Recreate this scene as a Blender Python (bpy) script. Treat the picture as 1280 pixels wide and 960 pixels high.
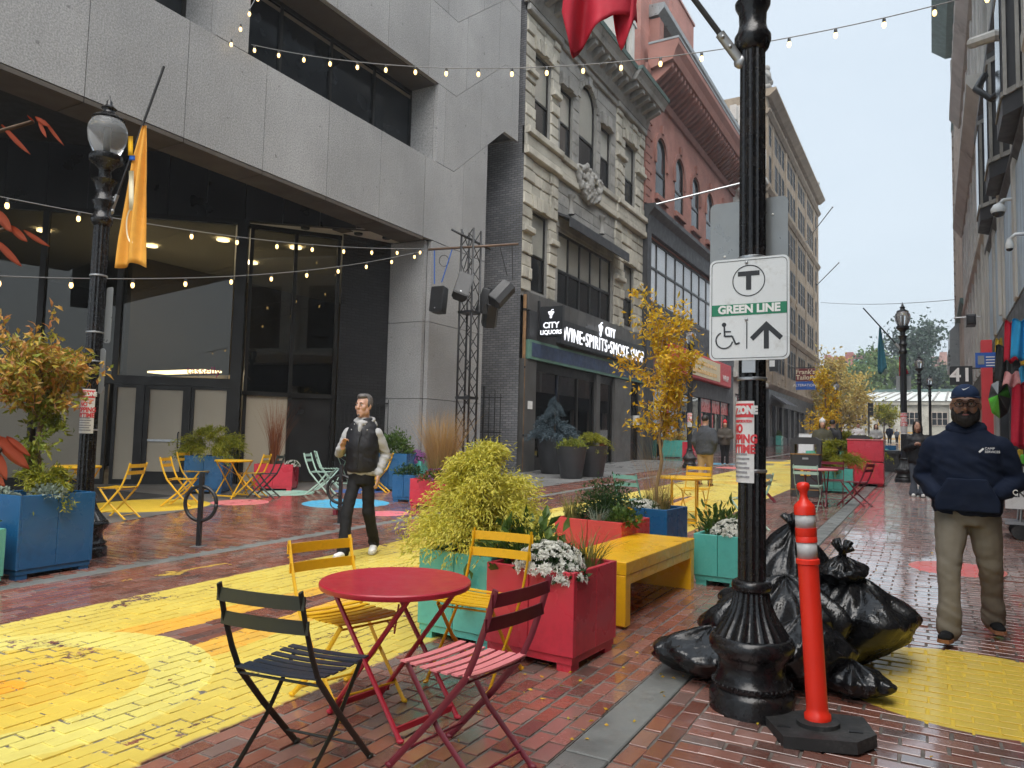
import bpy, math, random
import numpy as np
from math import sin, cos, pi, radians, sqrt, atan2
from mathutils import Vector, Matrix, noise as mnoise
from mathutils.kdtree import KDTree
random.seed(7); rng = np.random.default_rng(7)
SC = bpy.context.scene; COL = SC.collection
for o_ in list(bpy.data.objects): bpy.data.objects.remove(o_)

# ------------------------------------------------------------------ camera
F, CX, CY = 930., 640., 480.
YAW, PITCH, ROLL, H, SL = 29.5, 4.0, 1.4, 1.5, 0.02
def _axes():
    y, p, r = radians(YAW), radians(PITCH), radians(ROLL)
    fw = np.array([-sin(y)*cos(p), cos(y)*cos(p), sin(p)]); rt = np.array([cos(y), sin(y), 0.]); up = np.cross(rt, fw)
    return cos(r)*rt+sin(r)*up, -sin(r)*rt+cos(r)*up, fw
AR, AU, AF = _axes()
cam_d = bpy.data.cameras.new('camera'); cam = bpy.data.objects.new('camera', cam_d); COL.objects.link(cam)
cam_d.sensor_width = 36; cam_d.lens = F/1280*36; cam_d.clip_start = .05; cam_d.clip_end = 3000
cam.matrix_world = Matrix(((AR[0], AU[0], -AF[0], 0), (AR[1], AU[1], -AF[1], 0), (AR[2], AU[2], -AF[2], H), (0, 0, 0, 1)))
SC.camera = cam

# ------------------------------------------------------------------ sky, sun, exposure
SUN_EL, SUN_AZ = radians(60), radians(150)          # azimuth from +Y towards +X
w = bpy.data.worlds.new('World'); SC.world = w; w.use_nodes = True
nt = w.node_tree; nt.nodes.clear()
sky = nt.nodes.new('ShaderNodeTexSky'); sky.sky_type = 'NISHITA'; sky.sun_disc = False
sky.sun_elevation = SUN_EL; sky.sun_rotation = SUN_AZ; sky.dust_density = 4; sky.air_density = 1.2
tc = nt.nodes.new('ShaderNodeTexCoord'); nz = nt.nodes.new('ShaderNodeTexNoise'); nz.inputs['Scale'].default_value = 2.2
nz.inputs['Detail'].default_value = 5; nz.inputs['Roughness'].default_value = .55
mp = nt.nodes.new('ShaderNodeMapping'); mp.inputs['Scale'].default_value = (1, 1, 2.5)
nt.links.new(tc.outputs['Generated'], mp.inputs[0]); nt.links.new(mp.outputs[0], nz.inputs['Vector'])
cr = nt.nodes.new('ShaderNodeValToRGB')
cr.color_ramp.elements[0].position = .3; cr.color_ramp.elements[0].color = (2.25, 2.56, 2.82, 1)
cr.color_ramp.elements[1].position = .72; cr.color_ramp.elements[1].color = (2.5, 2.78, 3.0, 1)
nt.links.new(nz.outputs['Fac'], cr.inputs[0])
mx = nt.nodes.new('ShaderNodeMix'); mx.data_type = 'RGBA'; mx.inputs['Factor'].default_value = .88
nt.links.new(sky.outputs[0], mx.inputs[6]); nt.links.new(cr.outputs[0], mx.inputs[7])
bg = nt.nodes.new('ShaderNodeBackground'); bg.inputs['Strength'].default_value = .1
nt.links.new(mx.outputs[2], bg.inputs[0])
wo = nt.nodes.new('ShaderNodeOutputWorld'); nt.links.new(bg.outputs[0], wo.inputs[0])
sd = bpy.data.lights.new('sun', 'SUN'); sd.energy = 1.5; sd.angle = radians(60); sd.color = (1, .97, .93)
so = bpy.data.objects.new('sun', sd); COL.objects.link(so)
sdir = Vector((sin(SUN_AZ)*cos(SUN_EL), cos(SUN_AZ)*cos(SUN_EL), sin(SUN_EL)))
so.rotation_euler = sdir.to_track_quat('Z', 'Y').to_euler(); so.location = (0, 0, 60)
vs = SC.view_settings; vs.view_transform = 'Standard'; vs.look = 'None'; vs.exposure = 1.72; vs.gamma = 1
SC.cycles.max_bounces = 5; SC.cycles.transparent_max_bounces = 8; SC.cycles.adaptive_threshold = .025
SC.cycles.use_denoising = True
SC.cycles.caustics_reflective = False; SC.cycles.caustics_refractive = False

# ------------------------------------------------------------------ pixel -> place
def ray(x, y): return AF*F+AR*(x-CX)-AU*(y-CY)
O3 = np.array([0, 0, H])
def gp(x, y):
    d = ray(x, y); return d*(-H/(d[2]-SL*d[1]))+O3
def onX(x, y, X):
    d = ray(x, y); return d*(X/d[0])+O3
def onY(x, y, Y):
    d = ray(x, y); return d*(Y/d[1])+O3
def onZ(x, y, z):
    d = ray(x, y); return d*((z-H)/d[2])+O3
def atv(x, y, P):
    fh = np.array([AF[0], AF[1]]); d = ray(x, y); return d*((P[0]*fh[0]+P[1]*fh[1])/(d[0]*fh[0]+d[1]*fh[1]))+O3
def g(y): return SL*min(y, 100.)

# ------------------------------------------------------------------ mesh helpers
class MB:
    def __init__(s): s.v = []; s.f = []
    def add(s, v, f):
        n = len(s.v); s.v += [tuple(p) for p in v]; s.f += [tuple(i+n for i in q) for q in f]; return s
    def box(s, x0, x1, y0, y1, z0, z1):
        v = [(x, y, z) for z in (z0, z1) for y in (y0, y1) for x in (x0, x1)]
        return s.add(v, [(0, 2, 3, 1), (4, 5, 7, 6), (0, 1, 5, 4), (2, 6, 7, 3), (0, 4, 6, 2), (1, 3, 7, 5)])
    def cbox(s, x0, x1, y0, y1, z0, z1, c, ax=0, top=True):
        """box chamfered on its +/-ax faces' edges (all 12 edges, cheap: bevel ring on each face of ax)"""
        d = [[x0, x1], [y0, y1], [z0, z1]]; a = ax; b, e = [i for i in range(3) if i != a]
        v = []
        for (av, ins) in ((d[a][0], c), (d[a][0]+c, 0), (d[a][1]-c, 0), (d[a][1], c)):
            for (bs, es) in ((0, 0), (1, 0), (1, 1), (0, 1)):
                p = [0, 0, 0]; p[a] = av; p[b] = d[b][bs]+(ins if bs == 0 else -ins); p[e] = d[e][es]+(ins if es == 0 else -ins); v.append(tuple(p))
        f = [(3, 2, 1, 0), (12, 13, 14, 15)]
        for k in range(3):
            for i in range(4): f.append((k*4+i, k*4+(i+1) % 4, k*4+4+(i+1) % 4, k*4+4+i))
        if a == 1: f = [tuple(reversed(q)) for q in f]
        return s.add(v, f)
    def prism(s, poly, a0, a1, ax='x'):
        """poly in the plane normal to ax: x -> (y,z), y -> (x,z), z -> (x,y)"""
        n = len(poly)
        def P(q, a): return {'x': (a, q[0], q[1]), 'y': (q[0], a, q[1]), 'z': (q[0], q[1], a)}[ax]
        v = [P(q, a0) for q in poly]+[P(q, a1) for q in poly]
        f = [tuple(range(n))[::-1], tuple(range(n, 2*n))]+[(i, (i+1) % n, n+(i+1) % n, n+i) for i in range(n)]
        return s.add(v, f)
    def tube(s, pts, r, n=8, cap=True, flat=None):
        pts = [Vector(p) for p in pts]; m = len(pts); rs = r if hasattr(r, '__len__') else [r]*m
        T = [(pts[min(i+1, m-1)]-pts[max(i-1, 0)]).normalized() for i in range(m)]
        up = Vector((0, 0, 1)) if abs(T[0].z) < .9 else Vector((1, 0, 0))
        if flat is not None: up = Vector(flat[0])
        v = []; prev = None
        for i in range(m):
            if prev is None: u = (up-T[i]*up.dot(T[i])).normalized()
            else:
                u = prev-T[i]*prev.dot(T[i]); u = u.normalized() if u.length > 1e-6 else prev
            prev = u; b = T[i].cross(u)
            fu, fb = (1, 1) if flat is None else (flat[1], flat[2])
            for k in range(n):
                a = 2*pi*(k+.5)/n; v.append(pts[i]+u*(rs[i]*cos(a)*fu)+b*(rs[i]*sin(a)*fb))
        f = [(i*n+k, i*n+(k+1) % n, (i+1)*n+(k+1) % n, (i+1)*n+k) for i in range(m-1) for k in range(n)]
        if cap: f += [tuple(range(n))[::-1], tuple(range((m-1)*n, m*n))]
        return s.add(v, f)
    def bar(s, a, b, w, t, up=(0, 0, 1)):
        """flat bar from a to b, width w along 'side', thickness t along up-ish"""
        a, b = Vector(a), Vector(b); d = (b-a).normalized(); u = Vector(up); u = (u-d*u.dot(d)).normalized(); q = d.cross(u)
        v = [p+q*(sx*w/2)+u*(sz*t/2) for p in (a, b) for sx, sz in ((-1, -1), (1, -1), (1, 1), (-1, 1))]
        return s.add(v, [(3, 2, 1, 0), (4, 5, 6, 7)]+[(i, (i+1) % 4, 4+(i+1) % 4, 4+i) for i in range(4)])
    def lathe(s, prof, n=24, c=(0, 0, 0), flute=0, fd=0.):
        v = []
        for r, z in prof:
            for k in range(n):
                a = 2*pi*k/n; rr = r
                v.append((c[0]+rr*cos(a), c[1]+rr*sin(a), c[2]+z))
        m = len(prof)
        f = [(i*n+k, i*n+(k+1) % n, (i+1)*n+(k+1) % n, (i+1)*n+k) for i in range(m-1) for k in range(n)]
        f += [tuple(range(n))[::-1], tuple(range((m-1)*n, m*n))]
        return s.add(v, f)
    def flute(s, prof, n=12, depth=.1, c=(0, 0, 0), sub=4):
        """fluted shaft: radius dips between n ridges"""
        N = n*sub; v = []
        for r, z in prof:
            for k in range(N):
                a = 2*pi*k/N; ph = (k % sub)/sub; rr = r*(1-depth*sin(pi*ph)); v.append((c[0]+rr*cos(a), c[1]+rr*sin(a), c[2]+z))
        m = len(prof)
        f = [(i*N+k, i*N+(k+1) % N, (i+1)*N+(k+1) % N, (i+1)*N+k) for i in range(m-1) for k in range(N)]
        f += [tuple(range(N))[::-1], tuple(range((m-1)*N, m*N))]
        return s.add(v, f)
    def ell(s, c, r, n=12, m=8, M=None):
        v = []
        for i in range(m+1):
            t = pi*i/m
            for k in range(n):
                a = 2*pi*k/n; p = Vector((r[0]*sin(t)*cos(a), r[1]*sin(t)*sin(a), r[2]*cos(t)))
                if M is not None: p = M @ p
                v.append(p+Vector(c))
        return s.add(v, [(i*n+k, (i+1)*n+k, (i+1)*n+(k+1) % n, i*n+(k+1) % n) for i in range(m) for k in range(n)])
    def mesh(s, name, m=None, smooth=False):
        me = bpy.data.meshes.new(name); me.from_pydata(s.v, [], s.f)
        if m is not None: me.materials.append(m)
        if smooth: sm(me, smooth)
        me.update(); return me
    def build(s, name, m, parent=None, smooth=False, loc=None, rz=0):
        return obj(name, s.mesh(name, m, smooth), parent, loc, rz)
def sm(me, smooth=True):
    me.polygons.foreach_set('use_smooth', [True]*len(me.polygons))
    if smooth is not True:
        try: me.set_sharp_from_angle(angle=radians(smooth))
        except Exception: pass
def npmesh(name, v, f, m, smooth=False, mi=None):
    """v (n,3) f (k,4) or (k,3) numpy arrays"""
    me = bpy.data.meshes.new(name); n, k = len(v), f.shape[1]
    me.vertices.add(n); me.vertices.foreach_set('co', np.asarray(v, np.float32).ravel())
    me.loops.add(f.size); me.loops.foreach_set('vertex_index', f.astype(np.int32).ravel())
    me.polygons.add(len(f)); me.polygons.foreach_set('loop_start', np.arange(0, f.size, k, dtype=np.int32))
    for q in (m if isinstance(m, (list, tuple)) else [m]): me.materials.append(q)
    if mi is not None: me.polygons.foreach_set('material_index', np.asarray(mi, np.int32))
    me.polygons.foreach_set('use_smooth', np.full(len(f), bool(smooth)))
    me.update(); me.validate(); return me
def pmat(p): return Matrix.Translation(p.location) @ p.rotation_euler.to_matrix().to_4x4()
def obj(name, me, parent=None, loc=None, rz=0):
    o = bpy.data.objects.new(name, me); COL.objects.link(o)
    if parent is not None: o.parent = parent
    if loc is not None: o.location = loc
    if rz: o.rotation_euler = (0, 0, rz)
    return o
def W(o):
    """this part's mesh was written in world coordinates: undo its ancestors' transforms"""
    p = o.parent; M = Matrix()
    chain = []
    while p is not None: chain.append(p); p = p.parent
    for q in reversed(chain): M = M @ q.matrix_parent_inverse @ pmat(q)
    o.matrix_parent_inverse = M.inverted(); return o
def tag(o, label, cat, group=None, kind=None):
    if label: o['label'] = label
    if cat: o['category'] = cat
    if group: o['group'] = group
    if kind: o['kind'] = kind
    return o
def thing(name, label, cat, loc=(0, 0, 0), rz=0, group=None):
    o = bpy.data.objects.new(name, None); COL.objects.link(o); o.empty_display_size = .1
    o.location = loc; o.rotation_euler = (0, 0, rz); return tag(o, label, cat, group)
def struct(name, me, label=None): 
    o = obj(name, me); o['kind'] = 'structure'
    if label: o['label'] = label
    return o
def dup(root, loc=None, rz=None, label=None, group=None):
    def cp(o, par):
        c = o.copy(); COL.objects.link(c); c.parent = par
        for ch in o.children: cp(ch, c)
        return c
    r = cp(root, None)
    if loc is not None: r.location = loc
    if rz is not None: r.rotation_euler = (0, 0, rz)
    if label: r['label'] = label
    if group: r['group'] = group
    return r
TMP = bpy.data.scenes.new('tmp')          # a small scene to evaluate modifiers and text in
def text_mesh(s, size, m, depth=.004, align='CENTER', bold=0., sx=1., sp=1.):
    cu = bpy.data.curves.new('txt', 'FONT'); cu.body = s; cu.size = size; cu.extrude = depth/2; cu.align_x = align; cu.align_y = 'CENTER'
    cu.offset = bold; cu.space_character = sp; cu.resolution_u = 3
    o = bpy.data.objects.new('txt', cu); me = evalmesh(o)
    bpy.data.objects.remove(o); bpy.data.curves.remove(cu)
    me.materials.clear(); me.materials.append(m)
    if sx != 1:
        for vv in me.vertices: vv.co.x *= sx
    return me
def frame_m(origin, right, up):
    """matrix: local x -> right, y -> up, z -> outwards"""
    r = Vector(right).normalized(); u = Vector(up).normalized(); n = r.cross(u)
    return Matrix(((r.x, u.x, n.x, origin[0]), (r.y, u.y, n.y, origin[1]), (r.z, u.z, n.z, origin[2]), (0, 0, 0, 1)))
def put(name, me, M, parent):
    """place a mesh with world matrix M under parent"""
    me = me.copy() if me.users else me
    me.transform(M); me.name = name; o = obj(name, me, parent)
    return W(o) if parent is not None else o
def evalmesh(o):
    TMP.collection.objects.link(o); vl = TMP.view_layers[0]; vl.update(); me = bpy.data.meshes.new_from_object(o.evaluated_get(vl.depsgraph)); TMP.collection.objects.unlink(o); return me
def remesh(mb, vox, smooth_it=4, name='body'):
    """union of overlapping closed pieces -> one continuous skin"""
    me = mb.mesh(name); o = bpy.data.objects.new(name, me)
    r = o.modifiers.new('r', 'REMESH'); r.mode = 'VOXEL'; r.voxel_size = vox
    s = o.modifiers.new('s', 'SMOOTH'); s.iterations = smooth_it; s.factor = .5
    m2 = evalmesh(o); bpy.data.objects.remove(o); bpy.data.meshes.remove(me); sm(m2); return m2
def displace(me, fn):
    """move vertices along normals by fn(co)"""
    n = len(me.vertices); no = [v.normal.copy() for v in me.vertices]
    for i, v in enumerate(me.vertices): v.co += no[i]*fn(v.co)
    me.update(); return me
# ------------------------------------------------------------------ materials
class S:
    """socket arithmetic for shader nodes"""
    def __init__(s, nt, o): s.nt, s.o = nt, o
    def m(s, op, *b, clamp=False):
        n = s.nt.nodes.new('ShaderNodeMath'); n.operation = op; n.use_clamp = clamp
        for i, q in enumerate((s,)+b):
            if isinstance(q, S): s.nt.links.new(q.o, n.inputs[i])
            else: n.inputs[i].default_value = q
        return S(s.nt, n.outputs[0])
    def __add__(s, b): return s.m('ADD', b)
    def __sub__(s, b): return s.m('SUBTRACT', b)
    def __mul__(s, b): return s.m('MULTIPLY', b)
    def __truediv__(s, b): return s.m('DIVIDE', b)
    def gt(s, b): return s.m('GREATER_THAN', b)
    def lt(s, b): return s.m('LESS_THAN', b)
    def abs(s): return s.m('ABSOLUTE')
    def ramp(s, lo, hi, a=0., b=1.):
        n = s.nt.nodes.new('ShaderNodeMapRange'); n.clamp = True; s.nt.links.new(s.o, n.inputs[0])
        for i, q in enumerate((lo, hi, a, b)): n.inputs[i+1].default_value = q
        return S(s.nt, n.outputs[0])
class NM:
    def __init__(s, name):
        s.mat = bpy.data.materials.new(name); s.mat.use_nodes = True; s.nt = s.mat.node_tree
        s.b = s.nt.nodes['Principled BSDF']
    def n(s, t): return s.nt.nodes.new('ShaderNode'+t)
    def noise(s, scale, detail=3, vec=None, rough=.5, out='Fac', sc=None):
        n = s.n('TexNoise'); n.inputs['Scale'].default_value = scale; n.inputs['Detail'].default_value = detail; n.inputs['Roughness'].default_value = rough
        v = vec if vec is not None else s.coord()
        if sc is not None:
            mp = s.n('Mapping'); mp.inputs['Scale'].default_value = sc; s.nt.links.new(v, mp.inputs[0]); v = mp.outputs[0]
        s.nt.links.new(v, n.inputs['Vector']); return S(s.nt, n.outputs[out])
    def coord(s, which='Object'):
        k = '_tc'
        if not hasattr(s, k): s._tc = s.n('TexCoord')
        return s._tc.outputs[which]
    def pos(s):
        if not hasattr(s, '_g'): s._g = s.n('NewGeometry')
        return s._g.outputs['Position']
    def island(s):
        s.pos(); return S(s.nt, s._g.outputs['Random Per Island'])
    def orand(s):
        return S(s.nt, s.n('ObjectInfo').outputs['Random'])
    def mix(s, fac, a, b, mode='MIX'):
        n = s.n('Mix'); n.data_type = 'RGBA'; n.blend_type = mode
        for i, q in ((0, fac), (6, a), (7, b)):
            if isinstance(q, S): s.nt.links.new(q.o, n.inputs[i])
            elif hasattr(q, 'node'): s.nt.links.new(q, n.inputs[i])
            elif i == 0: n.inputs[0].default_value = q
            else: n.inputs[i].default_value = (*q[:3], 1)
        return n.outputs[2]
    def set(s, k, v):
        i = s.b.inputs[k]
        if isinstance(v, S): s.nt.links.new(v.o, i)
        elif hasattr(v, 'node'): s.nt.links.new(v, i)
        else: i.default_value = (*v, 1) if hasattr(v, '__len__') and len(v) == 3 else v
        return s
    def bump(s, h, strength=.3, dist=.01):
        n = s.n('Bump'); n.inputs['Strength'].default_value = strength; n.inputs['Distance'].default_value = dist
        s.nt.links.new(h.o, n.inputs['Height']); s.nt.links.new(n.outputs[0], s.b.inputs['Normal']); return s
def hx(h):
    """sRGB hex -> linear"""
    c = [int(h[i:i+2], 16)/255 for i in (0, 2, 4)]; return tuple(x/12.92 if x <= .04045 else ((x+.055)/1.055)**2.4 for x in c)
def sc_(c, k): return tuple(min(x*k, 1) for x in c)
def mk(name, col, rough=.6, var=.15, vs=3., bump=.15, bs=60., metal=0., rv=.1, rnd=0., island=0., dirt=None, ds=1.2, spec=.5, coat=0., bd=.004, sc=None, pos=False):
    """painted / stone / metal surface with tone variation, wear and fine relief"""
    N = NM(name); v = N.pos() if pos else N.coord()
    n1 = N.noise(vs, 5, v, .6, sc=sc); k = n1.ramp(.3, .7, 1-var, 1+var)
    if rnd: k = k*N.orand().ramp(0, 1, 1-rnd, 1+rnd)
    if island: k = k*N.island().ramp(0, 1, 1-island, 1+island)
    vm = N.n('VectorMath'); vm.operation = 'SCALE'; vm.inputs[0].default_value = col; N.nt.links.new(k.o, vm.inputs['Scale'])
    c = vm.outputs[0]
    if dirt:
        d = N.noise(ds, 6, v, .65).ramp(.5, .75)*N.noise(ds*9, 4, v).ramp(.35, .65)
        c = N.mix(d, c, dirt)
    N.set('Base Color', c).set('Metallic', metal).set('Specular IOR Level', spec)
    N.set('Roughness', N.noise(vs*2.3, 4, v).ramp(.3, .7, max(rough-rv, .02), min(rough+rv, 1)))
    if coat: N.set('Coat Weight', coat).set('Coat Roughness', .08)
    if bump: N.bump(N.noise(bs, 4, v, .6, sc=sc), bump, bd)
    return N.mat
def mk_leaf(name, cols, rough=.45, trans=.25):
    N = NM(name); cr = N.n('ValToRGB'); e = cr.color_ramp.elements
    while len(e) < len(cols): e.new(.5)
    for i, c in enumerate(cols): e[i].position = i/(len(cols)-1); e[i].color = (*c, 1)
    r = N.island()*.75+N.noise(2.5, 2, N.coord()).ramp(.3, .7)*.25
    N.nt.links.new(r.o, cr.inputs[0]); N.set('Base Color', cr.outputs[0]).set('Roughness', rough).set('Specular IOR Level', .3)
    t = N.n('BsdfTranslucent'); N.nt.links.new(cr.outputs[0], t.inputs[0]); ms = N.n('MixShader'); ms.inputs[0].default_value = trans
    out = N.nt.nodes['Material Output']; N.nt.links.new(N.b.outputs[0], ms.inputs[1]); N.nt.links.new(t.outputs[0], ms.inputs[2]); N.nt.links.new(ms.outputs[0], out.inputs[0])
    return N.mat
def mk_glass(name, tint=(.55, .6, .58), rough=.01, ior=1.5, bumpy=0.):
    N = NM(name); out = N.nt.nodes['Material Output']; N.nt.nodes.remove(N.b)
    t = N.n('BsdfTransparent'); t.inputs[0].default_value = (*tint, 1); gl = N.n('BsdfGlossy'); gl.inputs['Roughness'].default_value = rough
    fr = N.n('Fresnel'); fr.inputs[0].default_value = ior; ms = N.n('MixShader')
    if bumpy:
        bn = N.n('Bump'); bn.inputs['Strength'].default_value = bumpy; bn.inputs['Distance'].default_value = .01
        N.nt.links.new(N.noise(.9, 2, N.pos()).o, bn.inputs['Height']); N.nt.links.new(bn.outputs[0], gl.inputs['Normal'])
    f = S(N.nt, fr.outputs[0])*1.6
    N.nt.links.new(f.m('MINIMUM', 1.).o, ms.inputs[0]); N.nt.links.new(t.outputs[0], ms.inputs[1]); N.nt.links.new(gl.outputs[0], ms.inputs[2]); N.nt.links.new(ms.outputs[0], out.inputs[0])
    return N.mat
def mk_emit(name, col, st):
    N = NM(name); N.set('Base Color', col).set('Emission Color', col).set('Emission Strength', st); return N.mat
def mk_bricktex(name, c1, c2, mortar, sx=1., rough=.8, axes='yz', bw=.21, bh=.072, mo=.012, bump=.4):
    """brickwork too fine to build, from world position"""
    N = NM(name); sp = N.n('SeparateXYZ'); N.nt.links.new(N.pos(), sp.inputs[0]); cb = N.n('CombineXYZ')
    N.nt.links.new(sp.outputs['XYZ'.index(axes[0].upper())], cb.inputs[0]); N.nt.links.new(sp.outputs['XYZ'.index(axes[1].upper())], cb.inputs[1])
    bt = N.n('TexBrick'); bt.inputs['Scale'].default_value = 1; bt.inputs['Brick Width'].default_value = bw; bt.inputs['Row Height'].default_value = bh
    bt.inputs['Mortar Size'].default_value = mo; bt.inputs['Mortar Smooth'].default_value = .3; bt.inputs['Bias'].default_value = -.1
    for k, c in (('Color1', c1), ('Color2', c2), ('Mortar', mortar)): bt.inputs[k].default_value = (*c, 1)
    N.nt.links.new(cb.outputs[0], bt.inputs['Vector'])
    n = N.noise(.7, 5, N.pos()).ramp(.3, .7, .7, 1.25)
    vm = N.n('VectorMath'); vm.operation = 'SCALE'; N.nt.links.new(bt.outputs[0], vm.inputs[0]); N.nt.links.new(n.o, vm.inputs['Scale'])
    N.set('Base Color', vm.outputs[0]).set('Roughness', rough)
    hgt = (S(N.nt, bt.outputs['Fac'])*-1.)+N.noise(30, 3, N.pos())*.4
    N.bump(hgt, bump, .012); return N.mat

MT = {}
def A(k, *a, **kw): MT[k] = mk(k, *a, **kw)
def mk_granite(name, col):
    N = NM(name); P = N.pos(); sp = N.noise(38, 2, P, .5); st = N.noise(3.2, 4, P, .6, sc=(6, 6, .35)); lg = N.noise(.35, 5, P, .65); pit = N.noise(2.6, 3, P, .5)
    k = sp.ramp(.3, .7, .72, 1.26)*st.ramp(.3, .7, .96, 1.03)*lg.ramp(.3, .7, .8, 1.14)*N.orand().ramp(0, 1, .93, 1.06)*N.noise(7, 1, P, .3).ramp(.74, .8, 1., .62)
    vm = N.n('VectorMath'); vm.operation = 'SCALE'; vm.inputs[0].default_value = col; N.nt.links.new(k.o, vm.inputs['Scale'])
    N.set('Base Color', vm.outputs[0]).set('Roughness', .8).set('Specular IOR Level', .25); N.bump(sp*.8+st*.2, .3, .006); return N.mat
MT['granite'] = mk_granite('granite', (.31, .31, .31))
A('granite_joint', (.03, .03, .03), .9, .1, pos=True)
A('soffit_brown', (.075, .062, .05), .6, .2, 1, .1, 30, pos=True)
A('dark_panel', (.012, .011, .011), .35, .2, .6, .05, 10, pos=True)
A('dark_frame', (.02, .018, .016), .38, .2, 2, .05, 30, metal=.5)
A('plaster', (.62, .6, .56), .8, .06, 1, .05, 40, pos=True)
A('interior', (.16, .13, .095), .8, .15, .7, 0, pos=True)
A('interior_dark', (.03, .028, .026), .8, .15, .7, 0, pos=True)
A('film', (.42, .36, .27), .35, .05, .6, .02, 20, pos=True)  # light, warm tone puts the glow from behind the panels into the colour
A('limestone', (.42, .4, .345), .85, .2, 1.3, .5, 35, dirt=(.17, .155, .125), ds=.8, bd=.01, rnd=.16, pos=True, spec=.25)
A('limestone_dark', (.27, .265, .25), .85, .22, 1.1, .5, 35, dirt=(.1, .1, .1), ds=.9, bd=.01, rnd=.12, pos=True, spec=.25)
A('brownstone', (.29, .235, .175), .88, .22, 1.1, .6, 6, dirt=(.13, .1, .075), ds=.7, bd=.05, rnd=.15, pos=True, spec=.2)
A('pale_stone', (.54, .53, .5), .85, .15, .8, .3, 25, dirt=(.25, .24, .22), ds=.5, pos=True, spec=.25)
A('tan_stone', (.5, .42, .36), .85, .16, .8, .3, 25, dirt=(.18, .15, .13), ds=.5, pos=True, spec=.25)
A('slate', (.07, .072, .08), .6, .25, 2, .4, 14, pos=True)
A('copper', (.1, .16, .15), .6, .3, 2, .2, 20, pos=True)
A('charcoal', (.035, .036, .04), .5, .2, 1.5, .1, 30, pos=True)
A('storefront_stone', (.075, .073, .07), .4, .25, 1.1, .1, 30, pos=True, rnd=.15)
A('blue_band', (.035, .055, .11), .5, .35, 3, .2, 14, pos=True)
A('green_trim', (.1, .2, .16), .5, .2, 2, .1, 20, pos=True)
A('white_letter', (.8, .8, .78), .4, .04, 2, 0)
A('red_brick_trim', (.27, .125, .1), .8, .2, 1, .4, 40, pos=True, rnd=.1)
A('win_glass', (.012, .014, .016), .14, .3, .8, .12, .9, pos=True, rv=.04, bd=.02, spec=.3, rnd=.3)
A('win_far', (.015, .017, .02), .5, .4, .8, .12, .9, pos=True, rv=.1, bd=.02, spec=.12, rnd=.4)
A('win_blind', (.3, .3, .27), .12, .12, .5, .1, .8, pos=True, rv=.03, bd=.02, spec=.6, rnd=.25)
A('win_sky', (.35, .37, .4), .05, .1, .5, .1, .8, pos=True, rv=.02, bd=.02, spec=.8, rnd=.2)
A('iron', (.008, .008, .009), .24, .25, 12, .4, 42, spec=.45, dirt=(.03, .02, .015), ds=5)
A('iron_far', (.015, .016, .018), .4, .2, 8, .1, 60)
A('black_metal', (.014, .014, .015), .4, .2, 10, .1, 80)
A('galv', (.42, .43, .44), .38, .12, 8, .08, 60, metal=.8)
A('speaker', (.02, .021, .023), .5, .15, 20, .3, 250)
A('bulb_cap', (.015, .015, .015), .5)
MT['bulb'] = mk_emit('bulb', (1, .66, .24), 1.1)
MT['wire'] = mk('wire', (.2, .2, .2), .5, 0)
A('concrete', (.3, .3, .29), .55, .2, 1.2, .3, 40, dirt=(.16, .15, .14), ds=1.5, pos=True, rv=.2)
A('kerb_granite', (.155, .16, .152), .45, .35, 3, .5, 60, dirt=(.1, .1, .095), ds=3, pos=True, rv=.2, rnd=.12)
A('slate_walk', (.17, .17, .17), .35, .25, .8, .2, 20, pos=True, rv=.15)
for k, c in dict(pl_red=(.56, .035, .06), pl_teal=(.09, .42, .36), pl_blue=(.014, .1, .24), pl_coral=(.58, .05, .05), pl_mint=(.12, .4, .31), bench_yellow=(.8, .44, .012)).items():
    A(k, c, .3, .05, 1.5, .06, 25, rv=.1, dirt=sc_(c, .6), ds=2.5, coat=.15)
for k, c in dict(ch_red=(.4, .016, .035), ch_dark=(.028, .032, .024), ch_navy=(.02, .03, .05), ch_yellow=(.75, .42, .012), ch_mint=(.42, .6, .5), ch_maroon=(.15, .012, .025), ch_pink=(.72, .22, .24), ch_teal=(.16, .36, .34)).items():
    A(k, c, .36, .08, 6, .08, 120, rv=.08, dirt=sc_(c, .55), ds=6)
A('soil', (.03, .02, .014), .95, .4, 20, .8, 60)
A('bark', (.13, .085, .055), .9, .35, 14, .8, 40)
A('bark_pale', (.3, .2, .1), .85, .3, 14, .6, 40)
A('bag', (.008, .008, .009), .22, .2, 5, .45, 6, rv=.14, spec=.5, bd=.05)
A('bag_clear', (.09, .1, .03), .25, .35, 4, .3, 22, rv=.1, spec=.6, bd=.02)
A('orange_post', (.8, .03, .012), .4, .05, 4, .06, 30)
A('reflective', (.5, .5, .5), .35, .12, 25, .2, 300)
A('rubber', (.018, .018, .018), .65, .25, 8, .4, 60, dirt=(.09, .085, .08), ds=6)
A('sign_white', (.7, .73, .74), .35, .05, 3, .03, 40, dirt=(.5, .5, .48), ds=6)
A('sign_black', (.02, .022, .025), .4, .05)
A('sign_green', (.01, .2, .1), .4, .05)
A('sign_grey', (.26, .27, .27), .35, .1, 4, .04, 40, metal=.5)
A('notice_white', (.72, .72, .7), .45, .06, 6, .15, 12, dirt=(.5, .48, .45), ds=8)
A('notice_red', (.62, .05, .06), .5, .05)
A('notice_grey', (.3, .3, .31), .5, .4, 60)
A('blue_sign', (.02, .1, .42), .35, .08)
A('flag_yellow', (.68, .33, .045), .8, .12, 5, .2, 60)
A('flag_red', (.52, .015, .04), .75, .1, 4, .2, 60)
A('flag_teal', (.03, .13, .18), .8, .12, 5, .2, 60)
A('cream', (.75, .68, .48), .8, .1)
MT['glass'] = mk_glass('glass', (.48, .47, .41), .0, 1.5, .06)
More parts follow.
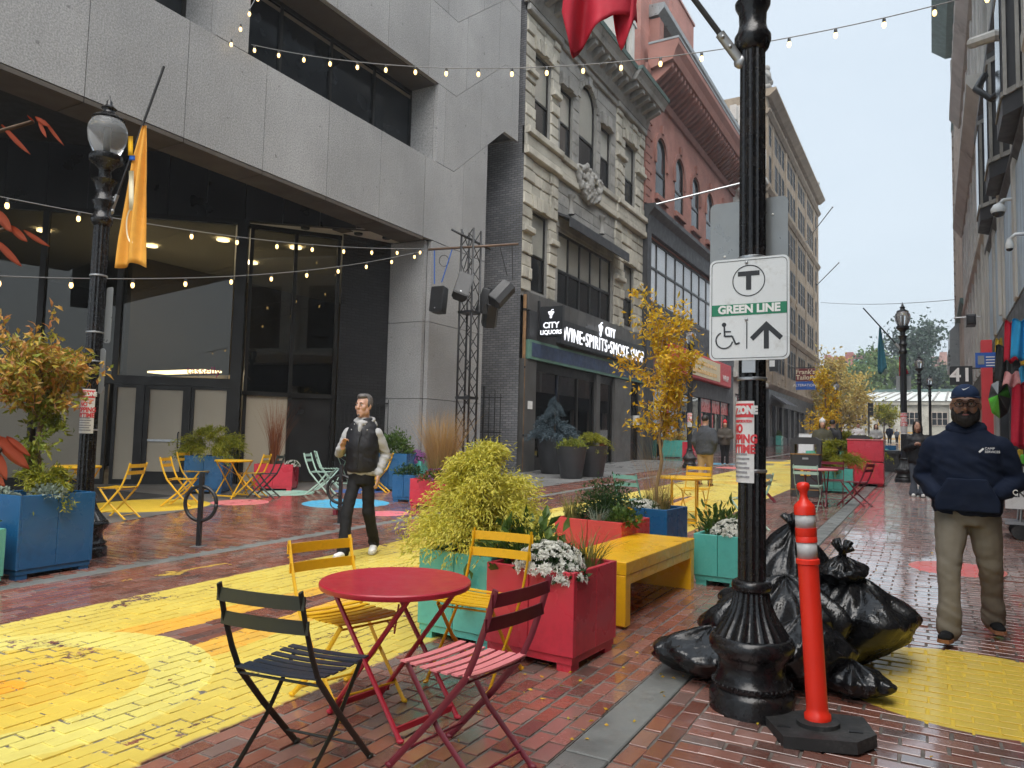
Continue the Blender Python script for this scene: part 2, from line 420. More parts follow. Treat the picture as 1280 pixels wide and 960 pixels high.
MT['glass_shop'] = mk_glass('glass_shop', (.75, .78, .78), .0, 1.45, .04)
N_ = NM('globe'); N_.set('Base Color', (.8, .82, .84)).set('Roughness', .12).set('Transmission Weight', .85).set('IOR', 1.2); MT['globe'] = N_.mat
MT['dark_brick'] = mk_bricktex('dark_brick', (.13, .135, .15), (.2, .2, .21), (.08, .08, .08), axes='xz', bump=.8)
MT['black_brick'] = mk_bricktex('black_brick', (.02, .02, .022), (.03, .03, .032), (.01, .01, .01), axes='yz', rough=.4, bump=.8)
MT['red_brick'] = mk_bricktex('red_brick', (.34, .135, .105), (.4, .17, .13), (.27, .16, .14))
MT['red_brick_x'] = mk_bricktex('red_brick_x', (.34, .135, .105), (.4, .17, .13), (.29, .18, .16), axes='xz')
# ------------------------------------------------------------------ ground
YEL, DEEP, ORG = (.68, .56, .125), (.74, .45, .03), (.78, .27, .02)
DISCS = [(.18, 5.22, .78, (.7, .5, .06)), (.21, 9.47, .46, (.72, .16, .16)), (-.62, 6.95, .26, (.72, .16, .16)),
         (-11.75, 8.15, 1.02, (.66, .44, .03)), (-10.9, 9.4, .5, (.7, .2, .22)), (-11.6, 11.1, .62, (.36, .62, .52)),
         (-9.3, 10.42, .78, (.08, .42, .66)), (-7.75, 9.68, .36, (.75, .2, .24)), (-10.7, 12.4, .55, (.03, .11, .36)),
         (-6.2, 27.5, .7, (.72, .2, .2)), (-7.6, 30.0, .8, (.1, .4, .6)), (-5.9, 33, .9, (.72, .5, .05)), (.2, 60, 1.5, (.75, .2, .2)),
         (-3.5, 42, 1.2, (.75, .2, .2))]
def paving(name, kind):
    """brick / joint / slab surface carrying the street paint by place"""
    N = NM(name); P = N.pos(); sp = N.n('SeparateXYZ'); N.nt.links.new(P, sp.inputs[0])
    X, Y = S(N.nt, sp.outputs[0]), S(N.nt, sp.outputs[1])
    n_mid = N.noise(1.1, 5, P, .6); n_fine = N.noise(22, 5, P, .65); n_edge = N.noise(9, 3, P)
    Xe, Ye = X+(n_edge-.5)*.05, Y+(N.noise(8, 3, P)-.5)*.05
    if kind == 'brick':
        r = (N.island()+N.orand()*.77).m('FRACT')
        cr = N.n('ValToRGB'); e = cr.color_ramp.elements
        cols = [(.115, .065, .055), (.21, .078, .055), (.27, .09, .057), (.31, .112, .075), (.35, .18, .145), (.19, .14, .125)]
        while len(e) < 6: e.new(.5)
        for i, c in enumerate(cols): e[i].position = (0, .12, .4, .68, .88, .97)[i]; e[i].color = (*c, 1)
        N.nt.links.new(r.o, cr.inputs[0])
        base = N.mix(N.noise(35, 5, P, .7).ramp(.45, .8)*.5, cr.outputs[0], (.3, .18, .15))
        base = N.mix(n_mid.ramp(.42, .75)*.35, base, (.08, .045, .04))
    elif kind == 'joint':
        base = N.mix(n_fine.ramp(.3, .7), (.1, .085, .072), (.24, .215, .19)); base = N.mix(n_mid.ramp(.4, .7)*.6, base, (.05, .042, .036))
    elif kind == 'far':
        bt = N.n('TexBrick'); bt.inputs['Scale'].default_value = 1; bt.inputs['Brick Width'].default_value = .21; bt.inputs['Row Height'].default_value = .105; bt.inputs['Mortar Size'].default_value = .008
        for k, c in (('Color1', (.15, .055, .042)), ('Color2', (.22, .08, .06)), ('Mortar', (.14, .115, .1))): bt.inputs[k].default_value = (*c, 1)
        N.nt.links.new(P, bt.inputs['Vector']); base = N.mix(n_mid.ramp(.35, .7)*.5, bt.outputs[0], (.1, .05, .042))
    else:
        base = N.mix(n_mid.ramp(.35, .65), (.11, .1, .09), (.17, .155, .14)); base = N.mix(n_fine.ramp(.4, .7)*.4, base, (.07, .065, .06))
    # yellow lane with sun motif
    lane = (Xe+5.87).ramp(0, .03)*((Xe*-1.)-3.0).ramp(0, .03)*(Y-36.).lt(0.)
    Ym = (Ye-2.3+4.5).m('FLOORED_MODULO', 9.)-4.5
    dx = Xe+4.5; d = (dx*dx+Ym*Ym).m('SQRT')
    ad = dx.abs()
    col = N.mix(N.noise(.9, 4, P).ramp(.35, .65), YEL, (.66, .49, .075))
    ray_ = Ym.gt(0.)*(ad-(Ym-5.2).ramp(0, -4.1, .08, .52)).lt(0.)
    col = N.mix(ray_*.6, col, (.78, .34, .03))
    col = N.mix(d.lt(1.1), col, (.71, .62, .16)); col = N.mix(d.lt(.74), col, (.7, .51, .075)); col = N.mix(d.lt(.42), col, (.68, .45, .06)); col = N.mix(d.lt(.13), col, (.78, .38, .03))
    bare = d.gt(1.1)*Ym.gt(0.)*(ad-(Ym-4.8).ramp(0, -3.6, .02, .2)).lt(0.)
    mask = lane*(S(N.nt, N.n('Value').outputs[0])*0.+1.-bare)
    for (x, y, r_, c) in DISCS:
        a, b = X-x, Y-y; dd = (a*a+b*b).m('SQRT')-r_; m = (dd+(n_edge-.5)*.015).ramp(.006, -.006)
        col = N.mix(m, col, c); mask = mask.m('MAXIMUM', m); disc = m if 'disc' not in locals() else disc.m('MAXIMUM', m)
    # lane line and arrow by the left kerb
    ln = ((Xe+7.02+(Y-4.5)*.02).abs()).lt(.025)*Y.gt(3.9)*Y.lt(5.7)
    arr = ((Xe+6.5-(Y-4.4)*.08).abs()).lt(.025)*Y.gt(4.3)*Y.lt(5.4)
    star = (((Xe+6.43).abs()*1.4+(Ye-4.78).abs()).lt(.17))
    l2 = ln.m('MAXIMUM', arr).m('MAXIMUM', star); col = N.mix(l2, col, (.6, .4, .06)); mask = mask.m('MAXIMUM', l2*.85)
    wear = N.noise(1.3, 6, P, .72, sc=(1.6, .7, 1))*.6+N.noise(16, 6, P, .75)*.4
    edge_w = (X+5.5).ramp(0, -.4, 0., .05)
    thr = {'brick': .398, 'joint': .472, 'far': .36, 'slab': .33}[kind]
    keep = (wear-edge_w-thr+disc*(.1 if kind == 'joint' else .06)).ramp(0, .02)
    cold = N.mix(N.noise(4, 5, P, .7).ramp(.45, .75)*.3, col, (.35, .24, .06))
    N.set('Base Color', N.mix(mask*keep, base, cold))
    wet = N.noise(.55, 4, P, .55)
    rgh = wet.ramp(.36, .64, .1, .3)+n_fine.ramp(.3, .7, -.02, .1)
    rgh = rgh+mask*keep*.28
    if kind == 'joint': rgh = rgh+.4
    if kind == 'slab': rgh = wet.ramp(.38, .62, .4, .75)
    N.set('Roughness', rgh).set('Specular IOR Level', .5)
    if kind in ('brick', 'far'): N.set('Coat Weight', (N.noise(.8, 4, P, .6).ramp(.3, .55, .25, 1.)+X.ramp(-1.4, -1.2, 0., .5))*(mask*keep).ramp(0, 1, 1., .22)).set('Coat Roughness', n_fine.ramp(.3, .7, .06, .16)).set('Coat IOR', 1.5)
    N.bump(N.noise(55, 6, P, .7)*.7+N.noise(9, 3, P)*.5, .22, .004)
    return N.mat
MT['pave_brick'] = paving('pave_brick', 'brick'); MT['pave_joint'] = paving('pave_joint', 'joint'); MT['pave_far'] = paving('pave_far', 'far'); MT['pave_slab'] = paving('pave_slab', 'slab')

def sheet(name, poly, dz, m, label=None):
    v = [(x, y, SL*min(y, 100)+dz) for x, y in poly]
    return struct(name, MB().add(v, [tuple(range(len(v)))]).mesh(name, m), label)
# wide ground to the horizon
gm = MB()
ys = [-40, 0, 20, 40, 60, 80, 100, 200, 900]; xs = [-700, -60, -11, 3, 60, 700]
gv = [(x, y, SL*min(y, 100)-.07) for y in ys for x in xs]
gf = [(j*6+i, j*6+i+1, (j+1)*6+i+1, (j+1)*6+i) for j in range(len(ys)-1) for i in range(5)]
ground = struct('ground', gm.add(gv, gf).mesh('ground', MT['concrete']))
BL, BW, BT = .205, .1, .0225
def brick_mesh(L, Wd, c=.0016, h=.02):
    v = []
    for z, i in ((-h, 0), (-c, 0), (0, c)):
        v += [(-L/2+i, -Wd/2+i, z), (L/2-i, -Wd/2+i, z), (L/2-i, Wd/2-i, z), (-L/2+i, Wd/2-i, z)]
    f = [(8, 9, 10, 11)]+[(k*4+i, k*4+(i+1) % 4, k*4+4+(i+1) % 4, k*4+4+i) for k in (0, 1) for i in range(4)]
    return np.array(v), np.array(f)
def lay(parent, x0, x1, y0, y1, along, skip=None, near=300, jx=.012):
    """running-bond bricks; the ones that show largest are objects, the rest one mesh"""
    L, Wd = BL-jx, BW-jx; C = []
    if along == 'y':
        nrow = max(1, round((x1-x0)/BW))
        for i in range(nrow):
            off = (i % 2)*BL/2+random.uniform(-.012, .012); y = y0-off
            while y < y1: C.append((x0+(i+.5)*(x1-x0)/nrow, y+BL/2)); y += BL
        ang = pi/2
    else:
        nrow = int((y1-y0)/BW)
        for j in range(nrow):
            off = (j % 2)*BL/2+random.uniform(-.012, .012); x = x0+BL/2-off+.001
            while x < x1-BL*.4: C.append((max(x, x0+BL/2), y0+(j+.5)*BW)); x += BL
        ang = 0
    C = np.array(C)
    if skip is not None: C = C[~skip(C[:, 0], C[:, 1])]
    n = len(C); C = C+rng.normal(0, .0022, (n, 2)); z = SL*C[:, 1]+rng.normal(0, .0014, n); th = ang+rng.normal(0, .016, n)
    tx, ty = rng.normal(0, .007, n), rng.normal(0, .007, n)
    scl = 1+rng.uniform(-.04, .015, n)
    bv, bf = brick_mesh(L, Wd)
    # size in the picture: inverse distance, only what the frame shows
    d = np.c_[C, z]-O3; wq = d@AF; px = CX+F*(d@AR)/wq; py = CY-F*(d@AU)/wq
    vis = (wq > .3) & (px > -20) & (px < 1300) & (py < 985)
    order = np.argsort(np.where(vis, wq, 1e9))[:near]; order = order[vis[order]]
    isn = np.zeros(n, bool); isn[order] = True
    shared = [npmesh('brick', *brick_mesh(L*s_, Wd*s_), MT['pave_brick']) for s_ in (1, .985, .97)]
    for i in order:
        o = obj('brick', shared[i % 3], parent, (C[i, 0], C[i, 1], z[i])); o.rotation_euler = (tx[i], ty[i]+SL*0, th[i])
    idx = np.where(~isn)[0]; m = len(idx)
    c, s = np.cos(th[idx]), np.sin(th[idx]); vx = bv[None, :, 0]*scl[idx, None]; vy = bv[None, :, 1]*scl[idx, None]
    X = c[:, None]*vx-s[:, None]*vy; Y = s[:, None]*vx+c[:, None]*vy
    Z = z[idx, None]+bv[None, :, 2]+X*ty[idx, None]*-1+Y*(tx[idx, None]+SL)
    V = np.stack([X+C[idx, 0, None], Y+C[idx, 1, None], Z], -1).reshape(-1, 3)
    Fq = (bf[None]+(np.arange(m)*12)[:, None, None]).reshape(-1, 4)
    o = obj('brick_field', npmesh('brick_field', V, Fq, MT['pave_brick']), parent); o['kind'] = 'stuff'
KL, KR0, KR1 = -6.98, -1.5, -1.27          # kerb lines
road = sheet('road', [(KL, -4), (KR0, -4), (KR0, 36), (KL, 36)], -.0055, MT['pave_joint'])
lay(road, KL, KR0, 1.2, 30, 'y')
sheet('road_far', [(KL, 30), (KR0, 30), (KR0, 96), (KL, 96)], -.006, MT['pave_far'])
rw = sheet('pavement_right', [(KR1, -4), (2.7, -4), (2.7, 30), (KR1, 30)], -.007, MT['pave_joint'])
lay(rw, KR1+.2, 2.6, 2.2, 30, 'x'); 
lay(rw, KR1, KR1+.2, 2.0, 30, 'y', near=40)
sheet('pavement_right_far', [(KR1, 30), (2.7, 30), (2.7, 96), (KR1, 96)], -.006, MT['pave_far'])
def bnd(y): return np.interp(y, [-4, 6.34, 8.49, 12.0, 15, 40], [-6.9-.5, -10.1, -10.75, -11.6, -11.3, -11.3])
lw = sheet('pavement_left', [(-11.6, -4), (KL-.18, -4), (KL-.18, 34), (-11.6, 34)], -.012, MT['pave_joint'])
lay(lw, -11.6, KL-.18, 2.5, 30, 'x', skip=lambda x, y: (x < np.array([bnd(q) for q in y])) | ((y > 15.2) & (x < -8.05)))
sheet('pavement_left_far', [(-11, 30), (KL-.18, 30), (KL-.18, 96), (-11, 96)], -.006, MT['pave_far'])
sheet('forecourt', [(-30, -4), (-7.4, -4), (-10.1, 6.34), (-10.75, 8.49), (-11.6, 12.0), (-11.3, 15.2), (-14, 20), (-30, 20)], .001, MT['pave_slab'])
sheet('slate_pavement', [(-11.3, 15.2), (-8.05, 15.2), (-8.05, 31), (-11.3, 31)], .001, MT['slate_walk'])
# granite kerb strips, slab by slab
for (nm, x0, x1) in (('kerb_left', KL-.18, KL), ('kerb_right', KR0, KR1)):
    kb = sheet(nm, [(x0, -2), (x1, -2), (x1, 96), (x0, 96)], -.013, MT['pave_joint'])
    y = -1.; k = 0
    while y < 60:
        L = random.uniform(1.0, 1.9)
        bx = MB().cbox(x0+.006, x1-.006, 0, L-.014, -.03, .002, .006, 2); o = bx.build('kerb_slab', MT['kerb_granite'], kb, loc=(0, y, g(y))); o.rotation_euler = (math.atan(SL), 0, 0)
        y += L
plaza = sheet('plaza', [(-120, 96), (120, 96), (120, 420), (-120, 420)], -.004, MT['pave_slab'])
# fallen leaves on the bricks
# ------------------------------------------------------------------ left side buildings
FX = -11.0
def chev(y): return float(np.interp(y, [16.03, 18.6], [0, 2.06]))
gb = thing('granite_office_building', 'grey granite office building with deep beam over a dark glazed entrance', 'building', (-13, 8, .1))
def gpart(mb, name, m, parent=gb, smooth=False): return W(mb.build(name, MT[m], parent, smooth))
# core behind the panels
core = MB(); core.box(-26, FX-.13, -6, 17.66, 10.6, 19); core.box(-26, -11.95, -6, 15.1, 7.9, 10.6); core.box(-26, FX-.13, 17.6, 19.4, 10.62, 19); core.box(-13.2, FX-.13, 15.22, 17.66, 6.3, 10.6)
core.box(-11.75, FX-.13, -6, 15.2, 6.43, 8.44); core.box(-11.9, FX-.13, 15.12, 17.62, .0, 6.42)
gpart(core, 'wall', 'granite_joint')
gpart(MB().box(-11.96, -11.13, 8.43, 9.18, 8.4, 10.6), 'window_pier', 'granite'); gpart(MB().box(-11.96, -11.13, 15.2, 15.3, 8.4, 10.6), 'window_pier', 'granite')
def panel(y0, y1, zl, zu, x=FX, t=.12, m='granite'):
    """one facing slab between two joints, lower and upper edges zl(y), zu(y)"""
    G = .007; ya, yb = y0+G, y1-G
    ysb = [ya]+[b for b in (16.03, 18.6) if ya < b < yb]+[yb]
    poly = [(y, zl(y)+G) for y in ysb]+[(y, zu(y)-G) for y in reversed(ysb)]
    mb = MB().prism(poly, x-t, x); o = gpart(mb, 'facing_panel', m); return o
j0 = [-4.01+1.705*i for i in range(12)]+[16.5, 17.7]
j0 = [y for y in j0 if y < 14.9]+[14.76, 16.5, 17.7]; j0 = sorted(set(round(y, 3) for y in j0))
for a, b in zip(j0[:-1], j0[1:]):
    if b-a < .3: continue
    panel(a, b, lambda y: 6.41, lambda y: 8.48+chev(y))
for row in range(1, 5):
    base = 8.48+2.065*(row-1)
    js = [15.2, 15.55, 17.3, 19.05, 19.45] if row % 2 else [-3.9+1.705*i for i in range(11)]+[14.76, 16.5, 18.2, 19.45]
    if row >= 3 and row % 2: js = [-3.1+1.705*i for i in range(11)]+[15.55, 17.3, 19.05, 19.45]
    js = sorted(js)
    for a, b in zip(js[:-1], js[1:]):
        if b-a < .25: continue
        panel(a, b, lambda y: base+chev(y), lambda y: base+2.065+chev(y))
panel(8.44, 9.17, lambda y: 8.48, lambda y: 10.545)
# corner return of the upper block
gpart(MB().box(-14, FX-.125, 19.33, 19.45, 10.62, 19), 'facing_panel', 'granite')
# pillar facings: front and the face towards the entrance
zj = [g(15.1)-.05, 2.38, 4.32, 6.405]
for z0, z1 in zip(zj[:-1], zj[1:]):
    gpart(MB().box(FX-.12, FX, 15.13, 17.69, z0+.007, z1-.007), 'facing_panel', 'granite')
    gpart(MB().box(-12.2, FX-.125, 15.0, 15.115, z0+.007, z1-.007), 'facing_panel', 'granite')
    gpart(MB().box(-13.6, FX-.125, 17.63, 17.72, z0+.007, z1-.007), 'facing_panel', 'granite')
gpart(MB().box(-14, FX-.125, 17.63, 17.72, 6.42, 10.0), 'facing_panel', 'granite')
# soffit slabs below the beam
for a, b in zip(j0[:-1], j0[1:]):
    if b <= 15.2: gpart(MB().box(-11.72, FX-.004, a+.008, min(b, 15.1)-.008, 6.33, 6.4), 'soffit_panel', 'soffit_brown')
# recessed upper windows: soffit, sill, glass, mullions
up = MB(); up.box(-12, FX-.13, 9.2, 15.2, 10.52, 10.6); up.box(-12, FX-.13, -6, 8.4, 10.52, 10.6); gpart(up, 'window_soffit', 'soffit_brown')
gpart(MB().box(-11.95, FX-.13, -6, 15.2, 8.42, 8.47), 'window_sill', 'granite')
for (y0, y1) in ((9.2, 15.2), (-6, 8.4)):
    n = 4; fr = MB()
    for i in range(n+1):
        y = y0+(y1-y0)*i/n; fr.box(-11.94, -11.84, y-.035, y+.035, 8.45, 10.53)
    fr.box(-11.93, -11.85, y0, y1, 8.46, 8.52); fr.box(-11.93, -11.85, y0, y1, 10.44, 10.52)
    wf = gpart(fr, 'window', 'dark_frame')
    for i in range(n):
        a = y0+(y1-y0)*i/n+.035; b = y0+(y1-y0)*(i+1)/n-.035
        gpart(MB().box(-11.9, -11.89, a, b, 8.52, 10.44), 'pane', 'win_glass', wf)
        gpart(MB().box(-11.885, -11.87, a, b, 10.3, 10.38), 'blind_rail', 'interior', wf)
# ---- entrance: angled glazing line 1 and line 2
PA, PB, PC = np.array([-26., 2.1]), np.array([-14.1, 11.91]), np.array([-12.75, 13.75])
d1 = (PB-PA)/np.linalg.norm(PB-PA); n1 = np.array([d1[1], -d1[0]])      # n1 faces the street
d2 = (PC-PB)/np.linalg.norm(PC-PB); n2 = np.array([d2[1], -d2[0]])
class Fr:
    def __init__(s, o, d, n): s.o, s.d, s.n = o, d, n
    def box(s, mb, a0, a1, b0, b1, z0, z1):
        """a along the line, b outwards"""
        v = []
        for z in (z0, z1):
            for b in (b0, b1):
                for a in (a0, a1):
                    p = s.o+s.d*a+s.n*b; v.append((p[0], p[1], z))
        return mb.add(v, [(0, 2, 3, 1), (4, 5, 7, 6), (0, 1, 5, 4), (2, 6, 7, 3), (0, 4, 6, 2), (1, 3, 7, 5)])
L1 = Fr(PB, -d1, n1); L2 = Fr(PB, d2, n2); G0 = .2
ZH = 6.42; ZT = 2.66                          # glass head, transom
fa = MB(); Lf = Fr(PB, -d1, n1)
for k in range(-4, 14):
    o = gpart(Lf.box(MB(), k*.86+.006, k*.86+.854, -.06, .05, ZH, 8.2), 'fascia_panel', 'dark_panel') if k >= -3 else None
fb = MB(); Lf.box(fb, -3.2, 14, -.14, -.07, ZH, 8.2); gpart(fb, 'fascia_back', 'interior_dark')
# white ceiling wedge over the second line, with downlights
cl = MB().add([(-14.15, 11.85, ZH+.02), (-11.7, 13.9, ZH+.02), (-11.7, 15.1, ZH+.02), (-12.4, 15.1, ZH+.02), (-12.9, 14.0, ZH+.02)], [(4, 3, 2, 1, 0)])
gpart(cl, 'ceiling', 'plaster')
for (x, y) in ((-13.2, 12.95), (-12.35, 13.9), (-11.95, 14.5)):
    gpart(MB().lathe([(.1, -.03), (.11, .012)], 16, (x, y, ZH)), 'downlight', 'dark_frame')
gpart(MB().box(-12.7, -12.35, 13.35, 13.7, ZH-.005, ZH+.015), 'access_hatch', 'soffit_brown')
# glazing line 1: mullions, transom, doors, panes
def member(L, a0, a1, z0, z1, nm='mullion', b=(-.07, .07), m='dark_frame'): return gpart(L.box(MB(), a0, a1, b[0], b[1], z0, z1), nm, m)
member(L1, -.1, .14, G0-.1, ZH, b=(-.09, .13))
edges = [.14, 2.64, 4.27, 6.6, 9.6, 12.5]     # distances left of the corner
for e in edges[1:]: member(L1, e-.06, e+.06, ZT, ZH)
member(L1, .14, 12.6, ZT-.2, ZT, 'transom', (-.09, .09)); member(L1, .14, 12.6, ZH-.1, ZH+.01, 'head', (-.065, .085))
for a, b in zip(edges[:-1], edges[1:]): gpart(L1.box(MB(), a+.06, b-.06, -.02, -.01, ZT, ZH-.1), 'pane', 'glass')
# lower storey: side lights filmed, door leaf
low = [(.14, .98, 'side'), (1.06, 1.98, 'leaf'), (2.1, 2.64, 'side'), (2.76, 4.2, 'side'), (4.3, 6.5, 'side'), (6.6, 9.5, 'side'), (9.6, 12.5, 'side')]
for a, b, k in low:
    fr = MB(); t = .07 if k == 'side' else .1
    bot = .12 if k == 'side' else .3
    for (p, q, z0, z1) in ((a, a+t, G0, ZT-.2), (b-t, b, G0, ZT-.2), (a+t, b-t, G0-.05, G0+bot), (a+t, b-t, ZT-.2-t, ZT-.2)): L1.box(fr, p, q, -.05, .04, z0, z1)
    o = gpart(fr, 'door' if k == 'leaf' else 'side_light', 'dark_frame')
    gpart(L1.box(MB(), a+t, b-t, -.012, -.002, G0+bot, ZT-.2-t), 'pane', 'film', o)
    if k == 'leaf':
        gpart(L1.box(MB(), a+t, b-t, .0, .03, G0+.98, G0+1.03), 'push_bar', 'galv', o)
        hb = MB(); p = [L1.o+L1.d*(a+.16)+L1.n*q for q in (.0, .07, .07, .0)]
        hb.tube([(p[0][0], p[0][1], 1.05), (p[1][0], p[1][1], 1.07), (p[2][0], p[2][1], 1.38), (p[3][0], p[3][1], 1.4)], .014, 6); gpart(hb, 'handle', 'black_metal', o)
        gpart(L1.box(MB(), a+.2, a+.42, -.001, .002, G0+.62, G0+.86), 'notice', 'film', o)
member(L1, .98, 1.06, G0-.05, ZT-.2); member(L1, 1.98, 2.1, G0-.05, ZT-.2)
M = frame_m((*(PB+L1.d*.75+L1.n*.0), ZT+.17), (d1[0], d1[1], 0), (0, 0, 1)); put('window_lettering', text_mesh('tasselly', .26, mk('pink_letter', (.4, .02, .14), .5), .002), M, gb)
# glazing line 2
LL = float(np.linalg.norm(PC-PB))
for a in (.14, 1.15, LL-.1): member(L2, a, a+.08, .2, ZH-.06)
member(L2, .1, LL, 2.3, 2.4, 'transom'); member(L2, .1, LL, ZH-.16, ZH-.06, 'head')
gpart(L2.box(MB(), .22, 1.15, -.02, -.01, 2.4, ZH-.16), 'pane', 'glass'); gpart(L2.box(MB(), 1.23, LL-.1, -.02, -.01, 2.4, ZH-.16), 'pane', 'glass')
gpart(L2.box(MB(), .22, 1.15, -.03, -.01, .3, 2.3), 'lower_panel', 'film'); gpart(L2.box(MB(), 1.23, LL-.1, -.03, -.01, .3, 2.3), 'lower_panel', 'dark_panel')
gpart(L2.box(MB(), .22, LL-.1, -.06, -.03, 2.4, 3.35), 'spandrel_panel', 'dark_panel')
# dark brick return between glass and pillar, gate in front of it
br = MB(); br.add([(-12.75, 13.8, .2), (-12.2, 15.1, .2), (-12.2, 15.1, 6.45), (-12.75, 13.8, 6.45)], [(0, 1, 2, 3)]); br.box(-13, -12.15, 15.1, 15.3, .2, 6.45)
gpart(br, 'brick_return', 'black_brick')
gt = MB(); q0, q1 = np.array([-12.66, 13.85]), np.array([-12.1, 15.0])
for i in range(12):
    p = q0+(q1-q0)*i/11; gt.tube([(p[0], p[1], .3), (p[0], p[1], 2.35)], .012, 5)
for z in (.4, 2.25): gt.bar((*q0, z), (*q1, z), .03, .03)
gpart(gt, 'side_gate', 'black_metal')
# interior: floor, back wall, ceiling, lamps
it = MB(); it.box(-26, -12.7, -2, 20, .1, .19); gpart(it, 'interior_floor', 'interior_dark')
iw = MB(); iw.box(-27, -26.8, -2, 22, 0, 6.5); iw.box(-27, -13.2, 21.8, 22, 0, 6.5); iw.box(-20.5, -20.3, 13.2, 21.8, .2, 6.5); gpart(iw, 'interior_wall', 'interior')
il = MB(); il.box(-24, -19, 14, 14.3, .2, 3.2); gpart(il, 'counter_wall', 'interior_dark')
ic = MB().add([(-27, 2, 6.5), (-14.15, 12.1, 6.5), (-12.8, 13.9, 6.5), (-13.2, 22, 6.5), (-27, 22, 6.5)], [(0, 1, 2, 3, 4)]); gpart(ic, 'interior_ceiling', 'plaster')
MT['ceil_lamp'] = mk_emit('ceil_lamp', (1, .82, .52), 4.)
for (x, y) in ((-17.3, 11.2), (-18.6, 12.6), (-16.2, 13.0), (-17.6, 15.2), (-15.0, 14.4), (-19.8, 10.4)):
    gpart(MB().lathe([(.16, -.03), (.16, .0)], 14, (x, y, 6.47)), 'ceiling_lamp', 'ceil_lamp')
gpart(MB().box(-18.9, -16.6, 12.9, 13.5, 3.0, 3.05), 'pendant_lamp', 'ceil_lamp')
gpart(MB().box(-19.6, -15.4, 13.6, 14.0, .2, 2.95), 'counter', 'interior')

# ------------------------------------------------------------------ alley gate and party wall, stone shop building
def wall_holes(mb, x, y0, y1, z0, z1, holes, depth=.3, side=1):
    """flat wall facing +X*side with rectangular openings and their reveals"""
    ysr = sorted({y0, y1, *[h[0] for h in holes], *[h[1] for h in holes]}); zsr = sorted({z0, z1, *[h[2] for h in holes], *[h[3] for h in holes]})
    for a, b in zip(ysr[:-1], ysr[1:]):
        for c, d in zip(zsr[:-1], zsr[1:]):
            m = ((a+b)/2, (c+d)/2)
            if any(h[0] < m[0] < h[1] and h[2] < m[1] < h[3] for h in holes): continue
            q = [(x, a, c), (x, b, c), (x, b, d), (x, a, d)]; mb.add(q if side > 0 else q[::-1], [(0, 1, 2, 3)])
    xi = x-depth*side
    for (a, b, c, d) in [h[:4] for h in holes]:
        for p, q in (((a, c), (b, c)), ((b, c), (b, d)), ((b, d), (a, d)), ((a, d), (a, c))):
            v = [(x, *p), (x, *q), (xi, *q), (xi, *p)]; mb.add(v, [(0, 1, 2, 3)])
    return mb
def window(parent, y0, y1, z0, z1, x, side=1, cols=1, rows=2, fm='dark_frame', gm=('win_glass',), t=.07, split=None, arch=False):
    """framed window set at plane x: frame with a pane object per light"""
    fr = MB(); xs_ = (x-.05*side, x+.04*side); xa, xb = min(xs_), max(xs_)
    yc, r = (y0+y1)/2, (y1-y0)/2
    fr.box(xa, xb, y0, y0+t, z0, z1); fr.box(xa, xb, y1-t, y1, z0, z1); fr.box(xa, xb, y0+t, y1-t, z0, z0+t)
    if not arch: fr.box(xa, xb, y0+t, y1-t, z1-t, z1)
    else:
        for i in range(10):
            a0, a1 = pi*i/10, pi*(i+1)/10
            fr.prism([(yc+r*cos(a0), z1+r*sin(a0)), (yc+r*cos(a1), z1+r*sin(a1)), (yc+(r-t)*cos(a1), z1+(r-t)*sin(a1)), (yc+(r-t)*cos(a0), z1+(r-t)*sin(a0))], xa, xb)
    for i in range(1, cols): y = y0+(y1-y0)*i/cols; fr.box(xa, xb, y-t/2, y+t/2, z0+t, z1-(0 if arch else t))
    zz = [z0]+(split if split else [z0+(z1-z0)*i/rows for i in range(1, rows)])+[z1]
    for z in zz[1:-1]: fr.box(xa+.005, xb-.005, y0+t, y1-t, z-t/2, z+t/2)
    w_ = W(fr.build('window', MT[fm], parent))
    for i in range(cols):
        for j in range(len(zz)-1):
            a, b = y0+(y1-y0)*i/cols+t/2, y0+(y1-y0)*(i+1)/cols-t/2; c, d = zz[j]+t/2, zz[j+1]-t/2
            top = j == len(zz)-2
            gmm = gm[min(j, len(gm)-1)]
            if arch and top:
                poly = [(y0+t/2, c), (y1-t/2, c)]+[(yc+(r-t/2)*cos(pi*k/10), z1+(r-t/2)*sin(pi*k/10)) for k in range(11)]
                mb = MB().prism(poly, x-.012, x-.002)
            else: mb = MB().box(x-.012, x-.002, a, b, c, d)
            W(mb.build('pane', MT[gmm], w_))
    return w_
def arch_fill(mb, yc, zs, r, y0, y1, ztop, x, depth, n=12, side=1):
    """wall between a semicircle and the rectangle above the spring line, plus the arched reveal"""
    pts = [(yc+r*cos(pi*k/n), zs+r*sin(pi*k/n)) for k in range(n+1)]
    for k in range(n):
        (ya, za), (yb, zb) = pts[k], pts[k+1]
        v = [(x, ya, za), (x, yb, zb), (x, yb, ztop), (x, ya, ztop)]; mb.add(v if side < 0 else v[::-1], [(0, 1, 2, 3)])
        xi = x-depth*side; mb.add([(x, ya, za), (x, yb, zb), (xi, yb, zb), (xi, ya, za)], [(0, 1, 2, 3)])
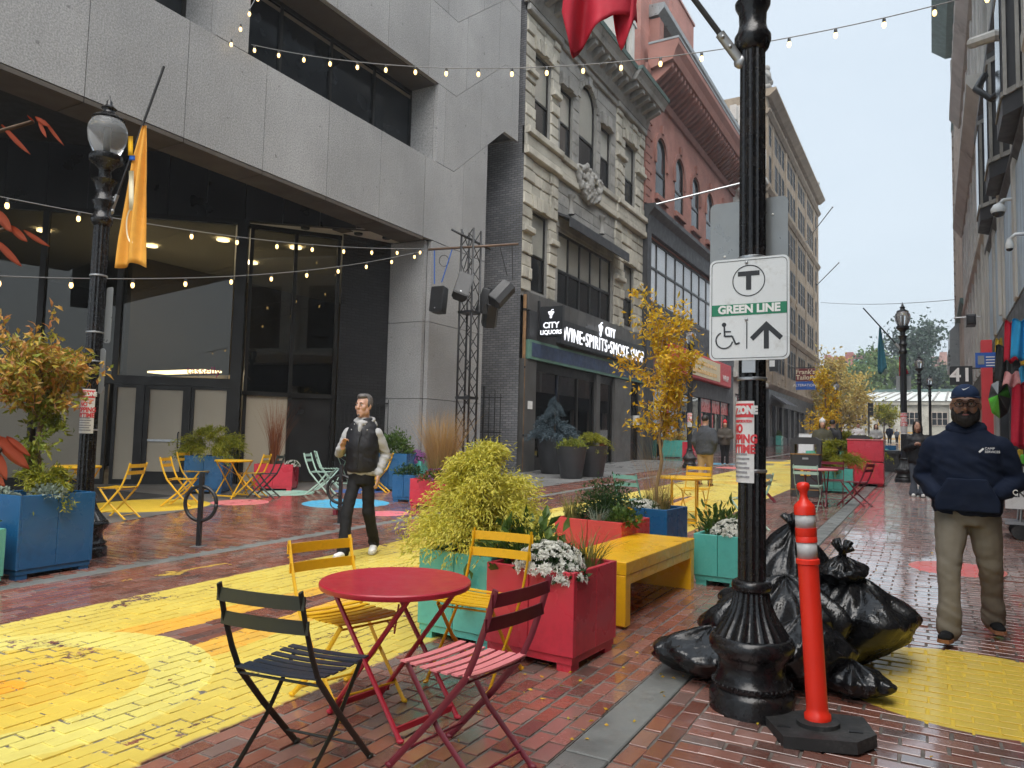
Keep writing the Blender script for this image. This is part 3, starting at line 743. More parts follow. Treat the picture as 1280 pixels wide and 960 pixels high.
def ashlar(parent, y0, y1, z0, z1, h, Lr, holes, x, m, t=.07, gap=.012, seed=1, name='stone_block', proud=0., side=1, ch=.018):
    """courses of separate blocks, left out where the openings are"""
    rr = random.Random(seed); z = z0; k = 0
    while z < z1-.05:
        zt = min(z+h, z1)
        iv = [(y0, y1)]
        for hh in holes:
            if hh[2] < (z+zt)/2 < hh[3]:
                nv = []
                for a, b in iv:
                    if hh[1] <= a or hh[0] >= b: nv.append((a, b)); continue
                    if hh[0]-a > .08: nv.append((a, hh[0]))
                    if b-hh[1] > .08: nv.append((hh[1], b))
                iv = nv
        for a, b in iv:
            n = max(1, round((b-a)/Lr+(.45 if k % 2 else -.1)*((b-a) > Lr*.9)));
            ed = [a+(b-a)*i/n for i in range(n+1)]
            if k % 2 and n > 1: ed = [a]+[min(max(e+Lr*.22, a+.15), b-.15) for e in ed[1:-1]]+[b]
            for p, q in zip(ed[:-1], ed[1:]):
                if q-p < .06: continue
                tt = t+proud*rr.choice((0, 0, 1))+rr.uniform(-.006, .006)
                xa, xb = (x-.02, x+tt) if side > 0 else (x-tt, x+.02)
                W(MB().cbox(xa, xb, p+gap/2, q-gap/2, z+gap/2, zt-gap/2, ch, 0).build(name, MT[m], parent))
        z = zt; k += 1

sb = thing('stone_shop_building', 'weathered rusticated limestone building above a liquor shop beside a narrow alley', 'building', (-11, 25, .5))
def spart(mb, name, m, parent=sb, smooth=False): return W(mb.build(name, MT[m], parent, smooth))
BX = -11.1
H2 = [(20.6, 21.75, 6.15, 8.75), (22.6, 27.55, 6.05, 8.6), (28.7, 29.95, 6.2, 8.8)]
H3 = [(20.6, 21.75, 11.25, 14.0), (22.5, 23.55, 11.25, 13.7), (24.15, 25.65, 11.4, 13.9), (26.1, 27.2, 11.25, 13.7), (28.7, 29.95, 11.25, 14.0)]
wl = MB(); wall_holes(wl, BX, 19.9, 31.0, 5.9, 15.6, H2+H3[:2]+[(24.15, 25.65, 11.4, 14.65)]+H3[3:], .25); arch_fill(wl, 24.9, 13.9, .75, 24.15, 25.65, 14.65, BX, .25)
wl.add([(BX, 19.9, 0), (-18, 19.9, 0), (-18, 19.9, 5.9), (BX, 19.9, 5.9)], [(3, 2, 1, 0)])
spart(wl, 'wall', 'limestone_dark')
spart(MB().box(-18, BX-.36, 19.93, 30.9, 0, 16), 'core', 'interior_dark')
spart(MB().add([(-11.02, 19.88, 0), (-18, 19.88, 0), (-18, 19.88, 16), (-11.02, 19.88, 16)], [(3, 2, 1, 0)]), 'party_wall', 'dark_brick')
ru = .07
SIDE = [(19.9, 22.35), (27.65, 31.0)]
for i, (a, b) in enumerate(SIDE):
    ashlar(sb, a, b, 6.05, 10.35, .39, .62, H2, BX, 'limestone', .06, .02, 3+i, proud=.05, ch=.03)
    ashlar(sb, a, b, 11.25, 15.0, .39, .62, H3, BX, 'limestone', .06, .02, 5+i, proud=.05, ch=.03)
ashlar(sb, 22.35, 27.65, 8.7, 10.35, .41, .95, H2, BX, 'limestone_dark', .03, .01, 9, ch=.01)
ashlar(sb, 22.35, 27.65, 11.25, 15.0, .41, .85, H3[1:2]+[(24.05, 25.75, 11.4, 14.85)]+H3[3:4], BX, 'limestone_dark', .03, .01, 11, ch=.01)
for k in range(9):                                             # voussoirs of the arched window
    a0, a1 = pi*k/9+.02, pi*(k+1)/9-.02; r0, r1 = .77, .99+(.1 if k == 4 else 0)
    spart(MB().prism([(24.9+r0*cos(a0), 13.9+r0*sin(a0)), (24.9+r1*cos(a0), 13.9+r1*sin(a0)), (24.9+r1*cos(a1), 13.9+r1*sin(a1)), (24.9+r0*cos(a1), 13.9+r0*sin(a1))], BX-.02, BX+.06+(.05 if k == 4 else 0)), 'voussoir', 'limestone_dark')
def hood(y0, y1, z, n=5, m='limestone'):                       # flat-arch keystones over an opening
    for k in range(n):
        a, b = y0+(y1-y0)*k/n, y0+(y1-y0)*(k+1)/n; sl = .06*(k-(n-1)/2)
        spart(MB().prism([(a+.01, z), (b-.01, z), (b-.01+sl, z+.42), (a+.01+sl, z+.42)], BX-.02, BX+.15+(.06 if k == n//2 else 0)), 'keystone', m)
hood(20.5, 21.85, 14.02); hood(28.6, 30.05, 14.02); hood(20.5, 21.85, 8.77); hood(28.6, 30.05, 8.82)
for y in (23.03, 26.65): hood(y-.6, y+.6, 13.72, 3, 'limestone_dark')
# string courses and imposts
for (z0, z1, t_, m) in ((10.36, 10.62, .16, 'limestone'), (10.63, 11.0, .1, 'limestone'), (11.01, 11.24, .2, 'limestone'), (15.02, 15.25, .12, 'limestone_dark')):
    for (a, b, ex) in ((19.88, 22.4, .08), (22.41, 27.6, 0), (27.61, 31.0, .08)): spart(MB().cbox(BX-.02, BX+t_+ex, a, b, z0, z1, .03, 0), 'string_course', m)
for (a, b) in SIDE:
    for (z0, z1) in ((13.02, 13.22), (7.9, 8.1)):
        for hh in (H3 if z0 > 10 else H2):
            if a < hh[0] and hh[1] < b:
                spart(MB().cbox(BX-.02, BX+.2, a, hh[0], z0, z1, .03, 0), 'impost', 'limestone'); spart(MB().cbox(BX-.02, BX+.2, hh[1], b, z0, z1, .03, 0), 'impost', 'limestone')
# carved cartouche below the arched window
ct = MB(); rr = random.Random(4)
for k in range(70):
    y = 24.8+rr.gauss(0, .42); z = 10.95+rr.uniform(-.75, .55)*(1-abs(y-24.8)*.55); ct.ell((BX+rr.uniform(.05, .2), y, z), (rr.uniform(.08, .14), rr.uniform(.07, .17), rr.uniform(.08, .2)), 8, 6)
for s_ in (-1, 1):
    ct.tube([(BX+.16, 24.8+s_*(.95+.18*cos(t)), 11.1+.18*sin(t)) for t in np.linspace(-2.2, 3.2, 12)], .08, 6); ct.tube([(BX+.16, 24.8+s_*1.05, 11.0), (BX+.18, 24.8+s_*.8, 10.5), (BX+.15, 24.8+s_*.3, 10.25), (BX+.15, 24.8, 10.2)], [.1, .12, .1, .08], 6)
ct.ell((BX+.16, 24.8, 10.8), (.16, .3, .42), 10, 8)
cm_ = remesh(ct, .035, 1); cm_.materials.append(MT['limestone_dark']); displace(cm_, lambda c: .035*mnoise.noise(c*7)+.02*mnoise.noise(c*15)); W(obj('carved_cartouche', cm_, sb))
for y in (23.4, 26.2):                                          # little carved columns above the awning
    c = MB().lathe([(.14, 0), (.1, .08), (.09, .55), (.15, .62), (.17, .7)], 8, (BX+.08, y, 9.35)); spart(c, 'carved_bracket', 'limestone_dark', smooth=40)
# windows
GL = ('win_glass', 'win_blind')
window(sb, 20.6, 21.75, 6.15, 8.75, BX-.12, split=[7.35], gm=GL); window(sb, 28.7, 29.95, 6.2, 8.8, BX-.12, split=[7.4], gm=GL)
window(sb, 22.6, 27.55, 6.05, 8.6, BX-.12, cols=5, split=[7.25], gm=GL, t=.1)
for hh in (H3[0], H3[1], H3[3], H3[4]): window(sb, *hh, BX-.12, split=[12.5], gm=GL)
window(sb, 24.15, 25.65, 11.4, 13.9, BX-.12, split=[12.6], gm=GL, arch=True, t=.09)
aw = MB().prism([(BX, 9.2), (BX+.55, 8.95), (BX+.55, 8.62), (BX+.5, 8.62), (BX+.5, 8.9), (BX, 9.1)], 22.4, 28.0, 'y'); spart(aw, 'awning', 'charcoal')
# cornice, brackets, copper gutter, mansard and dormers
spart(MB().prism([(BX, 15.26), (BX+.2, 15.26), (BX+.3, 15.55), (BX+.35, 15.9), (BX, 15.9)], 19.8, 31.0, 'y'), 'cornice_bed', 'limestone_dark')
for (a, b, ex) in ((19.7, 22.5, .2), (22.5, 27.5, 0), (27.5, 31.0, .2)):
    spart(MB().prism([(BX, 15.95), (BX+.75+ex, 15.95), (BX+.82+ex, 16.12), (BX+.95+ex, 16.3), (BX, 16.3)], a+.002, b-.002, 'y'), 'cornice', 'limestone_dark')
    spart(MB().prism([(BX, 16.31), (BX+.98+ex, 16.31), (BX+1.02+ex, 16.45), (BX, 16.5)], a-.01, b+.01, 'y'), 'gutter', 'copper')
    n = int((b-a)/.62)
    for i in range(n):
        y = a+(b-a)*(i+.5)/n
        spart(MB().prism([(BX+.05, 15.5), (BX+.3, 15.55), (BX+.68+ex, 15.78), (BX+.68+ex, 15.94), (BX+.05, 15.94)], y-.13, y+.13, 'y'), 'bracket', 'limestone_dark')
spart(MB().add([(BX+.1, 19.7, 16.5), (BX+.1, 31, 16.5), (BX-1.4, 31, 20.2), (BX-1.4, 19.7, 20.2), (-18, 19.7, 20.2), (-18, 31, 20.2)], [(0, 1, 2, 3), (3, 2, 5, 4)]), 'mansard_roof', 'slate')
for yc in (21.6, 25.0, 28.6):
    dm = MB(); wall_holes(dm, BX, yc-.85, yc+.85, 16.5, 19.3, [(yc-.45, yc+.45, 16.9, 18.8)], .2); dm.box(BX-1.5, BX-.01, yc-.85, yc-.8, 16.5, 19.3); dm.box(BX-1.5, BX-.01, yc+.8, yc+.85, 16.5, 19.3)
    dd = spart(dm, 'dormer', 'pale_stone'); spart(MB().prism([(yc-1.05, 19.3), (yc+1.05, 19.3), (yc, 20.15)], BX-1.5, BX+.16), 'pediment', 'pale_stone', dd)
    for s_ in (-1, 1): spart(MB().box(BX-.02, BX+.12, yc+s_*.68-.14, yc+s_*.68+.14, 16.52, 19.28), 'pilaster', 'pale_stone', dd)
    window(sb, yc-.45, yc+.45, 16.9, 18.8, BX-.15, gm=GL)
# ---- liquor shop front
def fit(me, wd):
    xs_ = [v.co.x for v in me.vertices]; k = wd/(max(xs_)-min(xs_))
    for v in me.vertices: v.co.x *= k
    return me
gz = g(25)
for z0, z1 in ((5.45, 6.02),):                                   # stone tiles above the sign
    n = 14
    for i in range(n): a = 20.2+10.6*i/n; spart(MB().cbox(BX, -10.93, a+.008, a+10.6/n-.008, z0, z1, .01, 0), 'facing_tile', 'storefront_stone')
sg = MB().box(-11.0, -10.72, 22.2, 30.4, 4.62, 5.42); sgo = spart(sg, 'sign_box', 'sign_black')
spart(MB().box(-11.0, -10.9, 20.3, 30.8, 4.5, 5.45), 'sign_backing', 'charcoal')
MT['letter_lit'] = mk_emit('letter_lit', (.9, .93, 1), .3)
M = frame_m((-10.71, 26.3, 4.96), (0, 1, 0), (0, 0, 1)); put('sign_lettering', fit(text_mesh('WINE\u2022SPIRITS\u2022SMOKE SHOP', .68, MT['letter_lit'], .03, bold=0, sp=1.12), 8.0), M, sb)
M = frame_m((-10.71, 26.5, 5.53), (0, 1, 0), (0, 0, 1)); put('brand_lettering', text_mesh('CITY', .5, MT['letter_lit'], .04, bold=.004, sx=.9), M, sb)
def grapes(M, k, parent, m):
    mb = MB()
    for (x, y) in ((-1, 1), (0, 1.1), (1, 1), (-.6, .2), (.5, .2), (0, -.6), (-.1, -1.3)): mb.lathe([(.55*k, 0), (.55*k, .02)], 10, (x*k, y*k, 0))
    mb.tube([(0, 1.6*k, .01), (.3*k, 2.2*k, .01), (1.3*k, 2.3*k, .01)], .18*k, 5)
    put('grape_emblem', mb.mesh('e', m), M, parent)
grapes(frame_m((-10.7, 25.5, 5.5), (0, 1, 0), (0, 0, 1)), .13, sb, MT['letter_lit'])
spart(MB().box(-11.0, -10.86, 20.25, 30.85, 3.92, 4.52), 'band_frame', 'green_trim')
spart(MB().box(-10.99, -10.85, 20.4, 30.7, 4.0, 4.44), 'tiled_band', 'blue_band')
for a, b in ((20.0, 20.85), (25.75, 26.1), (27.6, 29.4), (30.5, 30.98)):
    spart(MB().box(-11.2, -10.92, a, b, gz-.2, 3.9), 'shopfront_pier', 'storefront_stone')
spart(MB().box(-14.5, -11.2, 20.2, 31, 3.85, 3.92), 'shop_ceiling', 'interior'); spart(MB().box(-14.6, -14.4, 20.2, 31, .3, 3.9), 'shop_back', 'plaster')
for i, (a, b, m_) in enumerate(((20.9, 22.6, 0), (22.7, 24.2, 0), (24.3, 25.7, 0), (26.15, 27.5, 1), (29.45, 30.45, 1))):
    f_ = MB(); zb = gz+(.35 if m_ == 0 else 0); 
    f_.box(-11.12, -11.02, a-.05, a, gz-.2, 3.9); f_.box(-11.12, -11.02, b, b+.05, gz-.2, 3.9); f_.box(-11.12, -11.02, a, b, 3.6, 3.9); f_.box(-11.12, -11.02, a, b, gz-.2, zb)
    o = spart(f_, 'shop_window' if m_ == 0 else 'shop_door', 'dark_frame'); spart(MB().box(-11.08, -11.07, a, b, zb, 3.6), 'pane', 'glass_shop', o)
MT['blue_neon'] = mk_emit('blue_neon', (.25, .45, 1), 4.); MT['cyan_neon'] = mk_emit('cyan_neon', (.6, .9, 1), 2.2); MT['white_neon'] = mk_emit('white_neon', (.85, .95, 1), 2.5)
put('lotto_sign', text_mesh('LOTTO', .42, MT['white_neon'], .02), frame_m((-11.1, 21.75, 3.05), (0, 1, 0), (0, 0, 1)), sb)
spart(MB().box(-11.17, -11.13, 21.0, 22.55, 2.75, 3.5), 'lotto_panel', 'blue_neon')
for y in (24.0,):
    spart(MB().box(-11.14, -11.12, y+.35, y+1.6, 2.1, 2.75), 'open_sign_panel', 'cyan_neon'); put('open_sign', text_mesh('OPEN', .5, MT['sign_black'], .02), frame_m((-11.1, y+.97, 2.42), (0, 1, 0), (0, 0, 1)), sb)
rr = random.Random(3)
for k in range(16):                                              # bottles and boxes inside, shelf by shelf
    y = rr.uniform(21, 30); z = rr.choice((.8, 1.4, 2.0))
    spart(MB().box(-13.2-rr.random(), -13, y, y+rr.uniform(.3, .9), z, z+rr.uniform(.2, .5)), 'shelf_goods', rr.choice(('win_blind', 'notice_red', 'blue_sign', 'cream')))
spart(MB().box(-10.91, -10.9, 20.3, 20.6, 2.35, 2.6), 'number_plate', 'notice_white')
spart(MB().box(-11.1, -10.86, 30.1, 30.3, 2.1, 2.5), 'wall_notice', 'notice_white')
for y in (22.0, 24.8, 27.6): spart(MB().box(-13.6, -11.6, y, y+.15, 3.78, 3.83), 'added_strip_light', 'white_neon')  # unseen ceiling strips, added to brighten the shop interior
for y in (21.8, 23.2, 26.9): spart(MB().lathe([(.07, -.03), (.08, 0)], 10, (-11.8, y, 3.84)), 'shop_lamp', 'white_neon')
# alley: gate, pipe, conduit box
ag = thing('alley_gate', 'black iron bar gate across the narrow alley beside the grey painted brick wall', 'gate', (-11.9, 19.2, g(19)))
gt = MB()
for i in range(9): x = -12.9+i*.2; gt.tube([(x, 19.3, g(19)), (x, 19.3, 2.75+.12*(i % 3 == 1))], .014, 5)
W(gt.build('bar', MT['black_metal'], ag))
for z in (.6, 1.6, 2.65): W(MB().bar((-12.95, 19.3, z), (-11.25, 19.3, z), .04, .03).build('rail', MT['black_metal'], ag))
for x in (-12.95, -11.9): W(MB().tube([(x, 19.3, g(19)), (x, 19.3, 3.0)], .03, 6).build('post', MT['black_metal'], ag))
dp = thing('drain_pipe', 'rusty brown downpipe running up the corner beside the liquor shop', 'pipe', (-10.97, 20.05, g(20)))
W(MB().tube([(-10.97, 20.08, g(20)), (-10.97, 20.08, 5.9)], .055, 8).build('pipe', mk('rust_pipe', (.22, .12, .05), .7, .4, 4), dp))
for z in (1.5, 3.6, 5.4): W(MB().lathe([(.075, 0), (.075, .06)], 10, (-10.97, 20.08, z)).build('pipe_clip', MT['dark_frame'], dp))
# projecting sign on its bracket
bs = thing('blade_sign', 'black projecting sign with white grape emblem reading CITY LIQUORS', 'sign', (-10.9, 20.85, 5.0))
P0, P1 = onY(677, 384, 20.9), onY(704, 420, 20.9)
bx0, bx1 = P0[0], P1[0]; bz0, bz1 = P1[2], P0[2]
W(MB().cbox(bx0, bx1, 20.82, 20.98, bz0, bz1, .015, 1).build('panel', MT['sign_black'], bs))
wd = bx1-bx0; Mx = lambda z: frame_m(((bx0+bx1)/2, 20.815, z), (1, 0, 0), (0, 0, 1))
put('lettering', text_mesh('CITY', wd*.33, MT['letter_lit'], .01, bold=.006), Mx(bz0+.36*(bz1-bz0)), bs); put('lettering', text_mesh('LIQUORS', wd*.235, MT['letter_lit'], .01, bold=.005), Mx(bz0+.13*(bz1-bz0)), bs)
grapes(Mx(bz0+.72*(bz1-bz0)), wd*.085, bs, MT['letter_lit'])
W(MB().box(bx0-.12, bx0-.06, 20.86, 20.94, bz0-.1, bz1+.2).box(bx0-.5, bx0-.06, 20.87, 20.93, bz1-.05, bz1).box(bx0-.5, bx0-.06, 20.87, 20.93, bz0+.1, bz0+.15).build('bracket', MT['black_metal'], bs))
# ------------------------------------------------------------------ red brick building
rb = thing('red_brick_building', 'red brick building with heavy bracketed cornice, arched windows and tall chimneys', 'building', (-11, 39, .7))
def part(par, mb, name, m, smooth=False): return W(mb.build(name, MT[m], par, smooth))
RX = -11.05; RW = [33.35, 36.3, 39.25, 42.2, 45.15]
holes = [(y-.75, y+.75, 12.9, 15.0) for y in RW]+[(31.55, 47.6, 7.7, 10.65)]
wl = MB(); wall_holes(wl, RX, 31.0, 48.0, 6.6, 18.4, [(a, b, c, d+.75) if c > 12 else (a, b, c, d) for a, b, c, d in holes], .2)
for y in RW: arch_fill(wl, y, 15.0, .75, y-.75, y+.75, 15.75, RX, .2)
part(rb, wl, 'wall', 'red_brick')
part(rb, MB().box(-24, RX-.4, 31.02, 48, 0, 18.4), 'core', 'red_brick_x')
for y in RW:
    window(rb, y-.75, y+.75, 12.9, 15.0, RX-.07, split=[14.0], gm=('win_glass', 'win_glass'), arch=True, t=.09)
    part(rb, MB().cbox(RX-.02, RX+.16, y-.85, y+.85, 12.62, 12.88, .02, 0), 'window_sill', 'red_brick_trim')
    ar = MB()
    for k in range(12):
        a0, a1 = pi*k/12, pi*(k+1)/12
        ar.prism([(y+.77*cos(a0), 15+.77*sin(a0)), (y+1.0*cos(a0), 15+1.0*sin(a0)), (y+1.0*cos(a1), 15+1.0*sin(a1)), (y+.77*cos(a1), 15+.77*sin(a1))], RX-.02, RX+.06)
    for s_ in (-1, 1): ar.box(RX-.02, RX+.08, y+s_*.9-.13, y+s_*.9+.13, 14.35, 14.98)
    part(rb, ar, 'window_hood', 'red_brick_trim'); part(rb, MB().box(RX-.02, RX+.14, y-.12, y+.12, 15.95, 16.35), 'keystone', 'red_brick_trim')
for k in range(17):                                              # quoins at the near corner
    z = 12+k*.38; part(rb, MB().cbox(RX-.02, RX+.1, 31.02, 31.02+(.55 if k % 2 else .85), z+.012, z+.368, .02, 0), 'quoin', 'red_brick_trim')
part(rb, MB().prism([(RX, 10.75), (RX+.2, 10.75), (RX+.25, 11.5), (RX+.5, 11.75), (RX+.5, 11.95), (RX, 11.95)], 31.05, 48, 'y'), 'storey_band', 'charcoal')
part(rb, MB().box(RX-.1, RX+.22, 31.0, 31.5, 4.2, 10.74), 'iron_column', 'charcoal')
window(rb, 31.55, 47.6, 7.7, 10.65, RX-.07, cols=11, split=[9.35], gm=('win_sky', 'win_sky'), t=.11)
part(rb, MB().box(RX-.3, RX+.1, 31.5, 48, 6.2, 7.68), 'spandrel', 'charcoal')
# cornice
part(rb, MB().prism([(RX, 17.3), (RX+.12, 17.3), (RX+.2, 17.6), (RX, 17.7)], 31.0, 48.0, 'y'), 'frieze_moulding', 'red_brick_trim')
part(rb, MB().prism([(RX, 18.3), (RX+1.15, 18.55), (RX+1.25, 18.9), (RX+1.4, 19.2), (RX+1.4, 19.45), (RX, 19.5)], 31.4, 48.2, 'y'), 'cornice', 'red_brick_trim')
part(rb, MB().box(RX, RX+1.42, 31.38, 48.22, 19.46, 19.56), 'cornice_capping', 'sign_grey')
for i in range(34):
    y = 31.7+i*.485; part(rb, MB().prism([(RX, 17.6), (RX+.3, 17.75), (RX+1.05, 18.3), (RX+1.08, 18.5), (RX, 18.32)], y-.11, y+.11, 'y'), 'bracket', 'red_brick_trim')
# attic storey with small arches
AW = [34.2, 37.3, 40.4, 43.5, 46.4]
at_ = MB(); wall_holes(at_, RX-.2, 32.2, 48, 19.5, 21.2, [(y-.5, y+.5, 19.75, 20.75) for y in AW], .3)
for y in AW: arch_fill(at_, y, 20.25, .5, y-.5, y+.5, 20.75, RX-.2, .3)
at_.add([(RX-.2, 32.2, 18.4), (-14, 32.2, 18.4), (-14, 32.2, 21.2), (RX-.2, 32.2, 21.2)], [(3, 2, 1, 0)])
part(rb, at_, 'attic_wall', 'red_brick')
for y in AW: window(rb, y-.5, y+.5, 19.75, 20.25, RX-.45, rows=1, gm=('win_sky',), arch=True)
for y in [32.5]+[q+1.55 for q in AW]: part(rb, MB().box(RX-.2, RX+.25, y-.32, y+.32, 19.57, 21.1), 'attic_pier', 'red_brick_trim')
part(rb, MB().prism([(RX-.3, 21.2), (RX+.2, 21.2), (RX+.5, 21.5), (RX+.5, 21.75), (RX-.3, 21.8)], 32.1, 48.1, 'y'), 'parapet_cornice', 'sign_grey')
# stacks
for (x0, x1, y0, y1, z0, z1) in ((-13.2, -11.3, 31.05, 32.15, 16, 22.6), (-16.5, -12.6, 36.2, 39.2, 18, 27.6), (-18, -13.2, 41.6, 46.2, 18, 28.4), (-18, -13.6, 46.2, 50, 18, 26.6)):
    ch = MB(); ch.box(x0, x1, y0, y1, z0, z1); ch.box(x0-.08, x1+.08, y0-.08, y1+.08, z1, z1+.15); part(rb, ch, 'chimney_stack', 'red_brick_x')
rl = MB()
for i in range(9): rl.tube([(-13+i*.0-.02*i, 33+i*.35, 22), (-13-.02*i, 33+i*.35, 24.6)], .02, 4)
rl.bar((-13, 32.8, 24.6), (-13.2, 36, 24.6), .05, .05); rl.bar((-13, 32.8, 23.4), (-13.2, 36, 23.4), .05, .05); part(rb, rl, 'roof_railing', 'iron_far')
# ground floor shop with red sign
rx = MB(); rx.box(-11.3, RX+.06, 31.0, 32.4, .5, 6.2); rx.box(-11.3, RX+.06, 47, 48, .5, 6.2); part(rb, rx, 'shopfront_pier', 'charcoal')
part(rb, MB().box(-11.2, RX+.1, 32.4, 47, 3.85, 4.7), 'shop_band', 'slate')
sgn = MB().cbox(RX, RX+.35, 34.6, 46.2, 4.75, 6.1, .04, 0); part(rb, sgn, 'sign_frame', 'notice_red')
part(rb, MB().box(RX+.3, RX+.37, 36.6, 43.4, 4.9, 5.95), 'sign_panel', 'cream'); 
for z in (5.62, 5.18): part(rb, MB().box(RX+.37, RX+.378, 37.2, 42.6, z-.1, z+.1), 'sign_text_line', 'bench_yellow')
put('sign_lettering', text_mesh('WRAP', .5, MT['white_letter'], .01), frame_m((RX+.36, 44.8, 5.2), (0, 1, 0), (0, 0, 1)), rb)
part(rb, MB().box(-13.5, -13.4, 31, 48, .5, 3.9), 'shop_back', 'interior'); part(rb, MB().box(-13.5, -11.2, 31, 48, 3.8, 3.85), 'shop_ceiling', 'interior')
for i, (a, b, m_) in enumerate(((32.5, 34.4, 1), (34.5, 36.6, 0), (36.7, 38.4, 2), (38.5, 40.4, 1), (40.6, 42.8, 0), (42.9, 44.9, 0), (45, 46.9, 0))):
    f_ = MB(); zb = 1.3 if m_ == 0 else .6
    f_.box(-11.15, -11.02, a-.06, a, .5, 3.85); f_.box(-11.15, -11.02, b, b+.06, .5, 3.85); f_.box(-11.15, -11.02, a, b, .5, zb)
    o = part(rb, f_, 'shop_window' if m_ == 0 else 'shop_door', 'charcoal'); part(o, MB().box(-11.1, -11.09, a, b, zb, 3.85), 'pane', 'glass_shop')
    if m_ == 0:
        part(o, MB().box(-11.085, -11.075, a, b, 3.1, 3.84), 'poster', 'pl_coral'); part(o, MB().box(-11.085, -11.075, a, a+.5, 1.4, 3.0), 'poster', 'pl_coral')
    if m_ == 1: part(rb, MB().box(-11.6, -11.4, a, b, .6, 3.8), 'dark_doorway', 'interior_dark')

# ------------------------------------------------------------------ pale building and brownstone beyond it
wb = thing('pale_stone_building', 'narrow pale stone building squeezed between red brick and brownstone neighbours', 'building', (-11, 53, 1))
WX = -11.05
hs = [(49.4+i*2.6, 50.9+i*2.6, 6.9+j*3.8, 9.5+j*3.8) for i in range(4) for j in range(4)]
wl = MB(); wall_holes(wl, WX, 48.1, 58.7, 1, 22.6, hs+[(48.8, 58, .9, 4.6)], .3); part(wb, wl, 'wall', 'pale_stone')
part(wb, MB().box(-22, WX-.35, 48.2, 58.6, 0, 22.5), 'core', 'pale_stone')
for h_ in hs: window(wb, *h_, WX-.05, cols=2, rows=2)
for z in (5.6, 10.2, 14.0, 17.8, 21.4): part(wb, MB().cbox(WX-.02, WX+.25, 48.1, 58.7, z, z+.35, .05, 0), 'string_course', 'pale_stone')
for i in range(8): part(wb, MB().box(WX-.3, WX+.12, 48.3+i*1.36, 48.95+i*1.36, 22.6, 23.6+.5*(i % 2)), 'parapet_block', 'pale_stone')
part(wb, MB().ell((WX+.1, 51.2, 5.2), (.12, 1.3, .55), 16, 10), 'oval_sign', 'sign_white', True)
for a in (48.9, 51.2, 53.5, 55.8):
    o = window(wb, a, a+2.1, 1.5, 4.5, WX-.1, cols=2, split=[3.4], fm='ch_maroon', gm=('win_blind', 'win_blind'))
bn = thing('brownstone_building', 'tall rough brownstone building with many narrow windows and corner statues on the parapet', 'building', (-11, 74, 1.4))
NX = -11.05; N0, N1 = 58.9, 89.2
cols_ = [60.6, 63.4, 65.0, 66.6, 69.4, 71.0, 72.6, 75.4, 77.0, 78.6, 81.4, 83.0, 84.6, 87.4]
lev = [(7.2, 9.8), (11.4, 13.9), (14.9, 17.2), (18.2, 20.6), (22.2, 24.4), (25.2, 26.9)]
hs = [(y-.68, y+.68, a, b) for y in cols_ for a, b in lev]
wl = MB(); wall_holes(wl, NX, N0, N1, 5.6, 29, hs, .3); wl.add([(NX, N0, 0), (-24, N0, 0), (-24, N0, 29), (NX, N0, 29)], [(3, 2, 1, 0)]); part(bn, wl, 'wall', 'brownstone')
part(bn, MB().box(-24, NX-.45, N0+.02, N1, 0, 28.9), 'core', 'brownstone')
for h_ in hs: window(bn, *h_, NX-.05, gm=('win_far', 'win_far'), t=.09)
for z, t_, h_ in ((5.6, .35, .5), (10.4, .3, .45), (21.0, .3, .45), (27.2, .35, .4), (28.6, .8, .6)): part(bn, MB().prism([(NX, z), (NX+t_*.4, z), (NX+t_, z+h_*.7), (NX+t_, z+h_), (NX, z+h_)], N0-.1, N1+.1, 'y'), 'cornice', 'brownstone')
for y in (59.4, 61.9, 68, 74, 80, 86, 88.8): part(bn, MB().cbox(NX-.02, NX+.08, y-.35, y+.35, 5.6, 28.6, .03, 0), 'pilaster', 'brownstone')
for k in range(60):                                              # rough stones standing proud
    y = random.uniform(N0+.3, N1-.6); z = random.uniform(6, 28)
    if any(a-.6 < y < b+.1 and c-.4 < z < d+.1 for a, b, c, d in hs): continue
    part(bn, MB().cbox(NX-.02, NX+.1, y, y+random.uniform(.4, .8), z, z+.36, .06, 0), 'stone_block', 'brownstone')
for (y, zz) in ((59.2, 29.2), (88.9, 29.2)):                      # seated figures on the corners
    st = MB(); st.box(NX-.5, NX+.35, y-.4, y+.4, zz, zz+.35); st.ell((NX-.05, y, zz+1.0), (.42, .4, .75), 10, 8); st.ell((NX+.02, y, zz+1.75), (.26, .24, .32), 10, 8); st.ell((NX+.3, y, zz+.6), (.22, .3, .25), 8, 6); st.tube([(NX+.05, y-.35, zz+1.3), (NX+.3, y-.42, zz+.9), (NX+.35, y-.2, zz+.7)], .11, 6)
    part(bn, st, 'statue', 'limestone_dark', True)
part(bn, MB().box(-11.3, NX+.25, N0, N1, 4.4, 5.55), 'shop_fascia', 'charcoal')
for i in range(10):
    y = N0+i*3.03; part(bn, MB().box(-11.3, NX+.2, y, y+.5, 1, 4.4), 'shopfront_pier', 'charcoal' if i < 7 else 'brownstone')
    if i < 10: window(bn, y+.5, y+3.03, 1.9, 4.4, NX-.05, cols=3, rows=1, fm='charcoal', gm=('win_blind',))
part(bn, MB().box(-11.3, NX+.1, N0, N1, 1, 1.9), 'stall_riser', 'charcoal')
part(bn, MB().prism([(NX+.25, 5.2), (NX+1.3, 4.5), (NX+1.3, 4.4), (NX+.25, 5.0)], 60, 66, 'y'), 'awning', 'charcoal')
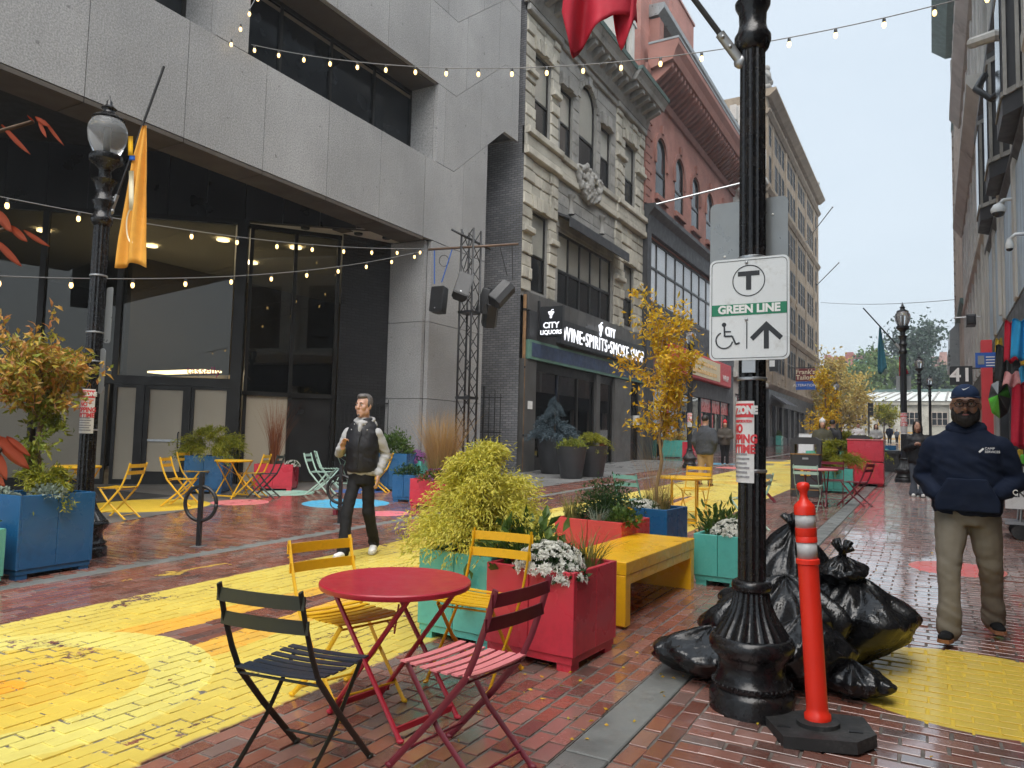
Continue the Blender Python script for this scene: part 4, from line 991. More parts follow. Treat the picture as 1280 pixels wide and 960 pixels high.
# hanging signs and flag rods on the left facades
def rod(name, p0, p1, r, label, cat='flagpole', m='galv'):
    t = thing(name, label, cat, tuple(p0)); W(MB().tube([p0, p1], r, 6).build('pole', MT[m], t)); W(MB().ell(tuple(p0), (r*2.2, r*2.2, r*2.2), 8, 6).build('wall_mount', MT[m], t)); W(MB().ell(tuple(p1), (r*1.6,)*3, 8, 6).build('finial', MT[m], t)); return t
a0 = onX(818, 256, RX+.1); a1 = onX(930, 228, -7.6)
rod('flagpole', a0, a1, .045, 'bare grey flagpole angled out from the red brick building above its band')
b0 = onX(985, 308, NX+.1); b0 = (NX+.1, 84, onX(1010, 306, NX)[2]); rod('flagpole', (NX+.1, 79.5, 22.0), (NX+3.4, 72, 23.0), .05, 'bare flagpole high on the brownstone building'); rod('flagpole', (NX+.1, 88, 19.2), (NX+3.2, 79, 19.4), .05, 'bare flagpole lower down on the brownstone building')
hg = thing('tailor_sign', 'maroon and blue hanging sign of a tailor on the brownstone building', 'sign', (-10.9, 76, 6))
P0, P1 = onY(995, 461, 70), onY(1019, 487, 70)
W(MB().box(P0[0], P1[0], 69.9, 70.1, P0[2]-(P0[2]-P1[2])*.6, P0[2]).build('panel', mk('sign_maroon', (.16, .02, .02), .5), hg)); W(MB().box(P0[0], P1[0], 69.9, 70.1, P1[2], P0[2]-(P0[2]-P1[2])*.62).build('panel', MT['blue_sign'], hg))
W(MB().box(P0[0]-1.2, P1[0], 69.97, 70.03, P0[2]+.05, P0[2]+.12).build('bracket', MT['black_metal'], hg))
hh_ = P0[2]-P1[2]
for s_, dz in (("Frank's", .17), ('Tailors', .43)): put('lettering', text_mesh(s_, hh_*.3, MT['cream'], .01, bold=.006), frame_m(((P0[0]+P1[0])/2, 69.88, P0[2]-hh_*dz), (1, 0, 0), (0, 0, 1)), hg)
put('lettering', text_mesh('ALTERATIONS', hh_*.17, MT['white_letter'], .01), frame_m(((P0[0]+P1[0])/2, 69.88, P0[2]-hh_*.8), (1, 0, 0), (0, 0, 1)), hg)
bsn = thing('bracket_sign', 'small black and white projecting sign above the dark shop awning', 'sign', (-10.8, 60, 5)); q0, q1 = onY(962, 449, 58), onY(973, 464, 58)
W(MB().box(q0[0], q1[0], 57.95, 58.05, q1[2], q0[2]).build('panel', MT['sign_black'], bsn)); W(MB().box(q0[0]-.0, q1[0]-.25, 57.93, 57.96, q1[2]+.35, q0[2]-.1).build('face', MT['sign_white'], bsn)); W(MB().bar((-11.05, 58, q0[2]-.2), (q0[0], 58, q0[2]-.2), .05, .05).build('bracket', MT['black_metal'], bsn))

# ------------------------------------------------------------------ right side buildings (seen along their faces)
def right_block(name, label, y0, y1, ztop, X, wm, wins, floors, bandm, cornice, zshop=4.6, cm='tan_stone'):
    t = thing(name, label, 'building', (X+3, (y0+y1)/2, g(y0)))
    n = max(1, int((y1-y0)/wins)); hs = []
    for i in range(n):
        yc = y0+(y1-y0)*(i+.5)/n
        for (a, b) in floors: hs.append((yc-wins*.3, yc+wins*.3, a, b))
    wl = MB(); wall_holes(wl, X, y0, y1, zshop, ztop, hs, .35, -1); wl.add([(X, y0, 0), (X+12, y0, 0), (X+12, y0, ztop), (X, y0, ztop)], [(0, 1, 2, 3)]); wl.add([(X, y1, 0), (X+12, y1, 0), (X+12, y1, ztop), (X, y1, ztop)], [(3, 2, 1, 0)])
    part(t, wl, 'wall', wm); part(t, MB().box(X+.4, X+12, y0+.02, y1-.02, 0, ztop-.02), 'core', wm)
    for h_ in hs: window(t, *h_, X+.1, -1, cols=2, rows=2, gm=('win_glass', 'win_glass'))
    for i in range(n+1):
        y = min(max(y0+(y1-y0)*i/n, y0+.4), y1-.4); part(t, MB().cbox(X-.22, X+.02, y-.32, y+.32, zshop, ztop-.8, .04, 0), 'pilaster', wm)
    for (z, p, h_) in cornice: part(t, MB().prism([(X, z), (X-p*.4, z), (X-p, z+h_*.65), (X-p, z+h_), (X, z+h_)], y0-.05, y1+.05, 'y'), 'cornice', bandm)
    part(t, MB().box(X-.15, X+.3, y0, y1, zshop-1.0, zshop), 'shop_fascia', 'charcoal')
    k = int((y1-y0)/3)
    for i in range(k):
        a = y0+(y1-y0)*i/k; part(t, MB().box(X-.1, X+.3, a, a+.4, g(a)-.2, zshop-1), 'shopfront_pier', cm)
        window(t, a+.4, a+(y1-y0)/k, g(a)+.3, zshop-1, X+.2, -1, cols=2, rows=1, fm='charcoal', gm=('win_glass',))
    part(t, MB().box(X, X+.3, y0, y1, g(y0)-.2, g(y0)+.3), 'stall_riser', 'charcoal')
    return t
XR = 1.95
ra = right_block('limestone_bank_building', 'pale stone classical building facing the granite offices', -9, 17.5, 10.0, XR+.5, 'pale_stone', 3.2, ((5.4, 8.4),), 'pale_stone', ((4.7, .5, .5), (8.9, .8, .9)), cm='pale_stone')
for i in range(40):
    y = -8.8+i*.65; part(ra, MB().lathe([(.09, 0), (.06, .1), (.12, .35), (.06, .7), (.09, .8)], 8, (XR+.5, y, 10.0)), 'baluster', 'pale_stone', True)
part(ra, MB().box(XR+.3, XR+.7, -9, 17.4, 10.8, 11.0), 'balustrade_rail', 'pale_stone')
rbk = right_block('souvenir_shop_building', 'narrow dark fronted building with blue grey cladding over the souvenir shop', 17.6, 31, 19, XR, 'pale_stone', 3.0, ((8.9, 11.6), (13, 16)), 'charcoal', ((8.2, .25, .3), (12.1, .5, .6), (18, .9, 1.0)), zshop=5.0, cm='charcoal')
A('cladding', (.4, .5, .6), .45, .35, 1.4, .3, 8, pos=True, sc=(1, 3, .3))
for i in range(9):
    a = 17.8+i*1.45; part(rbk, MB().box(XR-.17, XR-.02, a+.01, a+1.44, 5.02, 8.1), 'cladding_panel', 'cladding')
for a in (18.6, 22.9, 27.2):                                     # bay windows and pipes above the cladding
    bb = MB().prism([(XR-.55, a), (XR-.55, a+1.5), (XR, a+2.2), (XR, a-.7)], 8.6, 12.0, 'z'); part(rbk, bb, 'bay_window', 'charcoal')
    part(rbk, MB().box(XR-.57, XR-.54, a+.15, a+1.35, 9.2, 11.6), 'pane', 'win_glass')
    for z_ in (9.0, 11.7): part(rbk, MB().prism([(XR-.58, a-.03), (XR-.58, a+1.53), (XR, a+2.28), (XR, a-.78)], z_, z_+.12, 'z'), 'bay_trim', 'limestone_dark')
    for t_ in (.12, .5, .88): q_ = (XR-.55*t_-.02, a-.7*(1-t_)); part(rbk, MB().tube([(q_[0], q_[1]-.03, 9.0), (q_[0], q_[1]-.03, 11.7)], .05, 4), 'bay_mullion', 'limestone_dark')
part(rbk, MB().tube([(XR-.2, 24.6, 5.2), (XR-.2, 24.6, 18)], .1, 8), 'drain_pipe', 'pale_stone')
part(rbk, MB().tube([(XR-.05, 19.4, 10.9), (XR-1.0, 20.6, 11.3)], .13, 8), 'light_arm', 'pale_stone')
sc_p = MB(); sc_p.tube([(XR-.1, 20.5, 10.2), (XR-.6, 20.8, 9.9), (XR-.9, 21, 10.3), (XR-.7, 21.2, 10.7)], .09, 6); part(rbk, sc_p, 'scroll_bracket', 'iron_far', True)
rc_ = right_block('grey_stone_building', 'grey stone building with projecting cornices beyond the souvenir shop', 31.1, 52, 22, XR, 'pale_stone', 2.6, ((6.0, 8.6), (10.5, 13.2), (16, 18.5)), 'pale_stone', ((14.2, .7, .9), (9.2, .3, .4), (21, .8, 1.0)))
rd = right_block('tall_tan_building', 'tall tan stone building with dark copper eaves at the far end of the street', 52.1, 68, 34, XR, 'tan_stone', 2.4, tuple((6.5+i*3.6, 9+i*3.6) for i in range(7)), 'copper', ((33, 1.6, 1.2), (26.5, .35, .5), (10, .4, .5)))
for k in range(60):
    z = 5+k*.46; part(rd, MB().cbox(XR-.3, XR+.02, 67.1+(.25 if k % 2 else 0), 68.02, z, z+.4, .04, 0), 'quoin', 'tan_stone')
part(rd, MB().prism([(XR-.1, 6.6), (XR-.8, 7.0), (XR-.8, 9.6), (XR-.1, 10.4)], 60, 66, 'y'), 'bay_window', 'sign_grey')
for i in range(5): part(rd, MB().box(XR-.9, XR-.82, 59.9, 66.1, 7.0+i*.3, 7.12+i*.3), 'louvre', 'galv')

# ------------------------------------------------------------------ far end: station house, terraces, trees come later
A('roof_metal', (.5, .52, .5), .5, .12, .5, .1, 20, pos=True)
sh = thing('station_house', 'low stone station house with pale standing seam metal roof', 'building', (-3, 112, 2))
SX0, SX1 = onY(1058, 520, 112)[0], 12.; SY = 112; zb = 2.0; zt = onY(1120, 506, 112)[2]; zr = onY(1120, 487, 112)[2]
wl = MB(); wall_s = [(SX0, SX1)]
n = 7
part(sh, MB().box(SX0, SX1, SY+.3, SY+14, zb, zt), 'wall', 'limestone')
for i in range(n+1):
    x = SX0+(SX1-SX0)*i/n; part(sh, MB().box(x-.5, x+.5, SY, SY+.32, zb, zt), 'pilaster', 'limestone')
    if i < n:
        xx = x+(SX1-SX0)/n/2; fr = MB(); fr.box(xx-.95, xx+.95, SY+.2, SY+.34, zb+2.2, zb+4.0); o = part(sh, fr, 'window', 'tan_stone')
        for a in range(3):
            for b in range(2): part(o, MB().box(xx-.85+a*.6, xx-.35+a*.6, SY+.15, SY+.2, zb+2.3+b*.85, zb+3.05+b*.85), 'pane', 'win_glass')
part(sh, MB().box(SX0-.3, SX1+.3, SY-.1, SY+.33, zb, zb+.9), 'plinth', 'limestone'); part(sh, MB().box(SX0-.4, SX1+.4, SY-.15, SY+14.2, zt, zt+.5), 'cornice', 'limestone')
part(sh, MB().add([(SX0-.5, SY-.3, zt+.5), (SX1+.5, SY-.3, zt+.5), (SX1-2, SY+5, zr), (SX0+3.2, SY+5, zr), (SX0-.5, SY+14, zt+.5), (SX0+3.2, SY+9, zr)], [(0, 1, 2, 3), (4, 0, 3, 5)]), 'roof', 'roof_metal')
for i in range(16):
    a = (i+.5)/16; p = (SX0-.5+(SX1-SX0+1)*a, SY-.3, zt+.55); q = (SX0+3.2+(SX1-SX0-5.2)*a, SY+5, zr+.05); part(sh, MB().bar(p, q, .22, .12), 'roof_seam', 'limestone_dark')
part(sh, MB().box(SX0+3, SX1-2, SY+4.8, SY+9, zr, zr+.35), 'roof_ridge', 'copper')
def terrace(name, label, X0, X1, Y, ztop, zlow, seed, wm):
    t = thing(name, label, 'building', ((X0+X1)/2, Y, 2)); r = random.Random(seed)
    part(t, MB().box(X0, X1, Y, Y+20, 0, ztop), 'wall', wm)
    n = int((X1-X0)/4)
    for i in range(n):
        x = X0+(X1-X0)*(i+.5)/n
        for z in np.arange(zlow, ztop-2.5, 3.6):
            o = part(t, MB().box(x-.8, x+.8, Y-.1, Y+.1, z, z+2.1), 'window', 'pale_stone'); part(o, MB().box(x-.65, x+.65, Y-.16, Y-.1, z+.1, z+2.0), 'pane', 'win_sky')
    part(t, MB().box(X0-.3, X1+.3, Y-.5, Y+20, ztop, ztop+.6), 'cornice', wm)
    return t
MT['far_brick'] = mk_bricktex('far_brick', (.32, .09, .075), (.38, .12, .1), (.3, .12, .1), axes='xz', bw=.6, bh=.2)
MT['far_brick2'] = mk_bricktex('far_brick2', (.36, .2, .16), (.42, .24, .2), (.32, .2, .17), axes='xz', bw=.6, bh=.2)
A('verdigris', (.2, .45, .38), .7, .2, .4, .1, 3, pos=True)
YT = 215.
def tx(px, py): return onY(px, py, YT)
t1 = terrace('brick_terrace', 'red brick terrace with a round chimney block above the distant trees', tx(1038, 450)[0], tx(1068, 450)[0], YT, tx(1050, 449)[2], tx(1050, 500)[2], 1, 'far_brick')
part(t1, MB().box(tx(1057, 440)[0], tx(1067, 440)[0], YT-1.5, YT+6, 0, tx(1060, 441)[2]), 'tower', 'far_brick'); part(t1, MB().box(tx(1031, 440)[0], tx(1038, 440)[0], YT-1, YT+6, 0, tx(1035, 444)[2]), 'chimney', 'far_brick')
t2 = terrace('green_bay_terrace', 'distant brick terrace with verdigris copper bay windows', tx(1068.2, 450)[0], tx(1102, 450)[0], YT, tx(1085, 446)[2], tx(1085, 500)[2], 2, 'far_brick')
for px in (1074, 1082, 1093): part(t2, MB().prism([(tx(px, 450)[0]-1.6, YT-.02), (tx(px, 450)[0]-1, YT-1.6), (tx(px, 450)[0]+1, YT-1.6), (tx(px, 450)[0]+1.6, YT-.02)], 0, tx(px, 450)[2], 'z'), 'bay_window', 'verdigris')
part(t2, MB().box(tx(1090, 440)[0], tx(1098, 440)[0], YT+2, YT+8, 10, tx(1095, 437)[2]), 'chimney', 'far_brick')
t3 = terrace('pale_brick_terrace', 'distant pale brick block with tall chimney beside verdigris roofs', tx(1165, 450)[0], tx(1186, 450)[0], YT-8, tx(1175, 453)[2], tx(1175, 500)[2], 3, 'far_brick2')
part(t3, MB().box(tx(1174, 440)[0], tx(1183, 440)[0], YT-9, YT, 10, tx(1175, 445)[2]), 'chimney', 'far_brick2')
t4 = terrace('verdigris_roof_terrace', 'distant terrace with pale green copper upper storey near the tall tan building', tx(1186.3, 450)[0], tx(1215, 450)[0], YT-6, tx(1190, 456)[2], tx(1190, 500)[2], 4, 'verdigris')
# ------------------------------------------------------------------ bistro chairs and tables
def make_chair(fm, smt, name='bistro_chair'):
    t = thing(name, 'x', 'chair')
    w = .2
    for s_ in (-1, 1):
        p = MB().tube([(s_*w, -.3, .83), (s_*w, -.262, .7), (s_*w, -.21, .56), (s_*w, -.16, .455), (s_*w, .0, .27), (s_*w, .25, .008)], .0125, 6, flat=((1, 0, 0), .55, 1.25)); o = p.build('leg', MT[fm], t, 40)
        MB().ell((s_*w, .25, .012), (.014, .024, .012), 8, 5).build('foot_cap', MT[fm], o)
        q = MB().tube([(s_*.176, .185, .448), (s_*.176, .0, .215), (s_*.176, -.245, .008)], .0125, 6, flat=((1, 0, 0), .55, 1.25)); o = q.build('leg', MT[fm], t, 40)
        MB().ell((s_*.176, -.245, .012), (.014, .024, .012), 8, 5).build('foot_cap', MT[fm], o)
    for z, y in ((.785, -.29), (.685, -.26)):
        b = MB(); n = 8
        for i in range(n+1):
            x = -.215+.43*i/n; c = -.018*(1-(x/.215)**2); b.v += [(x, y+c-.004, z-.027), (x, y+c+.004, z-.027), (x, y+c+.004+.0, z+.027), (x, y+c-.004, z+.027)]
        for i in range(n):
            for k in range(4): b.f.append((i*4+k, i*4+(k+1) % 4, i*4+4+(k+1) % 4, i*4+4+k))
        b.f += [(3, 2, 1, 0), (n*4, n*4+1, n*4+2, n*4+3)]
        o = b.build('back_rail', MT[fm if smt is None else smt[0]], t)
        for s_ in (-1, 1): MB().ell((s_*.2, y+.006, z), (.007, .005, .007), 6, 4).build('rivet', MT[fm], o)
    for k in range(7):
        y = -.165+k*.058; z = .452+.012*((k-3)/3)**2-.006*(k > 5)
        b = MB(); n = 6
        for i in range(n+1):
            x = -.205+.41*i/n; c = -.007*(1-(x/.205)**2); b.v += [(x, y-.0185, z+c), (x, y+.0185, z+c), (x, y+.0185, z+c+.007), (x, y-.0185, z+c+.007)]
        for i in range(n):
            for q in range(4): b.f.append((i*4+q, i*4+(q+1) % 4, i*4+4+(q+1) % 4, i*4+4+q))
        b.f += [(3, 2, 1, 0), (n*4, n*4+1, n*4+2, n*4+3)]
        b.build('seat_slat', MT[smt[1] if smt else fm], t)
    for (y, z, ww) in ((-.18, .06, .176), (.17, .09, .2), (.18, .43, .176), (-.155, .435, .2)): MB().tube([(-ww, y, z), (ww, y, z)], .006, 6).build('stretcher', MT[fm], t)
    return t
CH = {k: make_chair(*a) for k, a in dict(dark=('ch_dark', ('ch_dark', 'ch_navy')), yellow=('ch_yellow', None), red=('ch_maroon', ('ch_maroon', 'ch_pink')), mint=('ch_mint', None), maroon=('ch_maroon', None), teal=('ch_teal', None)).items()}
_used = set()
def chair(kind, x, y, face, label, group=None):
    """face: direction the sitter looks, degrees from +Y towards +X"""
    r = CH[kind]; loc = (x, y, g(y)); rz = -radians(face)
    if kind in _used: return dup(r, loc, rz, label, group)
    _used.add(kind); r.location = loc; r.rotation_euler = (0, 0, rz); r['label'] = label
    if group: r['group'] = group
    return r
def make_table(fm, r=.38, h=.71, top=None):
    t = thing('bistro_table', 'x', 'table'); top = top or fm
    MB().lathe([(r-.02, -.024), (r-.004, -.024), (r, -.018), (r, .0), (r-.006, .006), (r-.03, .004), (.05, .002), (0.001, .001)], 64, (0, 0, h)).build('table_top', MT[top], t, 40)
    for x in (-.2, .2):
        for s_ in (-1, 1):
            o = MB().tube([(x*(1 if s_ > 0 else .86), s_*.27, h-.024), (x*(1 if s_ > 0 else .86), -s_*.27, .008)], .0125, 6).build('leg', MT[fm], t, 40)
            MB().ell((x*(1 if s_ > 0 else .86), -s_*.27, .012), (.018, .022, .012), 8, 5).build('foot_cap', MT[fm], o)
    for (y, z) in ((-.235, .05), (.235, .05)): MB().bar((-.2, y, z), (.2, y, z), .012, .028).build('stretcher', MT[fm], t)
    MB().tube([(-.2, .27, h-.03), (.2, .27, h-.03)], .008, 6).build('top_rail', MT[fm], t); MB().tube([(-.172, -.27, h-.03), (.172, -.27, h-.03)], .008, 6).build('top_rail', MT[fm], t)
    MB().tube([(-.17, -.2, h-.06), (.05, .05, h-.28), (.1, .1, h-.27), (.08, .14, h-.24)], .005, 5).build('lock_rod', MT[fm], t)
    return t
def table(fm, x, y, rz, label, r=.38, h=.71, top=None, group=None):
    t = make_table(fm, r, h, top); t.location = (x, y, g(y)); t.rotation_euler = (0, 0, radians(rz)); t['label'] = label
    if group: t['group'] = group
    return t
TB = 'ch_red'
table(TB, -2.41, 3.1, 82, 'round red metal folding table with dark, yellow and red chairs around it', r=.385, h=.68)
chair('dark', -2.37, 2.42, -8, 'black slatted folding chair pulled up to the red table')
chair('yellow', -2.77, 3.16, 103, 'yellow folding chair at the red table on the yellow painted lane')
chair('yellow', -2.36, 3.84, 176, 'yellow folding chair against the teal planter with the golden shrub')
chair('red', -1.8, 2.83, -84, 'red folding chair with pale pink seat slats beside the red planter')
# planters ---------------------------------------------------------
def planter(x, y, w, d, h, m, rz, label, group=None, feet=True):
    t = thing('planter', label, 'planter', (x, y, g(y)), radians(rz), group)
    th = .03; zb = .085
    for sx, sy, W_, ax in ((0, -1, w, 'x'), (0, 1, w, 'x'), (-1, 0, d, 'y'), (1, 0, d, 'y')):
        for k in (0, 1):
            a, b = -W_/2+k*W_/2+(.0 if k == 0 else .002), -W_/2+(k+1)*W_/2-(.002 if k == 0 else 0)
            mb = MB()
            if ax == 'x': mb.cbox(a, b, sy*d/2-(th if sy > 0 else 0), sy*d/2+(th if sy < 0 else 0), zb, h, .004, 1)
            else: mb.cbox(sx*w/2-(th if sx > 0 else 0), sx*w/2+(th if sx < 0 else 0), a+(th if k == 0 else 0), b-(th if k == 1 else 0), zb, h, .004, 0)
            mb.build('side_panel', MT[m], t)
    MB().box(-w/2+.012, w/2-.012, -d/2+.012, d/2-.012, zb-.045, zb+.004).build('base_rail', MT[m], t)
    for sx in (-1, 1):
        for sy in (-1, 1): MB().box(sx*(w/2-.02)-(.1 if sx > 0 else 0), sx*(w/2-.02)+(.1 if sx < 0 else 0), sy*(d/2-.02)-(.1 if sy > 0 else 0), sy*(d/2-.02)+(.1 if sy < 0 else 0), -.01, zb-.045).build('foot', MT[m], t)
    sv = MB(); n = 6
    for j in range(n+1):
        for i in range(n+1): sv.v.append(((i/n-.5)*(w-.06), (j/n-.5)*(d-.06), h-.05+random.uniform(-.015, .02)))
    for j in range(n):
        for i in range(n): sv.f.append((j*7+i, j*7+i+1, j*7+i+8, j*7+i+7))
    sv.build('soil', MT['soil'], t)
    return t
PL = {}
PL['red'] = planter(-2.2, 4.5, .64, .62, .59, 'pl_red', -3, 'large raspberry red planter of white mums and grasses beside the yellow bench')
PL['teal'] = planter(-2.84, 4.62, .62, .62, .6, 'pl_teal', -4, 'teal planter with the golden thread cypress behind the yellow chair')
PL['small'] = planter(-1.75, 7.42, .46, .64, .47, 'pl_teal', -3, 'small teal planter of white mums touching the end of the yellow bench')
PL['coral'] = planter(-2.86, 6.95, .72, .66, .58, 'pl_coral', -4, 'coral planter of dark green boxwood behind the yellow bench')
PL['blue_mid'] = planter(-2.62, 7.85, .5, .6, .62, 'pl_blue', -4, 'blue planter with the slender yellow autumn tree behind the coral planter')
bp0, bp1 = gp(12, 727), gp(92, 708)
PL['blue_left'] = planter(-7.62, 4.12, .66, .74, .76, 'pl_blue', 4, 'tall blue planter with a bushy orange leaved shrub beside the black lamp post')
PL['mint_left'] = planter(-7.5, 3.28, .62, .7, .5, 'pl_mint', 4, 'low mint green planter cut off at the picture edge next to the tall blue planter')
# yellow bench
bt = thing('bench', 'yellow box bench with panel legs between red and teal planters', 'bench', (-2.24, 6.12, g(6.1)), radians(-1))
MB().cbox(-.28, .28, -.85, .85, .37, .47, .006, 2).build('seat', MT['bench_yellow'], bt)
for s_ in (-1, 1): MB().cbox(-.278, .278, s_*.85-(.1 if s_ > 0 else 0), s_*.85+(.1 if s_ < 0 else 0), 0, .37, .005, 1).build('leg', MT['bench_yellow'], bt)
for s_ in (-1, 1): MB().box(s_*.255-.02, s_*.255+.02, -.748, .748, .3, .368).build('apron', MT['bench_yellow'], bt)
# ------------------------------------------------------------------ lamp posts
BASE = [(.252, -.02), (.252, .085), (.244, .1), (.222, .115), (.23, .13), (.23, .15), (.213, .165), (.2, .2), (.196, .235), (.205, .27), (.232, .292), (.25, .315), (.256, .34), (.25, .362), (.236, .378), (.22, .385)]
BELL = [(.225, .386), (.2, .42), (.165, .465), (.138, .51), (.118, .56), (.106, .615)]
def lamp_post(name, label, x, y, rz=0, group=None, far=False, K=1.):
    t = thing(name, label, 'lamp post', (x, y, g(y)), rz, group); m = 'iron_far' if far else 'iron'; n = 16 if far else 40
    b = MB().lathe(BASE, n).build('base', MT[m], t, 40); MB().flute(BELL, 24, .075, sub=3 if far else 4).build('fluted_bell', MT[m], b, 60)
    if not far:
        bd = MB()
        for k in range(44): a = 2*pi*k/44; bd.ell((.232*cos(a), .232*sin(a), .14), (.009, .009, .009), 6, 4)
        o = bd.build('bead_moulding', MT[m], b, True); o['kind'] = 'stuff'
    MB().lathe([(.1, .61), (.118, .625), (.122, .645), (.116, .665), (.098, .675)], n).build('collar', MT[m], t, 50)
    MB().flute([(.086, .67), (.084, 2.0), (.08, 3.66)], 14, .1, sub=3 if far else 4).build('shaft', MT[m], t, 60)
    MB().lathe([(.08, 3.62), (.1, 3.64), (.115, 3.68), (.115, 3.71), (.095, 3.74), (.085, 3.78), (.088, 3.85), (.11, 3.89), (.112, 3.91), (.086, 3.94), (.08, 4.02), (.1, 4.1), (.13, 4.14), (.07, 4.16), (.062, 4.24), (.1, 4.3), (.165, 4.35), (.175, 4.37), (.17, 4.42), (.15, 4.43)], n).build('capital', MT[m], t, 50)
    gl = [(.13, 4.43), (.15, 4.48), (.19, 4.58), (.205, 4.68), (.195, 4.76), (.16, 4.82), (.14, 4.835)]
    o = MB().lathe(gl, 24).build('globe', MT['globe'], t, True); MB().lathe([(.03, 4.43), (.03, 4.7), (.02, 4.74)], 12).build('lamp_tube', MT['sign_white'], o, True)
    if far:
        for k in range(4): a = pi/4+k*pi/2; MB().tube([(r_*cos(a)*1.02, r_*sin(a)*1.02, z) for r_, z in gl], .008, 5).build('globe_rib', MT[m], o)
    MB().lathe([(.15, 4.83), (.165, 4.845), (.14, 4.87), (.085, 4.895), (.06, 4.92), (.062, 4.95), (.08, 4.965), (.05, 4.99), (.03, 5.02), (.032, 5.045), (.012, 5.07), (.004, 5.12)], n).build('finial', MT[m], t, 50)
    if K != 1:
        for o in t.children_recursive:
            for v in o.data.vertices: v.co.x *= K; v.co.y *= K
    return t
MP = np.array([-.86, 4.2]); LP_ = np.array([-8.02, 4.82])
mp_ = lamp_post('lamp_post', 'black fluted lamp post carrying the green line station sign among rubbish bags', *MP, K=.87)
lp_ = lamp_post('lamp_post', 'black lamp post with acorn globe and yellow banner beside the tall blue planter', *LP_)
def strap(t, z, r=.088, m='galv'): MB().lathe([(r, z), (r+.003, z+.003), (r+.003, z+.015), (r, z+.018)], 24).build('steel_strap', MT[m], t, 40)
def bend_text(s, size, z, r, ang0, t, m, sx=1., bold=.004, nm='lettering'):
    """flat lettering wrapped on a pole: x becomes angle around it"""
    me = text_mesh(s, size, MT[m], .002, bold=bold, sx=sx)
    for v in me.vertices:
        a = ang0+v.co.x/r; v.co = Vector(((r+.001+v.co.z)*cos(a), (r+.001+v.co.z)*sin(a), z+v.co.y))
    return obj(nm, me, t)
def wrap(t, z0, z1, r, a0, a1, m, nm='sheet', n=16):
    v = []; 
    for i in range(n+1):
        a = a0+(a1-a0)*i/n
        for rr_, z in ((r, z0), (r+.003, z0), (r+.003, z1), (r, z1)): v.append((rr_*cos(a), rr_*sin(a), z))
    f = [(i*4+k, i*4+4+k, i*4+4+(k+1) % 4, i*4+(k+1) % 4) for i in range(n) for k in range(4)]+[(0, 1, 2, 3), (n*4+3, n*4+2, n*4+1, n*4)]
    return MB().add(v, f).build(nm, MT[m], t)
# notice wrapped round the main post (faces left of the viewer)
def tow_notice(x, y, z0, z1, ang, label, r=.09):
    t = thing('parking_notice', label, 'notice', (x, y, g(y))); h = z1-z0
    wrap(t, z0, z1, r, ang-1.25, ang+1.25, 'notice_white', 'paper')
    wrap(t, z1-h*.2, z1-h*.03, r+.0025, ang-1.2, ang+1.2, 'notice_red', 'red_header')
    bend_text('TOW ZONE', h*.13, z1-h*.115, r+.006, ang, t, 'notice_white', .78); bend_text('BOSTON TRANSPORTATION', h*.045, z1-h*.25, r+.003, ang, t, 'notice_red', .7, .001)
    for i, s_ in enumerate(('NO', 'STOPPING', 'ANYTIME')): bend_text(s_, h*.145, z1-h*(.345+.125*i), r+.003, ang, t, 'notice_red', .8, .003)
    for i in range(6): wrap(t, z0+h*(.06+.055*i), z0+h*(.085+.055*i), r+.0025, ang-1.0+.1*(i % 3), ang+.95-.15*(i % 2), 'notice_grey', 'print_line', 8)
    return t
mg = g(4.2)
tow_notice(*MP, 1.28-mg, 1.72-mg, radians(218), 'red and white tow zone notice taped round the lamp post below the station sign', .079)
tow_notice(*LP_, 1.42-.1, 1.9-.1, radians(-75), 'red and white tow zone notice taped round the lamp post with the yellow banner')
for z in (1.25, 1.75, 1.98, 2.42): strap(mp_, z, .077)
for z in (2.42, 3.05, 1.35, 2.1): strap(lp_, z)
# station sign
ts = thing('station_sign', 'white GREEN LINE station sign with circled T, wheelchair symbol and up arrow', 'sign', (MP[0], MP[1]-.1, 2.2))
sx0, sx1 = onY(887, 390, MP[1]-.1)[0], onY(987, 385, MP[1]-.1)[0]; z1_, z0_ = onY(937, 322, MP[1]-.1)[2], onY(937, 450, MP[1]-.1)[2]
YS = MP[1]-.1; wS, hS = sx1-sx0, z1_-z0_; cxS = (sx0+sx1)/2
def rrect(cx, cz, w_, h_, r, n=5):
    p = []
    for (qx, qz, a0) in ((1, 1, 0), (-1, 1, pi/2), (-1, -1, pi), (1, -1, 1.5*pi)):
        for k in range(n+1): a = a0+pi/2*k/n; p.append((cx+qx*(w_/2-r)+r*cos(a), cz+qz*(h_/2-r)+r*sin(a)))
    return p
cz = (z0_+z1_)/2
W(MB().prism(rrect(cxS, cz, wS, hS, .035), YS, YS+.004, 'y').build('plate', MT['sign_white'], ts))
def ring2d(mb, outer, inner, y0, y1):
    n = len(outer)
    for i in range(n):
        j = (i+1) % n; a, b, c, d = outer[i], outer[j], inner[j], inner[i]
        mb.add([(p[0], y, p[1]) for y in (y0, y1) for p in (a, b, c, d)], [(0, 1, 2, 3), (7, 6, 5, 4), (0, 4, 5, 1), (2, 6, 7, 3)])
    return mb
fY = YS-.0015
W(ring2d(MB(), rrect(cxS, cz, wS-.022, hS-.022, .028), rrect(cxS, cz, wS-.027, hS-.027, .027), fY, YS-.0002).build('border_line', MT['sign_black'], ts))
tz = cz+hS*.275; R_ = hS*.155
cir = lambda r_: [(cxS+r_*cos(2*pi*k/40), tz+r_*sin(2*pi*k/40)) for k in range(40)]
em = ring2d(MB(), cir(R_), cir(R_*.94), fY, YS-.0002); W(em.build('circle_emblem', MT['sign_black'], ts))
